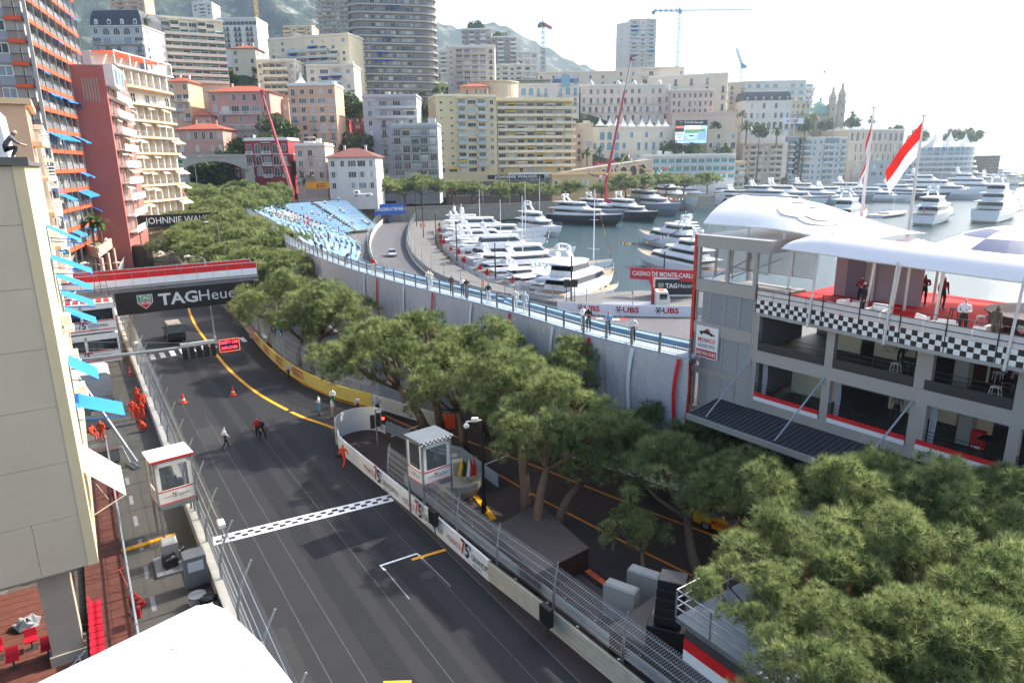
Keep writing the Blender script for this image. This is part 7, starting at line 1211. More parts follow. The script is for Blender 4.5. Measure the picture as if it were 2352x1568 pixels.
for j, px in enumerate((1580, 1640, 1700, 1760, 1820, 1875, 1930, 1985, 2040, 2095, 2150, 2210, 2265, 2320)):
 b = wpt(px, 437 - j * .7); k = ['my', 'wh', 'my', 'cr2', 'wh', 'my', 'my', 'wh', 'cr2', 'my', 'wh', 'my', 'wh', 'my'][j]; moor(k, b + Vector((-.5, .86, 0)) * 25, -1.05, '%s yacht from the left in the back row below the sea front houses' % names[j], 1.25)
lay('wh', (2330, 492), (2190, 530), 'white yacht with three domes seen above the checked dome'); lay('my', (2180, 500), (2080, 528), 'white yacht in front of the far quay, right of the flag poles'); lay('my', (1985, 505), (1900, 530), 'yacht tender boat behind the vaulted canopy'); lay('cr2', (1290, 545), (1195, 530), 'sleek white cruiser at the tip of the bend quay row')
for j, px in enumerate((1545, 1600, 1655, 1712, 1770, 1828, 1885, 1942, 2000, 2058, 2116, 2175, 2235, 2295)):
 b = wpt(px, 418 - j * .9); k = ['wh', 'my', 'wh', 'my', 'wh', 'my', 'wh', 'wh', 'my', 'wh', 'my', 'wh', 'my', 'wh'][j]; moor(k, b + Vector((-.4, .9, 0)) * 25, -1.15, '%s yacht from the left in the farthest row against the sea wall' % names[j], 1.3)
for j, px in enumerate((1610, 1670, 1735, 1795, 1850, 1905, 1965, 2022, 2082, 2140, 2200, 2262, 2325)): b = wpt(px, 428 - j * .8); moor(['wh', 'my', 'wh'][j % 3], b + Vector((-.45, .88, 0)) * 25, -1.1, '%s yacht from the left in the last but one row of the harbour' % names[j], 1.3)
def sailboat(bow, stern, mast, label):
 b, s = wpt(*bow), wpt(*stern); L = (b - s).length; root = thing('sailing_boat', label, 'sailing boat', s, frame_of(s, b), 'sailing boats'); h, dk = hull(L, L * .27, .9); h.ob('hull', BW, root); mb = MB(); mb.loft([[(a[0], a[1] * .95, a[2] + .01), (c[0], c[1] * .95, c[2] + .01)] for a, c in dk], closed=False); mb.ob('deck', TEAK, root); mb = MB(); mb.loft(tier(L * .25, L * .62, L * .08, L * .06, 1.0, .55, .5)(0, 1)); mb.ob('cabin', BW, root)
 mb = MB(); mb.limb([(L * .55, 0, .9), (L * .55, 0, mast)], [.11, .06], 8); [mb.tube((L * .55, -w, mast * f), (L * .55, w, mast * f), .03) for f, w in ((.45, 1.3), (.72, .9))]; mb.ob('mast', BW, root); mb = MB(); mb.tube((L * .55, 0, 1.9), (L * .12, 0, 2.0), .09); mb.tube((L * .54, 0, 2.05), (L * .13, 0, 2.12), .15, n=7); mb.ob('boom', AWD, root)
 mb = MB(); [mb.tube(p, (L * .55, 0, mast * .97), .012, n=3) for p in ((L * .99, 0, 1.3), (0, 0, 1), (L * .5, L * .12, 1), (L * .5, -L * .12, 1))]; mb.ob('rigging', DKGREY, root); return root, L, mast
r1, L1, m1 = sailboat((1420, 668), (1285, 695), at(1333, 432, 116).z + 1.6, 'white sailing boat with tall bare mast and flag lines'); r2, L2, m2 = sailboat((1240, 610), (1150, 625), 15, 'sailing boat with slim mast among the quay row'); sailboat((2080, 490), (2010, 500), 24, 'tall masted sailing boat left of the second flag'); sailboat((2180, 470), (2120, 474), 46, 'sailing ship with twin tall masts behind the round building front'); sailboat((1870, 485), (1810, 490), 17, 'dark rigged sailing boat behind the canopy')
FLC = [mat('pennant_' + c, c, .7, var=0, trans=.3) for c in ('c8322b', 'e0b52e', '2c4fa0', 'e8e8e8', '2b2b2b', '3a8a4a')]
def bunting(a, b, label, sag=1.2, size=.42):
 a, b = Vector(a), Vector(b); n = int((b - a).length / .55); mb = MB(); rng = random.Random(n)
 for i in range(n):
  f = i / n; p = a.lerp(b, f) - Vector((0, 0, sag * 4 * f * (1 - f))); q = a.lerp(b, (i + 1) / n) - Vector((0, 0, sag * 4 * (f + 1 / n) * (1 - f - 1 / n))); mb.add([p, p.lerp(q, .8), p.lerp(q, .7) - Vector((0, 0, size)), p.lerp(q, .1) - Vector((0, 0, size))], [(0, 1, 2, 3)], rng.randrange(6))
 o = mb.ob('signal_bunting', FLC); tag(o, label, 'bunting', 'lines of signal flags on the yachts')
w1 = r1.matrix_world if False else None
def loc_pt(r, p): c, s = math.cos(r.rotation_euler.z), math.sin(r.rotation_euler.z); return Vector((r.location.x + p[0] * c - p[1] * s, r.location.y + p[0] * s + p[1] * c, r.location.z + p[2]))
bunting(loc_pt(r1, (L1 * .55, 0, m1)), loc_pt(r1, (L1, 0, 1.4)), 'flag line from the tall mast down to the bow', .4); bunting(at(1270, 500, 120), at(1245, 590, 125), 'flag line hanging left of the tall mast', .3); bunting(at(1420, 556, 148), at(1580, 515, 160), 'flag line over the long white yacht bow', 1.5, .5); bunting(at(1500, 430, 240), at(1570, 455, 235), 'flag line on the big white yacht left of the canopy', 1.5, .6); bunting(at(1350, 395, 260), at(1440, 350, 262), 'flag line in front of the turquoise hotel', 4, .7); bunting(at(1440, 350, 262), at(1540, 380, 262), 'flag line rising right of the turquoise hotel', 4, .7); bunting(at(2290, 480, 250), at(2352, 520, 235), 'flag line at the right edge', 1, .6)
for j, (px, py, ln, mh) in enumerate(((1075, 545, 60, 14), (1120, 580, 66, 13), (1180, 560, 58, 16), (1215, 520, 52, 17), (1150, 500, 46, 18), (1090, 505, 44, 15), (1660, 455, 40, 22), (2300, 470, 50, 30), (1930, 490, 46, 20))): sailboat((px + ln, py), (px - ln * .2, py + 6), mh, 'sailing boat among the yachts, %s of the extra bare masts' % ords[j] if False else ['sailing boat in the middle of the bend quay row', 'sailing boat near the front of the bend quay row', 'sailing boat off the bows of the quay row', 'sailing boat at the outer tip of the quay row', 'sailing boat at the far corner of the quay', 'sailing boat deep in the quay row', 'sailing boat left of the vaulted canopy', 'sailing boat at the right edge of the harbour', 'sailing boat just behind the canopy'][j])
# people
J0 = dict(pel=(0, 0, .95), wai=(0, 0, 1.1), che=(0, 0, 1.32), nec=(0, 0, 1.5), hea=(0, -.015, 1.62), top=(0, .0, 1.73), nos=(0, -.105, 1.62),
  sL=(.19, 0, 1.43), eL=(.26, .03, 1.15), wL=(.26, -.05, .9), hL=(.25, -.09, .79), sR=(-.19, 0, 1.43), eR=(-.26, .03, 1.15), wR=(-.26, -.05, .9), hR=(-.25, -.09, .79),
  pL=(.1, 0, .9), kL=(.11, -.03, .5), aL=(.11, .03, .09), tL=(.12, -.14, .04), pR=(-.1, 0, .9), kR=(-.11, -.03, .5), aR=(-.11, .03, .09), tR=(-.12, -.14, .04))
RAD = dict(pel=.15, wai=.135, che=.165, nec=.055, hea=.1, top=.07, nos=.018, s=.075, e=.05, w=.035, h=.04, p=.095, k=.065, a=.045, t=.045)
BONES = [('pel', 'wai', 4), ('wai', 'che', 2), ('che', 'nec', 2), ('nec', 'hea', 0), ('hea', 'top', 1), ('hea', 'nos', 0)] + [x for s in 'LR' for x in (('che', 's' + s, 2), ('s' + s, 'e' + s, 2), ('e' + s, 'w' + s, 3), ('w' + s, 'h' + s, 0), ('pel', 'p' + s, 4), ('p' + s, 'k' + s, 4), ('k' + s, 'a' + s, 5), ('a' + s, 't' + s, 6))]
def pose_mesh(name, **mv):
 J = dict(J0); J.update(mv); keys = list(J); me = bpy.data.meshes.new('body'); me.from_pydata([J[k] for k in keys], [(keys.index(a), keys.index(b)) for a, b, _ in BONES], [])
 o = bpy.data.objects.new('body', me); COL.objects.link(o); o.modifiers.new('k', 'SKIN'); sd = me.skin_vertices[0].data
 for i, k in enumerate(keys): r = RAD.get(k, RAD.get(k[0])); sd[i].radius = (r, r * (.72 if k in ('pel', 'wai', 'che') else 1)); sd[i].use_root = k == 'pel'
 m = o.modifiers.new('u', 'SUBSURF'); m.levels = 1; dg = bpy.context.evaluated_depsgraph_get(); out = bpy.data.meshes.new_from_object(o.evaluated_get(dg)); bpy.data.objects.remove(o)
 segs = [(np.array(J[a]), np.array(J[b]), t) for a, b, t in BONES]; idx = []
 for p in out.polygons:
  c = np.array(p.center); best = 9; bt = 2
  for a, b, t in segs:
   d = b - a; u = np.clip((c - a) @ d / (d @ d), 0, 1); q = np.linalg.norm(c - a - d * u) - (.06 if t in (2, 4) else 0)
   if q < best: best, bt = q, t
  h = np.array(J['hea'])
  if bt in (0, 1) and np.linalg.norm(c - h) < .2: bt = 1 if (c[2] > h[2] + .05 or (c[1] > h[1] + .045 and c[2] > h[2] - .06)) else 0
  idx.append(bt)
 for _ in range(7): out.materials.append(WHITE)
 out.polygons.foreach_set('material_index', idx); out.polygons.foreach_set('use_smooth', [True] * len(idx)); out.name = 'body_' + name; return out
POSE = dict(stand={}, arms=dict(eL=(.27, -.05, 1.18), wL=(.04, -.2, 1.2), hL=(-.06, -.2, 1.22), eR=(-.27, -.05, 1.18), wR=(-.04, -.22, 1.16), hR=(.06, -.22, 1.15)),
 walk=dict(kL=(.1, -.16, .52), aL=(.1, -.2, .1), tL=(.1, -.37, .06), kR=(-.1, .06, .5), aR=(-.1, .32, .16), tR=(-.11, .2, .04), eL=(.25, .12, 1.17), wL=(.24, .14, .92), hL=(.23, .12, .82), eR=(-.25, -.1, 1.17), wR=(-.24, -.25, .97), hR=(-.22, -.3, .9)),
 phone=dict(eL=(.24, -.08, 1.16), wL=(.08, -.3, 1.25), hL=(.03, -.34, 1.3), eR=(-.24, -.05, 1.16), wR=(-.1, -.28, 1.15), hR=(-.03, -.32, 1.2)),
 point=dict(eL=(.42, -.1, 1.4), wL=(.66, -.16, 1.42), hL=(.76, -.18, 1.42)),
 sit=dict(pel=(0, .05, .12), wai=(0, .06, .27), che=(0, .02, .5), nec=(0, -.02, .68), hea=(0, -.06, .8), top=(0, -.05, .91), nos=(0, -.15, .8), sL=(.18, 0, .6), eL=(.24, -.06, .35), wL=(.16, -.28, .25), hL=(.12, -.36, .24), sR=(-.18, 0, .6), eR=(-.24, -.06, .35), wR=(-.16, -.28, .25), hR=(-.12, -.36, .24), pL=(.1, 0, .1), kL=(.12, -.42, .1), aL=(.12, -.4, -.32), tL=(.12, -.56, -.38), pR=(-.1, 0, .1), kR=(-.12, -.42, .1), aR=(-.12, -.4, -.32), tR=(-.12, -.56, -.38)),
 crouch=dict(pel=(0, .14, .36), wai=(0, .06, .5), che=(0, -.1, .68), nec=(0, -.2, .82), hea=(0, -.27, .9), top=(0, -.3, 1.0), nos=(0, -.36, .87), sL=(.18, -.14, .76), eL=(.24, -.32, .56), wL=(.14, -.5, .5), hL=(.1, -.57, .48), sR=(-.18, -.14, .76), eR=(-.24, -.32, .56), wR=(-.14, -.5, .5), hR=(-.1, -.57, .48), pL=(.1, .08, .34), kL=(.16, -.28, .46), aL=(.14, -.08, .09), tL=(.15, -.24, .04), pR=(-.1, .08, .34), kR=(-.16, -.28, .44), aR=(-.14, -.08, .09), tR=(-.15, -.24, .04)),
 bend=dict(wai=(0, -.08, 1.08), che=(0, -.3, 1.2), nec=(0, -.45, 1.28), hea=(0, -.54, 1.34), top=(0, -.6, 1.42), nos=(0, -.63, 1.28), sL=(.19, -.38, 1.22), eL=(.22, -.52, 1.0), wL=(.18, -.7, .92), hL=(.16, -.78, .9), sR=(-.19, -.38, 1.22), eR=(-.22, -.52, 1.0), wR=(-.18, -.7, .92), hR=(-.16, -.78, .9)))
POSE = {k: pose_mesh(k, **v) for k, v in POSE.items()}
def cl(c): return mat('cloth_' + c, c, .85, var=.1, scale=6)
SKIN = mat('skin', 'b98a6c', .6, var=.05); HAIRD = mat('hair_dark', '2a211c', .8); HAIRG = mat('hair_grey', 'b7b1a8', .8); SHOE = mat('shoe', '1d1d1f', .6)
def person(p, rz, pose, label, top='8a8a8a', leg='24262b', slv=1, sh=1, hair=None, cap=None, group=None, s=1., shoe=None, skin=None, part=None):
 root = thing('person', label, 'person', p, rz, group); root.scale = (s,) * 3; o = put('body', POSE[pose], root)
 sk = skin or SKIN; ms = [sk, cl(cap) if cap else (hair or HAIRD), cl(top), cl(top) if slv else sk, cl(leg), cl(leg) if sh else sk, shoe or SHOE]
 for i, m in enumerate(ms): o.material_slots[i].link = 'OBJECT'; o.material_slots[i].material = m
 if part: part(root)
 return root
ORG = 'e04418'
def bag(x, y, z, c='1c1c1e', w=.4): return lambda r: (lambda mb: (mb.bevbox(x - w / 2, y - .12, z, x + w / 2, y + .12, z + .28, .05), mb.tube((x, y, z + .28), (x * .2, y * .3, 1.42), .02), mb.ob('bag', cl(c), r)))(MB())
person(gp(520, 1031), 2.2, 'walk', 'grey haired man in white shirt walking alone on the track', 'e3e6ea', '1e1f23', 0, 1, HAIRG); person(gp(594, 1008), .5, 'walk', 'white haired person in red jacket walking beside a man in black', 'b81d22', '23262e', 1, 1, HAIRG); person(gp(605, 1012), .9, 'walk', 'man in black walking beside the person in red jacket', '1c1d21', '1c1d21', 0)
person(gp(735, 953), -1.2, 'phone', 'man in white vest and turquoise shorts by the yellow banner', 'dfe2e2', '2aa3c9', 0, 0); person(gp(766, 936), 0, 'phone', 'man in white shirt and green shorts near the banner', 'eceff1', '1d8a5f', 1, 0); person(gp(765, 961), -1, 'stand', 'bald man in white T shirt and pale shorts', 'e2e3e6', 'b59a92', 0, 0, SKIN); person(gp(823, 955), 1.2, 'stand', 'woman in grey top and orange shorts beside the barrier end', 'c7c9cc', 'd8562a', 0, 0, mat('hair_fair', '9a7a4e', .8)); person(gp(824, 970), -.7, 'phone', 'man in black T shirt with maroon bag behind the curved shield', '232427', '232427', 0, 1, part=bag(-.3, 0, .6, '5a1d26')); person(gp(868, 956), .3, 'arms', 'dark haired woman in pale blue top behind the signal lights', 'b9cbe0', '24262b', 1)
person(gp(664, 873), 2.6, 'walk', 'man in grey shirt walking along the yellow banner', 'b5b8ba', '1b1b1e', 0, 1, HAIRG); person(gp(791, 1074), 2.8, 'walk', 'marshal in orange overalls with black bag by the pit wall end', ORG, ORG, 1, 1, cap='1f2023', part=bag(.3, .1, .75)); person(gp(1157, 985), 0, 'stand', 'marshal in orange under the pines behind the guardrail', ORG, ORG, cap='1f2023'); person(gp(1120, 1022), 3, 'stand', 'person in black standing behind the black lamp post', '17181a', '17181a', cap='17181a')
g_ = 'marshals in orange overalls behind the left fence'
for px, py, rz, po, lab, cp in ((318, 930, .4, 'arms', 'marshal with folded arms nearest the debris fence, farthest of the group', '1f2023'), (321, 940, .1, 'stand', 'second marshal of the pair by the fence, back turned', '1f2023'), (333, 945, 1.2, 'phone', 'marshal half hidden behind the others at the fence', 'd8d8d8'), (308, 962, .9, 'stand', 'woman marshal with long dark hair left of the group', None), (318, 972, 2.8, 'point', 'marshal stretching an arm out to the right', '1f2023'), (331, 968, -.4, 'arms', 'marshal facing us at the right of the group', '1f2023'), (334, 990, -1.3, 'crouch', 'marshal crouching with a tool by the fence foot', '22325a'), (237, 1013, .2, 'stand', 'marshal standing apart on the pavement facing us', '2b2b2b')): person(gp(px, py), rz, po, lab, ORG, ORG, 1, 1, cap=cp, group=g_)
person(gp(212, 998, .42), 1.3, 'sit', 'marshal seated on a grey bin reading papers', ORG, ORG, cap='222326', group=g_); person(gp(246, 963), 2.0, 'bend', 'mechanic in black bending over the metal bench', '1d1f26', '1d1f26', cap='1d1f26'); person(gp(350, 588), .5, 'stand', 'dark figure standing on the far track beside the distance board', '20242a', '20242a'); person(gp(205, 640), 0, 'stand', 'man in white shirt on the deck beyond the footbridge', 'dfe3ea', '2a2b30', 1)
p = st(5.5, -5.2, 20.32); person(p, 2.1, 'crouch', 'grey haired photographer in grey T shirt leaning over the roof edge', '5d5c60', '33343a', 0, 1, HAIRG)
DK = 12.28
for x, y, rz, po, t_, l_, lab, hr in ((4.4, 2.6, .3, 'arms', '7a1226', '17181c', 'man in burgundy blazer with folded hands on the red deck', HAIRD), (5.4, .9, -.8, 'stand', '1a1c22', '1a1c22', 'grey haired man in dark suit beside the white chairs', HAIRG), (6.2, 5.6, .2, 'arms', '7a1226', '17181c', 'older man in burgundy blazer at the back rail', HAIRG), (7.2, 5.4, 1.0, 'stand', '7a1226', '17181c', 'dark haired man in burgundy blazer at the back rail', HAIRD), (10.2, .1, .4, 'phone', 'e6e4e6', '17181c', 'man in white shirt with lanyard by the deck pole', HAIRG), (11.6, -.4, 2.6, 'stand', '5a5544', '5a5544', 'man in olive jacket and cap with his back to us at the rail', None)): person(rl(x, y, DK), RRZ + rz, po, lab, t_, l_, 1, 1, hr, None if hr else '4b4a3a')
person(rl(6.6, 3.0, 9.5), RRZ, 'stand', 'person in black in the shade of the second balcony', '17181a', '17181a'); person(rl(6.9, 2.6, 6.56), RRZ + .4, 'stand', 'man in grey shirt in the shade of the lower middle balcony', '6c6e70', '1a1b1e', 0)
def wk(px, off=.6):
 d_ = ray(px, 740); b = min(range(800), key=lambda q: abs(math.atan2(SBn(LB * q / 1000, 0, off).x, SBn(LB * q / 1000, 0, off).y) - math.atan2(d_.x, d_.y))); return SBn(LB * b / 1000, ZB, off)
for px, rz, po, t_, l_, slv, shn, lab, hr, cp in ((1340, .6, 'phone', 'e9e9ea', 'e2ddd2', 1, 0, 'man in white shirt and pale shorts on the stand walkway', HAIRD, None), (1352, -.5, 'arms', '22232a', '22232a', 0, 1, 'red haired woman in long black dress on the stand walkway', mat('hair_auburn', '8a4a28', .8), None), (1395, 3.1, 'phone', '7f9fd0', '22242c', 1, 1, 'man in blue shirt and red cap leaning on the rail', None, 'c02028'), (1452, 3, 'stand', 'e8e2e2', '1f2230', 0, 1, 'child in white and red vest on the walkway near the building', HAIRD, None), (1205, 2.8, 'stand', 'b9c6da', 'd8d8d8', 1, 1, 'man in pale blue on the walkway right of the bald man', HAIRG, None), (1185, 3.0, 'stand', 'd9d9d9', 'e6e6e6', 1, 1, 'person in pale clothes near the striped one', HAIRD, None), (1124, 2.9, 'stand', '30343f', 'e8e8e8', 0, 1, 'person in black and white stripes on the walkway', mat('hair_brown', '5a3b26', .8), None), (1075, .2, 'phone', '222327', '222327', 0, 1, 'man in black T shirt filming beside the bald man', HAIRD, None), (1066, .6, 'phone', 'e6e6e2', '1d1e22', 0, 1, 'bald man in white shirt on the walkway', SKIN, None), (1042, 2.8, 'stand', '4a4b4f', '17181a', 0, 1, 'person in grey with black cap on the walkway', None, '17181a'), (988, 2.6, 'stand', 'e9e4d8', 'efefec', 1, 1, 'person in white with red and white hat at the rail', None, 'c9242c'), (992, 3, 'stand', 'e4ddd0', 'e9e9e6', 1, 1, 'second person in white embracing the one with the hat', mat('hair_fair', '9a7a4e', .8), None), (865, 3.0, 'stand', 'c21d22', 'd9d2c6', 0, 1, 'man in red T shirt and cap on the stand walkway', None, '22242c'), (806, 2.7, 'bend', '1d2230', '1d2230', 1, 1, 'man in navy leaning over the rail', HAIRD, None), (740, 3, 'stand', '4a4038', '6f6356', 0, 1, 'man in brown on the walkway left part', HAIRD, None), (752, 2.6, 'stand', '2b3a5a', '23242a', 0, 1, 'man in dark blue next to the man in brown', HAIRD, None), (705, 3, 'stand', 'd6d9de', '2c2f38', 1, 1, 'man in white shirt near the far walkway rail', HAIRD, None), (690, 2.8, 'stand', '23252b', '23252b', 1, 1, 'person in black near the far walkway rail', HAIRD, None)): person(wk(px), rz, po, lab, t_, l_, slv, shn, hr, cp, 'people on the grandstand walkway')
rng = random.Random(4); far_ = [q for q in seat_pts if q[0] >= 5]; cols_ = ['e8e6e2', 'e8e6e2', 'd8d4cc', 'efeeea', 'c9434a', 'b9c4d2', '2a2e38', 'd9b9a4', '5c6470', 'e3d9a0', '2f7f9a']
def zone(q): return q[0] in (7, 8, 9) and .3 < (q[1] / q[2]) < .8
crowd = [q for q in far_ if zone(q)]; rng.shuffle(crowd); rest = [q for q in seat_pts if not zone(q) and q[0] > 3]; rng.shuffle(rest)
for i, q in enumerate(crowd[:105] + rest[:60]):
 p = ruled(q[3], q[4], q[5]); n_ = nrm_at(LB * q[3]); person(p, math.atan2(n_.y, n_.x) + pi / 2 + rng.uniform(-.4, .4), 'sit' if i % 9 else 'stand', 'spectator in the dense light clothed crowd on the far blue benches' if i < 105 else 'spectator sitting apart on the blue grandstand benches', rng.choice(cols_), rng.choice(['2a2e38', 'd9d4c8', '6b7078', '3a4a66']), rng.randint(0, 1), rng.randint(0, 1), rng.choice([HAIRD, HAIRG]), rng.choice([None, None, 'e8e6e2', 'c9242c']), 'spectators on the grandstand', 1.08)
for px, py, t_, l_, lab in ((975, 523, ORG, ORG, 'marshal in orange on the harbour side of the bend'), (967, 524, '23252a', '23252a', 'person in black beside the orange marshal on the bend'), (1110, 664, ORG, ORG, 'marshal in orange at the quay near the guardrail'), (1559, 672, 'c9d92e', '2b3550', 'man in yellow high visibility vest by the container')): person(gp(px, py), 1, 'stand', lab, t_, l_, cap='e8e6e2')
# vehicles
TYRE = mat('tyre', '161616', .85); RIM = mat('rim', '9a9da0', .35, .8); LAMP = mat('lamp_glass', 'd5dade', .15); TAIL = mat('tail_lamp', '8c1015', .3)
def wheels(root, xs, w, r):
 for x in xs:
  for s in (-1, 1):
   mb = MB(); mb.tube((x, s * w - .1, r), (x, s * w + .1, r), r, n=16); t = mb.ob('wheel', TYRE, root); mb = MB(); mb.tube((x, s * w - .11, r), (x, s * w + .11, r), r * .6, n=12); mb.ob('rim', RIM, t)
def car(p, rz, m, label, L=4.2, W=1.78, Hh=1.45, box=False):
 """x forward; body lofted from cross-sections"""
 root = thing('car' if not box else 'van', label, 'car' if not box else 'van', p, rz); h = L / 2
 prof = [(-h, .55, .75), (-h * .97, .3, .95), (-h * .6, .25, .98), (0, .24, .95), (h * .5, .25, .9), (h * .93, .3, .74), (h, .42, .62)] if not box else [(-h, .4, 1.15), (-h * .98, .3, 1.2), (0, .28, 1.2), (h * .6, .28, 1.15), (h * .95, .3, 1.0), (h, .45, .85)]
 mb = MB(); mb.loft([[(x, -W / 2 * k, zb), (x, -W / 2, (zb + zt) * .5), (x, -W / 2 * .93, zt), (x, W / 2 * .93, zt), (x, W / 2, (zb + zt) * .5), (x, W / 2 * k, zb)] for x, zb, zt in prof for k in (.92,)]); mb.ob('body', m, root, smooth=False)
 z0 = .93 if not box else 1.15; a, b, c, d = (-h * .88, -h * .55, h * .12, h * .52) if not box else (-h * .97, -h * .9, h * .55, h * .82)
 mb = MB(); R4 = lambda x0, x1, k, z: [(x0, -W / 2 * k, z), (x1, -W / 2 * k, z), (x1, W / 2 * k, z), (x0, W / 2 * k, z)]
 mb.loft([R4(a, d, .9, z0), R4(b, c, .72 if not box else .84, Hh)]); mb.ob('cabin_glass', GLASSD, root); mb = MB(); mb.loft([R4(b - .03, c + .03, .735 if not box else .86, Hh - .03), R4(b + .1, c - .1, .66 if not box else .8, Hh + .04)]); mb.ob('roof', m, root)
 for s in (-1, 1):
  for (x0, x1, x2, x3) in ((a, b, a + .12, b + .12), (c, d, c + .1, d + .1), ((a + d) / 2 - .06, (b + c) / 2 - .06, (a + d) / 2 + .06, (b + c) / 2 + .06)):
   mb = MB(); lo, hi = (x0, x1) if x0 < x1 and x0 == a else (x1, x0); X0, X1, X2, X3 = (a, b, b + .1, a + .12) if x0 == a else ((d, c, c - .1, d - .12) if x0 == c else ((a + d) / 2 - .05, (b + c) / 2 - .05, (b + c) / 2 + .05, (a + d) / 2 + .05)); k1 = .74 if not box else .86
   mb.add([(X0, s * W / 2 * .915, z0), (X1, s * W / 2 * k1, Hh), (X2, s * W / 2 * k1, Hh), (X3, s * W / 2 * .915, z0)], [(0, 1, 2, 3)]); mb.ob('pillar', m, root)
  mb = MB(); mb.bevbox(h * .86, s * W * .36 - .16, .58, h * .985, s * W * .36 + .16, .74, .03); mb.ob('headlight', LAMP, root); mb = MB(); mb.bevbox(-h * 1.005, s * W * .38 - .12, .68, -h * .93, s * W * .38 + .12, .86, .02); mb.ob('tail_light', TAIL, root); mb = MB(); mb.bevbox(c + .15, s * W * .53 - .1, z0, c + .32, s * W * .53 + .1, z0 + .15, .03); mb.ob('mirror', m, root)
 wheels(root, (-h * .62, h * .62), W / 2 - .12, .32); return root
PAINT = lambda k, c: mat('paint_' + k, c, .25, .2, var=.03)
r = car(gp(402, 778), S_RZ + pi / 2, PAINT('van', '2a2c31'), 'dark van with a dusty roof driving away under the footbridge', 4.9, 1.95, 2.05, True); mb = MB(); mb.box(-2.2, -.72, 2.09, 1.2, .72, 2.12); mb.ob('dusty_roof_panel', mat('dusty_roof', '8b857a', .8, var=.4, scale=4), r)
car(gp(901, 588), -1.35, PAINT('silver', 'b9bcc0'), 'silver course car coming round the bend'); r = car(gp(1270, 1035), -.6, PAINT('white', 'dfe2e4'), 'white course car with black numbers half hidden by pines'); r = car(gp(1690, 1222), -.72, PAINT('yellow', 'e5a913'), 'yellow car lettered MONACO F1 half hidden by pines', 4.4, 1.85)
letters('MONACO', .42, RLET, r, lambda x, y: Vector((x, -.945, .66 + y)), .01, 1.5, dx=-.3); letters('F1', .3, KLET, r, lambda x, y: Vector((x, -.945, .6 + y)), .01, .4, dx=.8); [shape([(-.1, 0), (0, .14), (.1, 0), (0, -.14)], RLET, r, lambda x, y: Vector((x, -.948, .5 + y)), 'diamond_mark', .7 + .22 * k, 0) for k in range(3)]
car(at(652, 455, 224), .1, BLACK, 'dark parked car behind the grandstand')
A = gp(1490, 688); root = thing('container', 'dark TAGHeuer container beside the harbour', 'container', gp(1502, 683), -.08); mb = MB(); mb.bevbox(0, 0, .1, 6.0, 2.5, 2.9, .05); mb.ob('box', PW, root); mb = MB(); mb.box(.12, -.03, .45, 5.9, .0, 2.75); mb.ob('side_panel', mat('container_navy', '22252c', .5), root); letters('TAG', .95, WHITE, root, lambda x, y: Vector((x, -.045, y)), .03, 1.75, dx=2.5, dy=1.75); letters('Heuer', .95, WHITE, root, lambda x, y: Vector((x, -.045, y)), 0, 2.1, dx=4.6, dy=1.75); tag_shield(root, lambda x, y: Vector((x, -.045, y)), .75, .95, 1.75)
root = thing('crane_truck', 'white flatbed truck with folded red loading crane', 'truck', gp(1382, 712), -.1); mb = MB(); mb.box(0, -1.2, .75, 6.8, 1.2, .95); mb.box(0, -.5, .5, 8.8, .5, .75); mb.ob('bed', STEEL, root); mb = MB(); mb.loft([[(7.2, -1.2, .6), (9.1, -1.2, .6), (9.1, 1.2, .6), (7.2, 1.2, .6)], [(7.2, -1.2, 1.7), (9.15, -1.2, 1.7), (9.15, 1.2, 1.7), (7.2, 1.2, 1.7)], [(7.3, -1.1, 2.8), (8.8, -1.1, 2.8), (8.8, 1.1, 2.8), (7.3, 1.1, 2.8)]]); cb = mb.ob('cab', PW, root); mb = MB(); mb.box(7.7, -1.21, 1.75, 8.7, -1.16, 2.5); mb.ob('side_window', GLASSD, cb); mb = MB(); mb.tube((6.9, 0, .9), (6.9, 0, 3.2), .22); mb.limb([(6.9, 0, 3.1), (6.3, .2, 4.6), (6.9, .2, 3.4), (6.5, .3, 6.0)], [.18, .15, .14, .1]); mb.ob('loading_crane', RED, root); wheels(root, (1.2, 2.4, 8.2), 1.05, .45); mb = MB(); mb.box(7.7, -.5, 2.8, 8.4, .5, 2.95); mb.ob('beacon', mat('beacon_orange', 'e06a1a', .4), root)
A = at(825, 452, 228); root = thing('small_truck', 'white flatbed pickup parked behind the stand', 'truck', A, .05); mb = MB(); mb.bevbox(0, 0, .5, 4, 1.8, 1, .05); mb.bevbox(-1.6, 0, .4, 0, 1.8, 2.0, .15); mb.ob('body', PW, root); wheels(root, (-.9, 2.8), .9, .35); mb = MB(); mb.box(-1.2, -.02, 1.2, -.3, 0, 1.75); mb.ob('side_window', GLASSD, root)
A = at(1447, 640, 104); Bq = at(1596, 634, 100); root = thing('casino_banner', 'red CASINO DE MONTE-CARLO banner above the water', 'banner', (A.x, A.y, A.z), frame_of(A, Bq)); L = math.hypot(Bq.x - A.x, Bq.y - A.y) + .5; hh = at(1447, 614, 104).z - A.z; mb = MB(); mb.box(0, 0, 0, L, .15, hh); mb.ob('board', mat('casino_red', 'b9222f', .5, var=.04), root); letters('CASINO DE MONTE-CARLO', .95, WHITE, root, lambda x, y: Vector((x, -.02, y)), .015, L * .93, dx=L * .5, dy=hh / 2); mb = MB(); [mb.box(x, .16, -A.z, x + .15, .3, .3) for x in (.3, L - .5)]; mb.ob('post', STEEL, root)
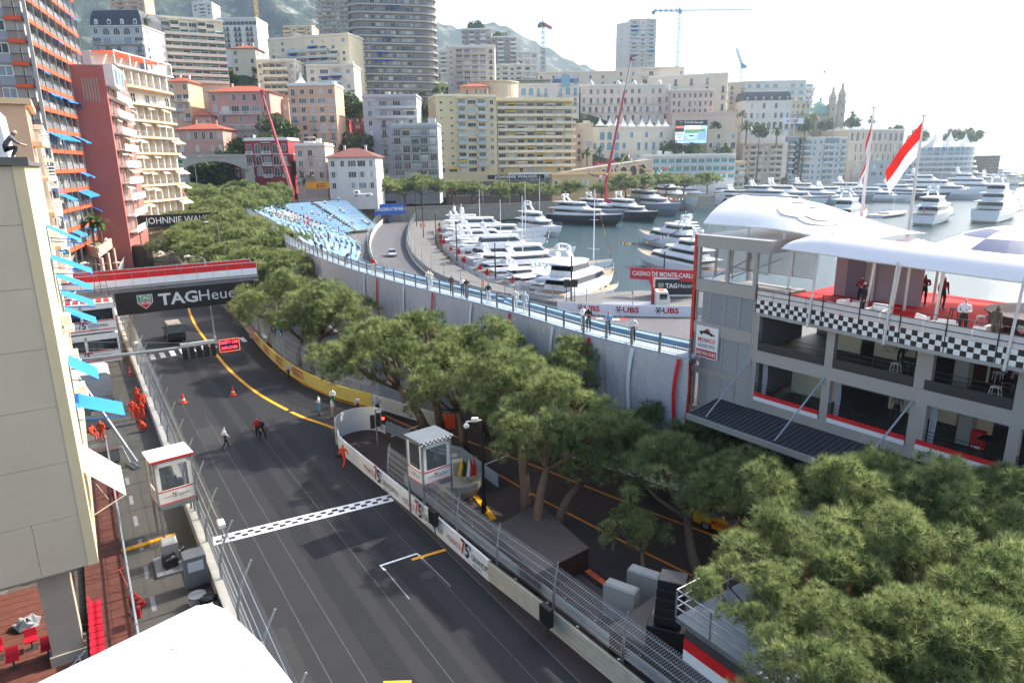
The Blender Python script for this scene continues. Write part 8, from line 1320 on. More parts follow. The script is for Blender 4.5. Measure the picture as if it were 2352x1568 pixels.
for i, (px, py, yt) in enumerate(((973, 545, 470), (957, 520, 440), (1002, 560, 493), (1050, 600, 510), (1138, 640, 560), (1312, 690, 590), (1525, 625, 580))):
 b = gp(px, py); root = thing('quay_post', 'black post on the quay, %s from the far end' % ords[i], 'post', b, 0, 'tall black posts along the quay'); h = at(px, yt, b.y).z; mb = MB(); mb.tube((0, 0, 0), (0, 0, h), .14, .1, n=8); mb.ob('shaft', BLACK, root); mb = MB(); mb.cbox((0, 0, h), .3, .3, .12); mb.ob('cap', BLACK, root)
root = thing('loudspeaker_stand', 'black speakers on a lattice stand by the quay corner', 'loudspeaker', gp(1310, 700)); mb = MB(); [mb.tube((x, y, 0), (x, y, 2.6), .04) for x in (-.6, .6) for y in (-.3, .3)]; [mb.tube((-.6, -.3, z), (.6, -.3, z + .4), .03) for z in (.3, .9, 1.5, 2.1)]; mb.ob('lattice', DKGREY, root);
for x in (-.95, .15): mb = MB(); mb.bevbox(x, -.35, 2.6, x + .85, .35, 3.7, .04); mb.ob('speaker', BLACK, root)
def lattice(mb, a, b, w, n, r=.22):
 a, b = Vector(a), Vector(b); d = (b - a).normalized(); u = d.orthogonal().normalized(); v = d.cross(u); C_ = [u * w + v * w, u * w - v * w, -u * w - v * w, -u * w + v * w]
 for i in range(4): mb.tube(a + C_[i], b + C_[i], r, n=4)
 for k in range(n):
  p, q = a.lerp(b, k / n), a.lerp(b, (k + 1) / n)
  for i in range(4): mb.tube(p + C_[i], q + C_[(i + 1) % 4], r * .7, n=3)
def tcrane(px, yb, yt, Y, xl, xr, m, label, tilt=0., m2=None):
 b, t_ = at(px, yb, Y), at(px, yt, Y); root = thing('tower_crane', label, 'crane', (t_.x, t_.y, b.z - 20)); H = t_.z - b.z + 20; mb = MB(); lattice(mb, (0, 0, 0), (0, 0, H), 1., int(H / 3)); mb.ob('mast', m, root); k = Y / 1568; mb = MB(); lattice(mb, (0, 0, H + .8), ((xr - px) * k, 0, H + .8 + tilt), .7, 18); mb.ob('jib', m2 or m, root); mb = MB(); lattice(mb, (0, 0, H + .8), ((xl - px) * k, 0, H + .8), .7, 5); mb.box((xl - px) * k - .8, -1, H - 1.6, (xl - px) * k + 1.4, 1, H + .6); mb.ob('counter_jib', m, root); mb = MB(); mb.box(-1, -2.2, H - 1.6, 1, -1, H + .6); mb.ob('cabin', m, root); mb = MB(); mb.limb([(0, 0, H), (0, 0, H + 4)], [.8, .2], 4); mb.tube((0, 0, H + 4), ((xr - px) * k * .6, 0, H + 1.4 + tilt * .6), .06, n=3); mb.ob('apex', m, root)
CBL = mat('crane_blue', '3d7fae', .5); CRD = mat('crane_red', 'a8483c', .5); CDK = mat('crane_dark', '4a5663', .5)
tcrane(1561, 165, 27, 520, 1505, 1716, CBL, 'blue tower crane with a long white jib on the skyline', .0, mat('crane_white', 'c3cdd4', .5)); tcrane(1247, 170, 58, 500, 1238, 1266, CDK, 'dark tower crane with a red jib seen end on', -3, CRD); tcrane(1704, 190, 152, 560, 1710, 1690, CBL, 'small blue luffing crane on the skyline', 12); tcrane(585, 30, -10, 560, 560, 640, mat('crane_yellow', 'c09a4a', .5), 'yellow tower crane before the mountain')
def mcrane(a, b, Y, label, text=None, m=None, w=.75):
 A_, B_ = at(*a, Y), at(*b, Y); root = thing('mobile_crane_boom', label, 'crane', A_); d = B_ - A_; m = m or mat('boom_red', 'a32a35', .45); n = 4
 for k in range(n): p, q = d * (k / n), d * ((k + 1) / n + .01); mb = MB(); rr_ = w * (1 - .17 * k); mb.limb([p, q], [rr_, rr_ * .97], 6); mb.ob('boom_section', m if k < 3 else STEEL if text is None else m, root)
 mb = MB(); mb.cbox((d.x, d.y, d.z), 1.0, .8, 1.4); mb.ob('boom_head', m, root)
 mb = MB(); mb.bevbox(-3.5, -1.3, -9, 3.5, 1.3, -6, .2); mb.tube((0, 0, -6), (0, 0, 0), w); mb.ob('carrier', m, root)
 if text:
  u = d.normalized(); v = Vector((u.z, 0, -u.x)); letters(text, .9, WHITE, root, lambda x, y: u * (9 - x) * 1. + v * y * .8 + Vector((0, -w - .05, 0)), .01, 13)
mcrane((672, 445), (603, 218), 226, 'red mobile crane boom lettered IMPERIAL LEVAGE by the red villa', 'IMPERIAL LEVAGE', w=.75); mcrane((1392, 418), (1449, 140), 285, 'long red mobile crane boom over the harbour', w=.65); mcrane((1822, 290), (1893, 168), 430, 'thin grey crane boom by the sand coloured palace', m=mat('boom_grey', '8a8f94', .4, .4), w=.45); mcrane((1915, 292), (1932, 238), 430, 'thin short crane boom at the opera house', m=mat('boom_grey', '8a8f94', .4, .4), w=.4)
A = gp(423, 520); root = thing('orange_lift_arm', 'folded orange lift arm beside the curved cream flats', 'lift', at(424, 470, 178)); mb = MB(); mb.limb([(0, 0, -6), (.4, 0, 2), (-.6, 0, 5.2), (-1.4, 0, 5.0)], [.35, .3, .28, .2], 5); mb.ob('arm', mat('lift_orange', 'd1471f', .5), root)
# booths, lights, lamp posts
def booth(p, label, ckd):
 root = thing('marshal_booth', label, 'booth', p, S_RZ + .12); w, d, h, z0 = 2.0, 1.7, 2.65, 2.2
 mb = MB(); [mb.box(x, y, 0, x + .1, y + .1, z0 + h) for x in (-w / 2, w / 2 - .1) for y in (-d / 2, d / 2 - .1)]; [mb.box(-w / 2, y, z, w / 2, y + .1, z + .12) for y in (-d / 2, d / 2 - .1) for z in (z0, z0 + h - .12)]; [mb.box(x, -d / 2, z, x + .1, d / 2, z + .12) for x in (-w / 2, w / 2 - .1) for z in (z0 - .002, z0 + h - .122)]; mb.ob('frame', GREY, root)
 mb = MB(); mb.box(-w / 2, -d / 2, z0 - .15, w / 2, d / 2, z0 - .003); mb.ob('floor', GREY, root)
 for nm, a, b, c in (('front', (-w / 2 + .1, -d / 2 + .02), (w / 2 - .1, -d / 2 + .06), 0), ('left', (-w / 2 + .02, -d / 2 + .1), (-w / 2 + .06, d / 2 - .1), 1)):
  mb = MB(); mb.box(a[0], a[1], z0 + .12, b[0], b[1], z0 + .95); mb.ob('panel', PW, root)
  for zz in (z0 + .14, z0 + .88): q = .012; mb = MB(); mb.box(a[0] - q * c, a[1] - q * (1 - c), zz, b[0], b[1] - .02 * (1 - c), zz + .06); mb.ob('red_stripe', RW, root)
  mb = MB(); e = .2
  (mb.box(a[0], a[1], z0 + .95, a[0] + e, b[1], z0 + h - .12), mb.box(b[0] - e, a[1], z0 + .95, b[0], b[1], z0 + h - .12), mb.box(a[0], a[1], z0 + h - .35, b[0], b[1], z0 + h - .12)) if not c else (mb.box(a[0], a[1], z0 + .95, b[0], a[1] + e, z0 + h - .12), mb.box(a[0], b[1] - e, z0 + .95, b[0], b[1], z0 + h - .12)); mb.ob('window_frame', PW, root)
  mb = MB(); mb.box(a[0] + .02, a[1] + .01, z0 + 1, b[0] - .02, b[1] - .01, z0 + h - .2); mb.ob('window', mat('booth_glass', '6b777c', .05, var=0, alpha=.3, spec=.8), root)
 monaco75(root, lambda x, y: Vector((x, -d / 2 + .005, z0 + .55 + y)), 1.35); monaco75(root, lambda x, y: Vector((-w / 2 + .005, -x, z0 + .55 + y)), 1.15)
 mb = MB(); mb.loft([[(-w / 2 - .08, -d / 2 - .08, z0 + h), (w / 2 + .08, -d / 2 - .08, z0 + h), (w / 2 + .08, d / 2 + .08, z0 + h), (-w / 2 - .08, d / 2 + .08, z0 + h)], [(-w / 2 - .08, -d / 2 - .08, z0 + h + .12), (w / 2 + .08, -d / 2 - .08, z0 + h + .12), (w / 2 + .08, d / 2 + .08, z0 + h + .12), (-w / 2 - .08, d / 2 + .08, z0 + h + .12)]]); mb.ob('roof', mat('roof_dull', '7b8083', .4, .4, var=.2) if ckd else PW, root)
 if ckd:
  for k in range(16):
   for j in range(2): mb = MB(); x = -w / 2 - .08 + k * (w + .16) / 16; mb.box(x, -d / 2 - .095, z0 + h - .06 + j * .09, x + (w + .16) / 16, -d / 2 - .08, z0 + h + .03 + j * .09); mb.ob('check', KLET if (k + j) % 2 else WHITE, root)
 else: mb = MB(); mb.box(-w / 2 - .09, -d / 2 - .095, z0 + h + .0, w / 2 + .09, -d / 2 - .08, z0 + h + .11); mb.ob('red_edge', RW, root)
 mb = MB(); mb.box(-.5, .1, z0, .6, .5, z0 + .95); mb.box(-.3, -.1, z0 + 1.0, .25, -.05, z0 + 1.35); mb.ob('desk', BLACK, root); return root
booth(Vector((-18.9, 34.6, 0)), 'left raised marshal booth behind the debris fence', 0); booth(Vector((-4.9, 36.6, 0)), 'right raised marshal booth with checkered roof edge by the pit wall', 1)
root = thing('signal_lights', 'traffic signal cluster showing red at the pit exit', 'traffic light', gp(868, 1030)); mb = MB(); mb.tube((0, 0, 0), (0, 0, 3.0), .06); mb.tube((0, 0, 3.0), (.5, 0, 3.0), .04); mb.tube((.5, 0, 3.0), (.5, 0, 2.6), .04); mb.ob('pole', STEEL, root)
for i, x in enumerate((-.25, .18, .55)):
 mb = MB(); mb.bevbox(x - .15, -.15, 1.6 + .15 * i, x + .15, .1, 2.6 + .15 * i, .04); hd = mb.ob('signal_head', BLACK, root)
 for j in range(3): mb = MB(); mb.tube((x, -.15, 1.8 + .15 * i + .3 * j), (x, -.19, 1.8 + .15 * i + .3 * j), .1, n=12); mb.ob('lens', mat('lens_red_lit', 'ff2a20', .4, var=0, emit=6) if i == 2 and j == 1 else mat('lens_dark', '1c2022', .3), hd)
def lamp(p, h, label, arms=1, m=BLACK, cam_=False):
 root = thing('lamp_post', label, 'lamp post', p); mb = MB(); mb.lathe([(.16, 0), (.16, .6), (.1, .75), (.075, h * .6), (.055, h)], 10); mb.ob('pole', m, root)
 if cam_: mb = MB(); mb.tube((0, 0, h), (-.9, 0, h - .1), .05); mb.ob('bracket', PW, root); mb = MB(); mb.bevbox(-.6, -.12, h - .1, -.2, .12, h + .15, .04); mb.ball((-.9, 0, h - .35), .16, 10, 6); mb.ob('camera', PW, root)
 else:
  for s in ((-1, 1) if arms == 2 else (arms,)): mb = MB(); mb.limb([(0, 0, h), (s * .5, 0, h + .25), (s * 1.6, 0, h + .25)], [.04, .035, .03], 6); mb.ob('arm', m, root); mb = MB(); mb.limb([(s * 1.4, 0, h + .3), (s * 1.8, 0, h + .33), (s * 2.3, 0, h + .27)], [.06, .16, .1], 8); mb.ob('lamp_head', PW, root)
lamp(gp(1112, 1175), 5.8, 'black lamp post with white camera beside the right booth', cam_=True); lamp(Vector((-35, 78, 0)), 9.8, 'street lamp reaching over the footbridge from the right', -1, STEEL); lamp(Vector((-50, 118, 0)), 10.5, 'street lamp among the avenue pines', -1, STEEL); lamp(st(66, -1.5), 9.2, 'twin headed lamp behind the footbridge', 2, STEEL); lamp(at(738, 470, 230), 9, 'curved lamp before the yellow PIRELLI banner', -1, STEEL); lamp(at(455, 440, 215), 10, 'lamp under the road bridge', 1, STEEL)
root = thing('crossing_sign', 'blue pedestrian crossing sign beside the pines', 'sign', gp(648, 838)); mb = MB(); mb.tube((0, 0, 0), (0, 0, 3.6), .05); mb.ob('pole', STEEL, root); mb = MB(); mb.box(-.48, -.08, 3.0, .48, -.05, 3.98); mb.ob('plate', PW, root); mb = MB(); mb.box(-.44, -.09, 3.04, .44, -.081, 3.94); mb.ob('blue_field', mat('sign_blue', '173f86', .4), root); shape([(-.36, 3.14), (.36, 3.14), (0, 3.86)], PW, root, lambda x, y: Vector((x, -.1, y)), 'triangle'); shape([(-.05, 3.2), (.0, 3.4), (.1, 3.2), (.14, 3.22), (.04, 3.5), (.07, 3.62), (-.07, 3.62), (-.06, 3.45), (-.12, 3.22)], KLET, root, lambda x, y: Vector((x, -.11, y)), 'walking_figure')
root = thing('distance_board', 'black distance board reading 50 beside the far track', 'sign', gp(361, 572)); mb = MB(); mb.box(-.6, 0, .8, .6, .15, 3.2); mb.ob('board', BLACK, root); letters('5', 1.1, WHITE, root, lambda x, y: Vector((x, -.02, y)), .05, dy=2.55); letters('0', 1.1, WHITE, root, lambda x, y: Vector((x, -.02, y)), .05, dy=1.45)
root = thing('distance_board', 'fence mounted distance number 150 beside the crossing', 'sign', st(40, .3), 0); [letters(c, .95, WHITE, root, lambda x, y, k=k: SD * (x + .0) + TD * .2 + Vector((0, 0, y)) if False else SD * (.55 * (1 - k)) + TD * .35 - SD * x + Vector((0, 0, 1.9 + y)), .03) for k, c in enumerate('150')]
cone = MB(); cone.loft([[(-.2, -.2, 0), (.2, -.2, 0), (.2, .2, 0), (-.2, .2, 0)], [(-.2, -.2, .05), (.2, -.2, .05), (.2, .2, .05), (-.2, .2, .05)]]); OC = mat('cone_orange', 'e2421b', .6)
def mkcone(p, lab): r = thing('traffic_cone', lab, 'traffic cone', p, 0, 'traffic cones'); r.scale = (1.25,) * 3; put('base', cached('cb', lambda: cone.mesh('base', OC)), r); put('cone', cached('cc', lambda: MB().lathe([(.15, .05), (.115, .22), (.1, .3), (.07, .45), (.055, .52), (.03, .7)], 14).mesh('cone', OC)), r); [put('white_band', cached(('cw', i), lambda i=i: MB().lathe([(.121 - .05 * i, .22 + .22 * i), (.1 - .045 * i, .31 + .2 * i)], 14, caps=False).mesh('white_band', WHITE)), r) for i in range(2)]
for px, py, lab in ((422, 925, 'traffic cone on the track left of the yellow line'), (536, 907, 'traffic cone on the track close to the yellow line'), (300, 860, 'traffic cone on the pavement by the crossing'), (1083, 1090, 'traffic cone by the flag planter')): mkcone(gp(px, py), lab)
# pit lane furniture
BRB = mat('planter_brown', '3a2522', .5, var=.25, scale=2); BRT = mat('planter_top', '4b4340', .6, var=.3, scale=2)
def planter(px4, h, lab):
 P = [gp(*p, h) for p in px4]; root = thing('planter_box', lab, 'planter', (0, 0, 0)); mb = MB(); mb.prism([(p.x, p.y) for p in P], 0, h - .03); mb.ob('side', BRB, root); mb = MB(); c = sum(P, Vector()) / 4; mb.prism([(c.x + (p.x - c.x) * 1.01, c.y + (p.y - c.y) * 1.01) for p in P], h - .028, h + .02); mb.ob('top_board', BRT, root)
planter([(1230, 1318), (1352, 1258), (1235, 1155), (1130, 1215)], 1.25, 'brown boxed planter around the three pine trunks'); planter([(1700, 1600), (1800, 1480), (1540, 1345), (1400, 1440)], 1.25, 'brown box carrying the black speakers')
TARP = mat('grey_tarp', '9b9c98', .6, var=.1, bump=.5, bscale=4)
for px, py, lab in ((1425, 1420, 'left grey covered box on the brown box edge'), (1478, 1385, 'right grey covered box on the brown box edge')): p = gp(px, py, 0); root = thing('covered_box', lab, 'box', p, -.6, 'grey covered boxes'); mb = MB(); mb.bevbox(-.75, -.3, 0, .75, .3, 1.75, .08); mb.ob('cover', TARP, root)
root = thing('loudspeaker_stack', 'tall stack of black loudspeakers on the brown box', 'loudspeaker', gp(1535, 1490, 1.25), -.4); mb = MB(); mb.bevbox(-.8, -.6, 0, .8, .6, 1.3, .03); mb.ob('bass_cabinet', BLACK, root)
for k in range(5): mb = MB(); mb.bevbox(-.55 + .02 * k, -.45, 1.32 + k * .4, .5 + .02 * k, .4, 1.7 + k * .4, .03); mb.ob('line_array_cabinet', BLACK, root)
root = thing('cable_cover', 'orange cable cover lettered A.C.M on the pit lane', 'cable cover', (0, 0, 0)); a, b = gp(1348, 1312), gp(1420, 1365); u = (b - a).normalized(); v = Vector((-u.y, u.x, 0)); mb = MB(); mb.obox(a - v * .35 + Vector((0, 0, .01)), b - a, v * .7, (0, 0, .06)); mb.ob('side_ramp', BLACK, root); mb = MB(); mb.obox(a - v * .16 + Vector((0, 0, .075)), b - a, v * .32, (0, 0, .03)); mb.ob('lid', mat('lid_orange', 'd0582e', .6, var=.1), root); [letters('A.C.M', .22, KLET, root, lambda x, y, k=k: a + u * (.6 + 1.1 * k + x) + v * y + Vector((0, 0, .112)), 0, .6) for k in range(2)]
for a, b, lab in (((1080, 1125), (1135, 1195), 'yellow cable ramp beside the right booth'), ((268, 1270), (405, 1228), 'yellow cable ramp across the left pavement')):
 root = thing('cable_ramp', lab, 'cable ramp', (0, 0, 0)); a, b = gp(*a), gp(*b); n = 4
 for k in range(n): p, q = a.lerp(b, k / n), a.lerp(b, (k + .97) / n); u = (q - p).normalized(); v = Vector((-u.y, u.x, 0)); mb = MB(); mb.obox(p - v * .17 + Vector((0, 0, .01)), q - p, v * .34, (0, 0, .07)); mb.ob('segment', YEL, root)
root = thing('flag_planter', 'round stone planter holding marshal flags by the booth', 'planter', gp(1055, 1125)); mb = MB(); mb.lathe([(1.3, 0), (1.5, .5), (1.45, .85), (1.2, .9), (1.2, .75)], 20); mb.ob('bowl', mat('planter_stone', 'a39b8a', .8, var=.2), root)
for i, (c, x) in enumerate((('e0b52e', .1), ('2b2b2b', .3), ('3a8a4a', .5), ('c8322b', .75), ('c8322b', .95), ('e8e8e8', .6))): r = thing('marshal_flag', 'rolled %s marshal flag in the stone planter' % ['yellow', 'black', 'green', 'red', 'red and white', 'white'][i], 'flag', gp(1055, 1125) + Vector((x, -.2 - .1 * (i % 2), .75))); mb = MB(); mb.tube((0, 0, 0), (.05, 0, 1.6), .015); mb.ob('stick', STEEL, r); mb = MB(); mb.limb([(.03, 0, .4), (.1, -.02, 1.0), (.05, 0, 1.5)], [.16, .1, .02], 6); mb.ob('cloth', cl(c), r)
for px, py, lab in ((1040, 1100, 'left grey cabinet beside the booth'), (1052, 1112, 'right grey cabinet beside the booth')): root = thing('electrical_cabinet', lab, 'cabinet', gp(px, py), .3); mb = MB(); mb.bevbox(-.35, -.25, 0, .35, .25, 1.7, .03); mb.ob('case', mat('cabinet_grey', 'b9b6a8', .5), root); mb = MB(); mb.box(-.3, -.265, .1, .3, -.25, 1.6); mb.ob('door', mat('cabinet_door', 'aba898', .5), root)
PLT = mat('checker_plate', '7d8488', .35, .6, var=.15, scale=6, bump=.6, bscale=30); PL0 = gp(1552, 1416, 4.4); PL0.z = 0; root = thing('steel_platform', 'steel platform with pipe railings above a red striped cabin', 'platform', PL0, math.atan2(-.83, .56)); z = 4.4; mb = MB(); mb.box(0, 0, z - .2, 9, 4.2, z); mb.ob('deck', PLT, root); mb = MB()
for zz in (.4, .75, 1.1): mb.tube((0, 0, z + zz), (9, 0, z + zz), .03); mb.tube((0, 0, z + zz), (0, 4.2, z + zz), .03); mb.tube((0, 4.2, z + zz), (9, 4.2, z + zz), .03)
for x, y in [(i * 1.5, 0) for i in range(7)] + [(i * 1.5, 4.2) for i in range(7)] + [(0, 1.4), (0, 2.8)]: mb.tube((x, y, z), (x, y, z + 1.1), .035)
mb.ob('railing', STEEL, root); mb = MB(); mb.box(.3, .2, 0, 8.8, 4, z - .2); mb.ob('cabin_wall', mat('cabin_dark', '3a3c40', .6), root); mb = MB(); mb.box(.28, .16, 3.2, 8.8, .2, 3.65); mb.ob('red_stripe', RW, root); mb = MB(); mb.box(.28, .16, 2.75, 8.8, .2, 3.2); mb.ob('white_stripe', WW, root); mb = MB(); mb.box(1.2, .17, 1.0, 2.4, .2, 1.8); mb.ob('window', GLASS, root)
root = thing('orange_guardrail', 'orange end of a guardrail under the right hand pines', 'guardrail', (0, 0, 0)); q = [Vector((p.x, p.y, 0)) for p in (gp(1820, 1300, .6), gp(2030, 1365, .6))]; rail3(root, q, MATS['guardrail_orange'], .05, 4, .3, .28)
root = thing('lower_sponsor_wall', 'dark TAGHeuer wall under the right hand pines', 'barrier', (0, 0, 0)); q = [Vector((p.x, p.y, 0)) for p in (gp(2030, 1370, .7), gp(2352, 1480, .7))]; banner_path(root, q, 0, (q[1] - q[0]).length, .05, 1.3, BANB); f3, L3 = on_path(q); letters('TAGHeuer', .9, WHITE, root, lambda x, y: f3(L3 * .58 + x, .68 + y, .08), .01, 3.4)
# left pavement clutter
root = thing('near_tent_roof', 'white rounded tent roof filling the bottom left corner', 'tent', (0, 0, 0)); T_ = [gp(*p, 9) for p in ((40, 1590), (450, 1391), (487, 1384), (520, 1398), (600, 1475), (690, 1590))] + [Vector((-4.0, 9, 9)), Vector((-12, 9, 9))]; c = sum(T_, Vector()) / 8; mb = MB(); mb.loft([[c.lerp(p, k) + Vector((0, 0, dz)) for p in T_] for k, dz in ((1.0, -.35), (1.01, -.05), (.97, .05), (.6, .4), (.2, .6), (.02, .62))]); mb.ob('membrane', mat('tent_white', 'ecedf0', .6, var=.02), root, smooth=False); [MB().path([c.lerp(p, 1.0) + Vector((0, 0, .0)), c.lerp(p, .6) + Vector((0, 0, .41)), c.lerp(p, .05) + Vector((0, 0, .63))], .018, 5).ob('seam', mat('tent_seam', 'c9ccd2', .6), root) for p in T_[1:6]]; mb = MB(); [mb.tube((p.x, p.y, 0), (p.x, p.y, 8.7), .07) for p in (T_[2], T_[6], T_[7])]; mb.ob('tent_pole', STEEL, root)
DKW = mat('deck_wood', '6b3f33', .7, var=.3, scale=3, stretch=(1, 1, 1)); root = thing('timber_deck', 'reddish timber deck beside the pipe fence', 'deck', st(-6, -4.0), S_RZ)
for k in range(46): mb = MB(); mb.box(-1.75, k * .75, 0.02, -.05, k * .75 + .72, .25); mb.ob('plank', DKW, root)
root = thing('timber_floor', 'brown timber floor under the overhanging beige building', 'deck', st(-5, -6.1), S_RZ)
for k in range(30): mb = MB(); mb.box(-9, k * .6, .01, -.1, k * .6 + .57, .055); mb.ob('plank', DKW, root)
seatm = MB(); seatm.loft([[(-.22, -.2, .42), (.22, -.2, .42), (.22, .2, .42), (-.22, .2, .42)], [(-.23, -.22, .48), (.23, -.22, .48), (.23, .22, .5), (-.23, .22, .5)]]); seatm.loft([[(-.23, .16, .46), (.23, .16, .46), (.23, .24, .46), (-.23, .24, .46)], [(-.22, .22, .84), (.22, .22, .84), (.22, .27, .84), (-.22, .27, .84)]]); seatm = seatm.mesh('shell', mat('seat_red', 'c01f33', .35, var=.05)); lg = MB(); lg.tube((0, 0, 0), (0, 0, .43), .04); lg.box(-.2, -.15, 0, .2, .15, .02); lg = lg.mesh('pedestal', DKGREY)
for k in range(15): r = thing('stadium_seat', 'red plastic seat in the row beside the timber deck, %s from the near end' % ords[k], 'seat', st(1.2 + k * .52, -5.35, .25), S_RZ - pi / 2 + pi, 'red plastic seats'); put('shell', seatm, r); put('pedestal', lg, r)
for k in range(6): r = thing('stadium_seat', 'red plastic seat in the shade behind the concrete pillar, %s from the left' % ords[k], 'seat', st(6.5 + (k % 2), -9.6 + k * .6, .06), S_RZ, 'red plastic seats'); put('shell', seatm, r); put('pedestal', lg, r)
root = thing('stair_railing', 'grey steel stair railing under the overhang', 'railing', st(1.5, -7.6), S_RZ); mb = MB(); [mb.tube((x, 0, .2 + .3 * i), (x, 0, 1.1 + .3 * i), .025) for i, x in enumerate(np.arange(0, 2, .3))]; mb.tube((0, 0, 1.1), (2, 0, 3), .03); mb.tube((0, 0, .3), (2, 0, 2.2), .03); mb.ob('rail', STEEL, root)
p = gp(65, 1440); root = thing('plastic_bag', 'crumpled translucent plastic bag on the timber floor', 'bag', p); g = np.random.default_rng(2); mb = MB(); mb.ball((0, 0, .22), .5, 12, 7, sz=.45); mb.v = [(v[0] * (1 + g.uniform(-.25, .25)), v[1] * (1 + g.uniform(-.25, .25)), max(.07, v[2] * (1 + g.uniform(-.4, .4)))) for v in mb.v]; mb.ob('film', mat('bag_film', '8f9296', .35, var=.15), root)
ALU = mat('diamond_plate', '8c9093', .35, .7, var=.1, bump=.8, bscale=45)
for px, py, lab, top in ((245, 1062, 'diamond plate metal crate with brown lid on the pavement', '4a3a33'), (225, 985, 'diamond plate metal bench crate with open lid', '3a3a3c')): root = thing('metal_crate', lab, 'crate', gp(px, py), S_RZ, 'metal crates'); mb = MB(); mb.bevbox(-.85, -.5, .12, .85, .5, 1.0, .02); mb.ob('body', ALU, root); mb = MB(); mb.box(-.87, -.52, 1.0, .87, .52, 1.05); mb.ob('lid', mat('lid_' + top, top, .6, var=.2), root); [MB().tube((x, y - .04, .06), (x, y + .04, .06), .06, n=10).ob('castor', BLACK, root) for x in (-.7, .7) for y in (-.4, .4)]
root = thing('covered_truck', 'flat truck under a ribbed plastic cover below the cabins', 'truck', st(43.5, -4.4), S_RZ); mb = MB(); mb.box(-1.6, -3, .5, 1.6, 2.6, .8); mb.ob('bed', DKGREY, root); mb = MB(); mb.loft([[(-1.6, y, .8), (-1.6, y, 2.6), (-1.3, y, 2.85), (1.3, y, 2.85), (1.6, y, 2.6), (1.6, y, .8)] for y in np.linspace(-1.5, 2.5, 4)]); mb.ob('cover', mat('clear_tarp', 'a9aaa8', .4, var=.15, bump=.7, bscale=6), root); wheels(root, (-1.1, 1.1), 1.3, .42)
root = thing('rubbish_bin', 'grey green wheeled bin beside the metal bench', 'bin', gp(203, 965), S_RZ); mb = MB(); mb.loft([[(-.25, -.3, .05), (.25, -.3, .05), (.25, .3, .05), (-.25, .3, .05)], [(-.32, -.36, 1.1), (.32, -.36, 1.1), (.32, .36, 1.1), (-.32, .36, 1.1)]]); mb.ob('body', mat('bin_green', '6f817c', .6), root); mb = MB(); mb.bevbox(-.34, -.38, 1.1, .34, .38, 1.2, .04); mb.ob('lid', BLACK, root)
def exting(p, lab):
 root = thing('fire_extinguisher', lab, 'fire extinguisher', p, 0, 'fire extinguishers'); mb = MB(); mb.lathe([(.02, 0), (.1, .02), (.1, .5), (.07, .58), (.03, .62), (.03, .68)], 14); mb.ob('cylinder', RED, root); mb = MB(); mb.bevbox(-.06, -.03, .68, .1, .03, .76, .01); mb.path([(.05, 0, .7), (.16, 0, .6), (.15, 0, .25)], .015, 5); mb.ob('valve_hose', BLACK, root)
for px, py, lab in ((262, 1146, 'left one of two fire extinguishers standing together'), (270, 1144, 'right one of two fire extinguishers standing together'), (316, 1415, 'red fire extinguisher behind the red trolley jack'), (320, 1418, 'fire extinguisher lying nearest the white tent')): exting(gp(px, py), lab)
for px, py, m, lab in ((306, 1070, STEEL, 'silver trolley jack on the pavement'), (312, 1380, RED, 'red trolley jack on the pavement')): root = thing('trolley_jack', lab, 'trolley jack', gp(px, py), S_RZ + .3, 'trolley jacks'); mb = MB(); mb.box(-.2, -.8, .08, -.12, .5, .16); mb.box(.12, -.8, .08, .2, .5, .16); [mb.box(-.2, y, .08, .2, y + .05, .14) for y in (-.8, -.4, 0, .45)]; mb.ob('chassis', m, root); mb = MB(); mb.limb([(0, .4, .15), (0, 1.5, 1.1)], [.025, .02]); mb.tube((-.25, 1.5, 1.1), (.25, 1.5, 1.1), .02); mb.ob('handle', m, root); mb = MB(); mb.tube((0, -.6, .1), (0, -.6, .28), .1, n=10); mb.ob('saddle', m, root)
root = thing('broom', 'red headed broom leaning on the pipe fence', 'broom', gp(255, 1156)); mb = MB(); mb.tube((0, 0, .1), (-.9, .3, 1.2), .018); mb.ob('handle', mat('broom_stick', 'd9d4bf', .6), root); mb = MB(); mb.bevbox(-.15, -.08, 0, .15, .08, .14, .02); mb.ob('head', RED, root)
root = thing('timing_cabinet', 'grey equipment cabinet with display behind the debris fence', 'cabinet', st(8.4, -1.1), S_RZ); mb = MB(); mb.bevbox(-.5, -.45, .3, .5, .45, 1.9, .03); mb.ob('case', mat('case_grey', '6d7072', .45, .3), root); mb = MB(); mb.box(-.35, -.47, 1.15, .35, -.45, 1.65); mb.ob('display', mat('display_pale', 'b9c0c4', .2), root)
root = thing('cable_reel', 'grey cable reel with loops on the ground', 'cable reel', st(6.9, -1.3), S_RZ); mb = MB(); [mb.lathe([(.4, z), (.4, z + .04), (.1, z + .04)], 18, (0, 0, .1)) for z in (0, .4)]; mb.lathe([(.18, .04), (.18, .4)], 14, (0, 0, .1)); mb.ob('drum', STEEL, root)
for i, (s_, t_) in enumerate(((6.2, -.9), (5.4, -.8), (10.6, -1.0), (11.6, -1.6), (10.9, -2.0))): root = thing('cable_case', 'black cable drum case behind the debris fence, %s from the near end' % ords[i], 'case', st(s_, t_), i, 0 or 'black cable cases'); mb = MB(); mb.bevbox(-.3, -.25, 0, .3, .25, .7, .05); mb.ob('case', BLACK, root); mb = MB(); mb.path([(.3 * math.cos(a), .3 * math.sin(a) - .1, .72) for a in np.linspace(0, 6, 12)], .03, 5); mb.ob('cable_loop', BLACK, root)
root = thing('base_plate', 'grey steel base plate under the left booth', 'plate', st(11.2, -1.5), S_RZ); mb = MB(); mb.box(-1.2, -1.0, .01, 1.2, 1.0, .14); mb.ob('plate', GREY, root); mb = MB(); mb.bevbox(-.8, .0, .15, .0, .8, 1.3, .1); mb.ob('wrapped_bundle', TARP, root)
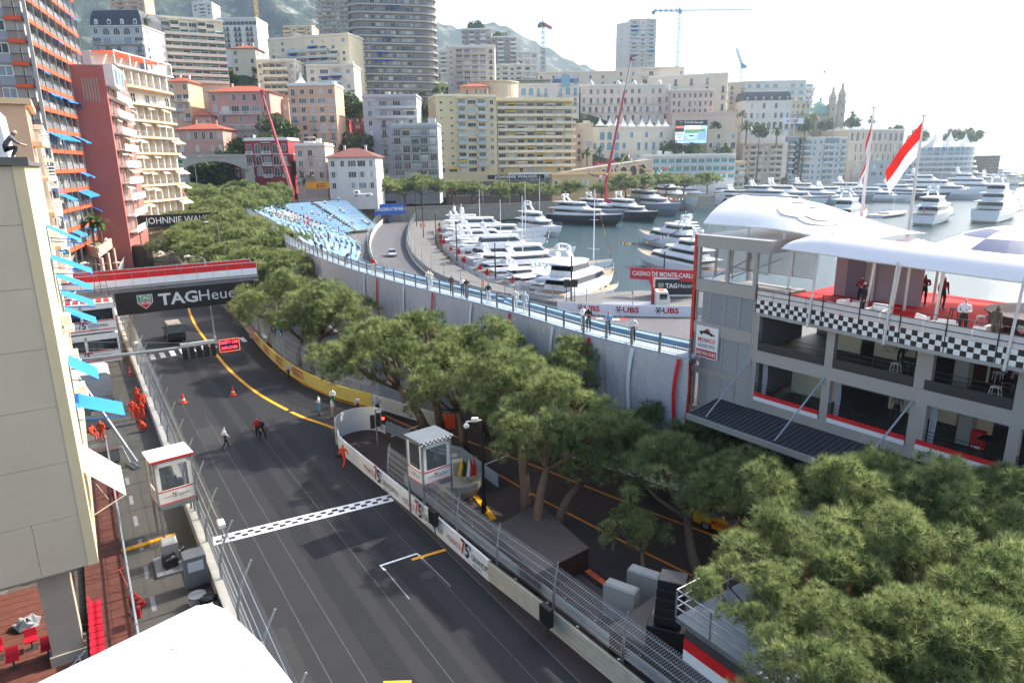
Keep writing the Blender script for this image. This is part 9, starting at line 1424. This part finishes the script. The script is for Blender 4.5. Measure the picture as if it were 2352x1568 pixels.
for s_, t_, lab in ((6.6, .1, 'white camera on the fence post near the start line'), (47, -.2, 'white fence camera under the TAGHeuer board')): root = thing('fence_camera', lab, 'camera', st(s_, t_, 3.8), S_RZ); mb = MB(); mb.bevbox(-.15, -.3, 0, .15, .3, .25, .04); mb.ob('housing', PW, root); mb = MB(); mb.tube((0, .1, 0), (0, .1, -.7), .03); mb.ob('bracket', STEEL, root)
for px, py, z_, lab in ((995, 1185, 1.4, 'black screen on the pit wall near the start line'), (1255, 1410, 1.2, 'black screen hung on the guardrail')): root = thing('trackside_screen', lab, 'screen', gp(px, py, z_), -.95); mb = MB(); mb.bevbox(-.35, -.12, -.5, .35, .12, .4, .03); mb.ob('housing', BLACK, root); mb = MB(); mb.tube((0, 0, -.5), (0, .1, -1.1), .04); mb.ob('bracket', DKGREY, root)
root = thing('camera_tripod', 'small camera on a tripod behind the guardrail', 'camera', gp(965, 1020)); mb = MB(); [mb.tube((0, 0, 1.2), (.35 * math.cos(a), .35 * math.sin(a), 0), .02) for a in (0, 2.1, 4.2)]; mb.ob('tripod', BLACK, root); mb = MB(); mb.bevbox(-.15, -.25, 1.2, .15, .2, 1.4, .03); mb.ob('camera', BLACK, root)
A = at(1765, 310, 455); root = thing('blue_stand', 'small blue temporary stand roof under the UBS board', 'stand', at(1795, 302, 440)); mb = MB(); mb.obox((0, 0, 0), (12, 0, 3.2), (0, 4, 0), (0, 0, .3)); mb.ob('roof', AWD, root); mb = MB(); [mb.tube((x, 0, -3), (x, 0, x * .27), .1) for x in (0, 4, 8, 12)]; mb.ob('leg', STEEL, root)
root = thing('ubs_board', 'white UBS board on the hill by the sand coloured palace', 'board', at(1798, 285, 436), .05); mb = MB(); mb.box(0, 0, 0, 13, .3, 3.4); mb.ob('panel', WW, root); letters('UBS', 2.8, RLET, root, lambda x, y: Vector((x, -.05, y)), .04, 5, dx=7, dy=1.7); shape([(.9 * math.cos(a) * (1 if k % 2 else .3), .9 * math.sin(a) * (1 if k % 2 else .3)) for k, a in enumerate(np.linspace(0, 5.76, 12))], KLET, root, lambda x, y: Vector((x, -.05, y)), 'key_emblem', 3, 1.7, 1.2)
# air
if HAZE:
 mb = MB(); mb.box(-5200, -150, -4.2, 7800, 7600, 560)
 hm = bpy.data.materials.new('haze'); hm.use_nodes = True; t = hm.node_tree; t.nodes.remove(t.nodes['Principled BSDF'])
 pv = t.nodes.new('ShaderNodeVolumePrincipled'); pv.inputs['Color'].default_value = (.7, .85, 1.0, 1); pv.inputs['Density'].default_value = HAZE; pv.inputs['Anisotropy'].default_value = .62
 t.links.new(pv.outputs[0], t.nodes['Material Output'].inputs['Volume'])
 hz = mb.ob('haze', hm); hz['kind'] = 'stuff'; hz['label'] = 'pale sunlit haze over the harbour and hills'
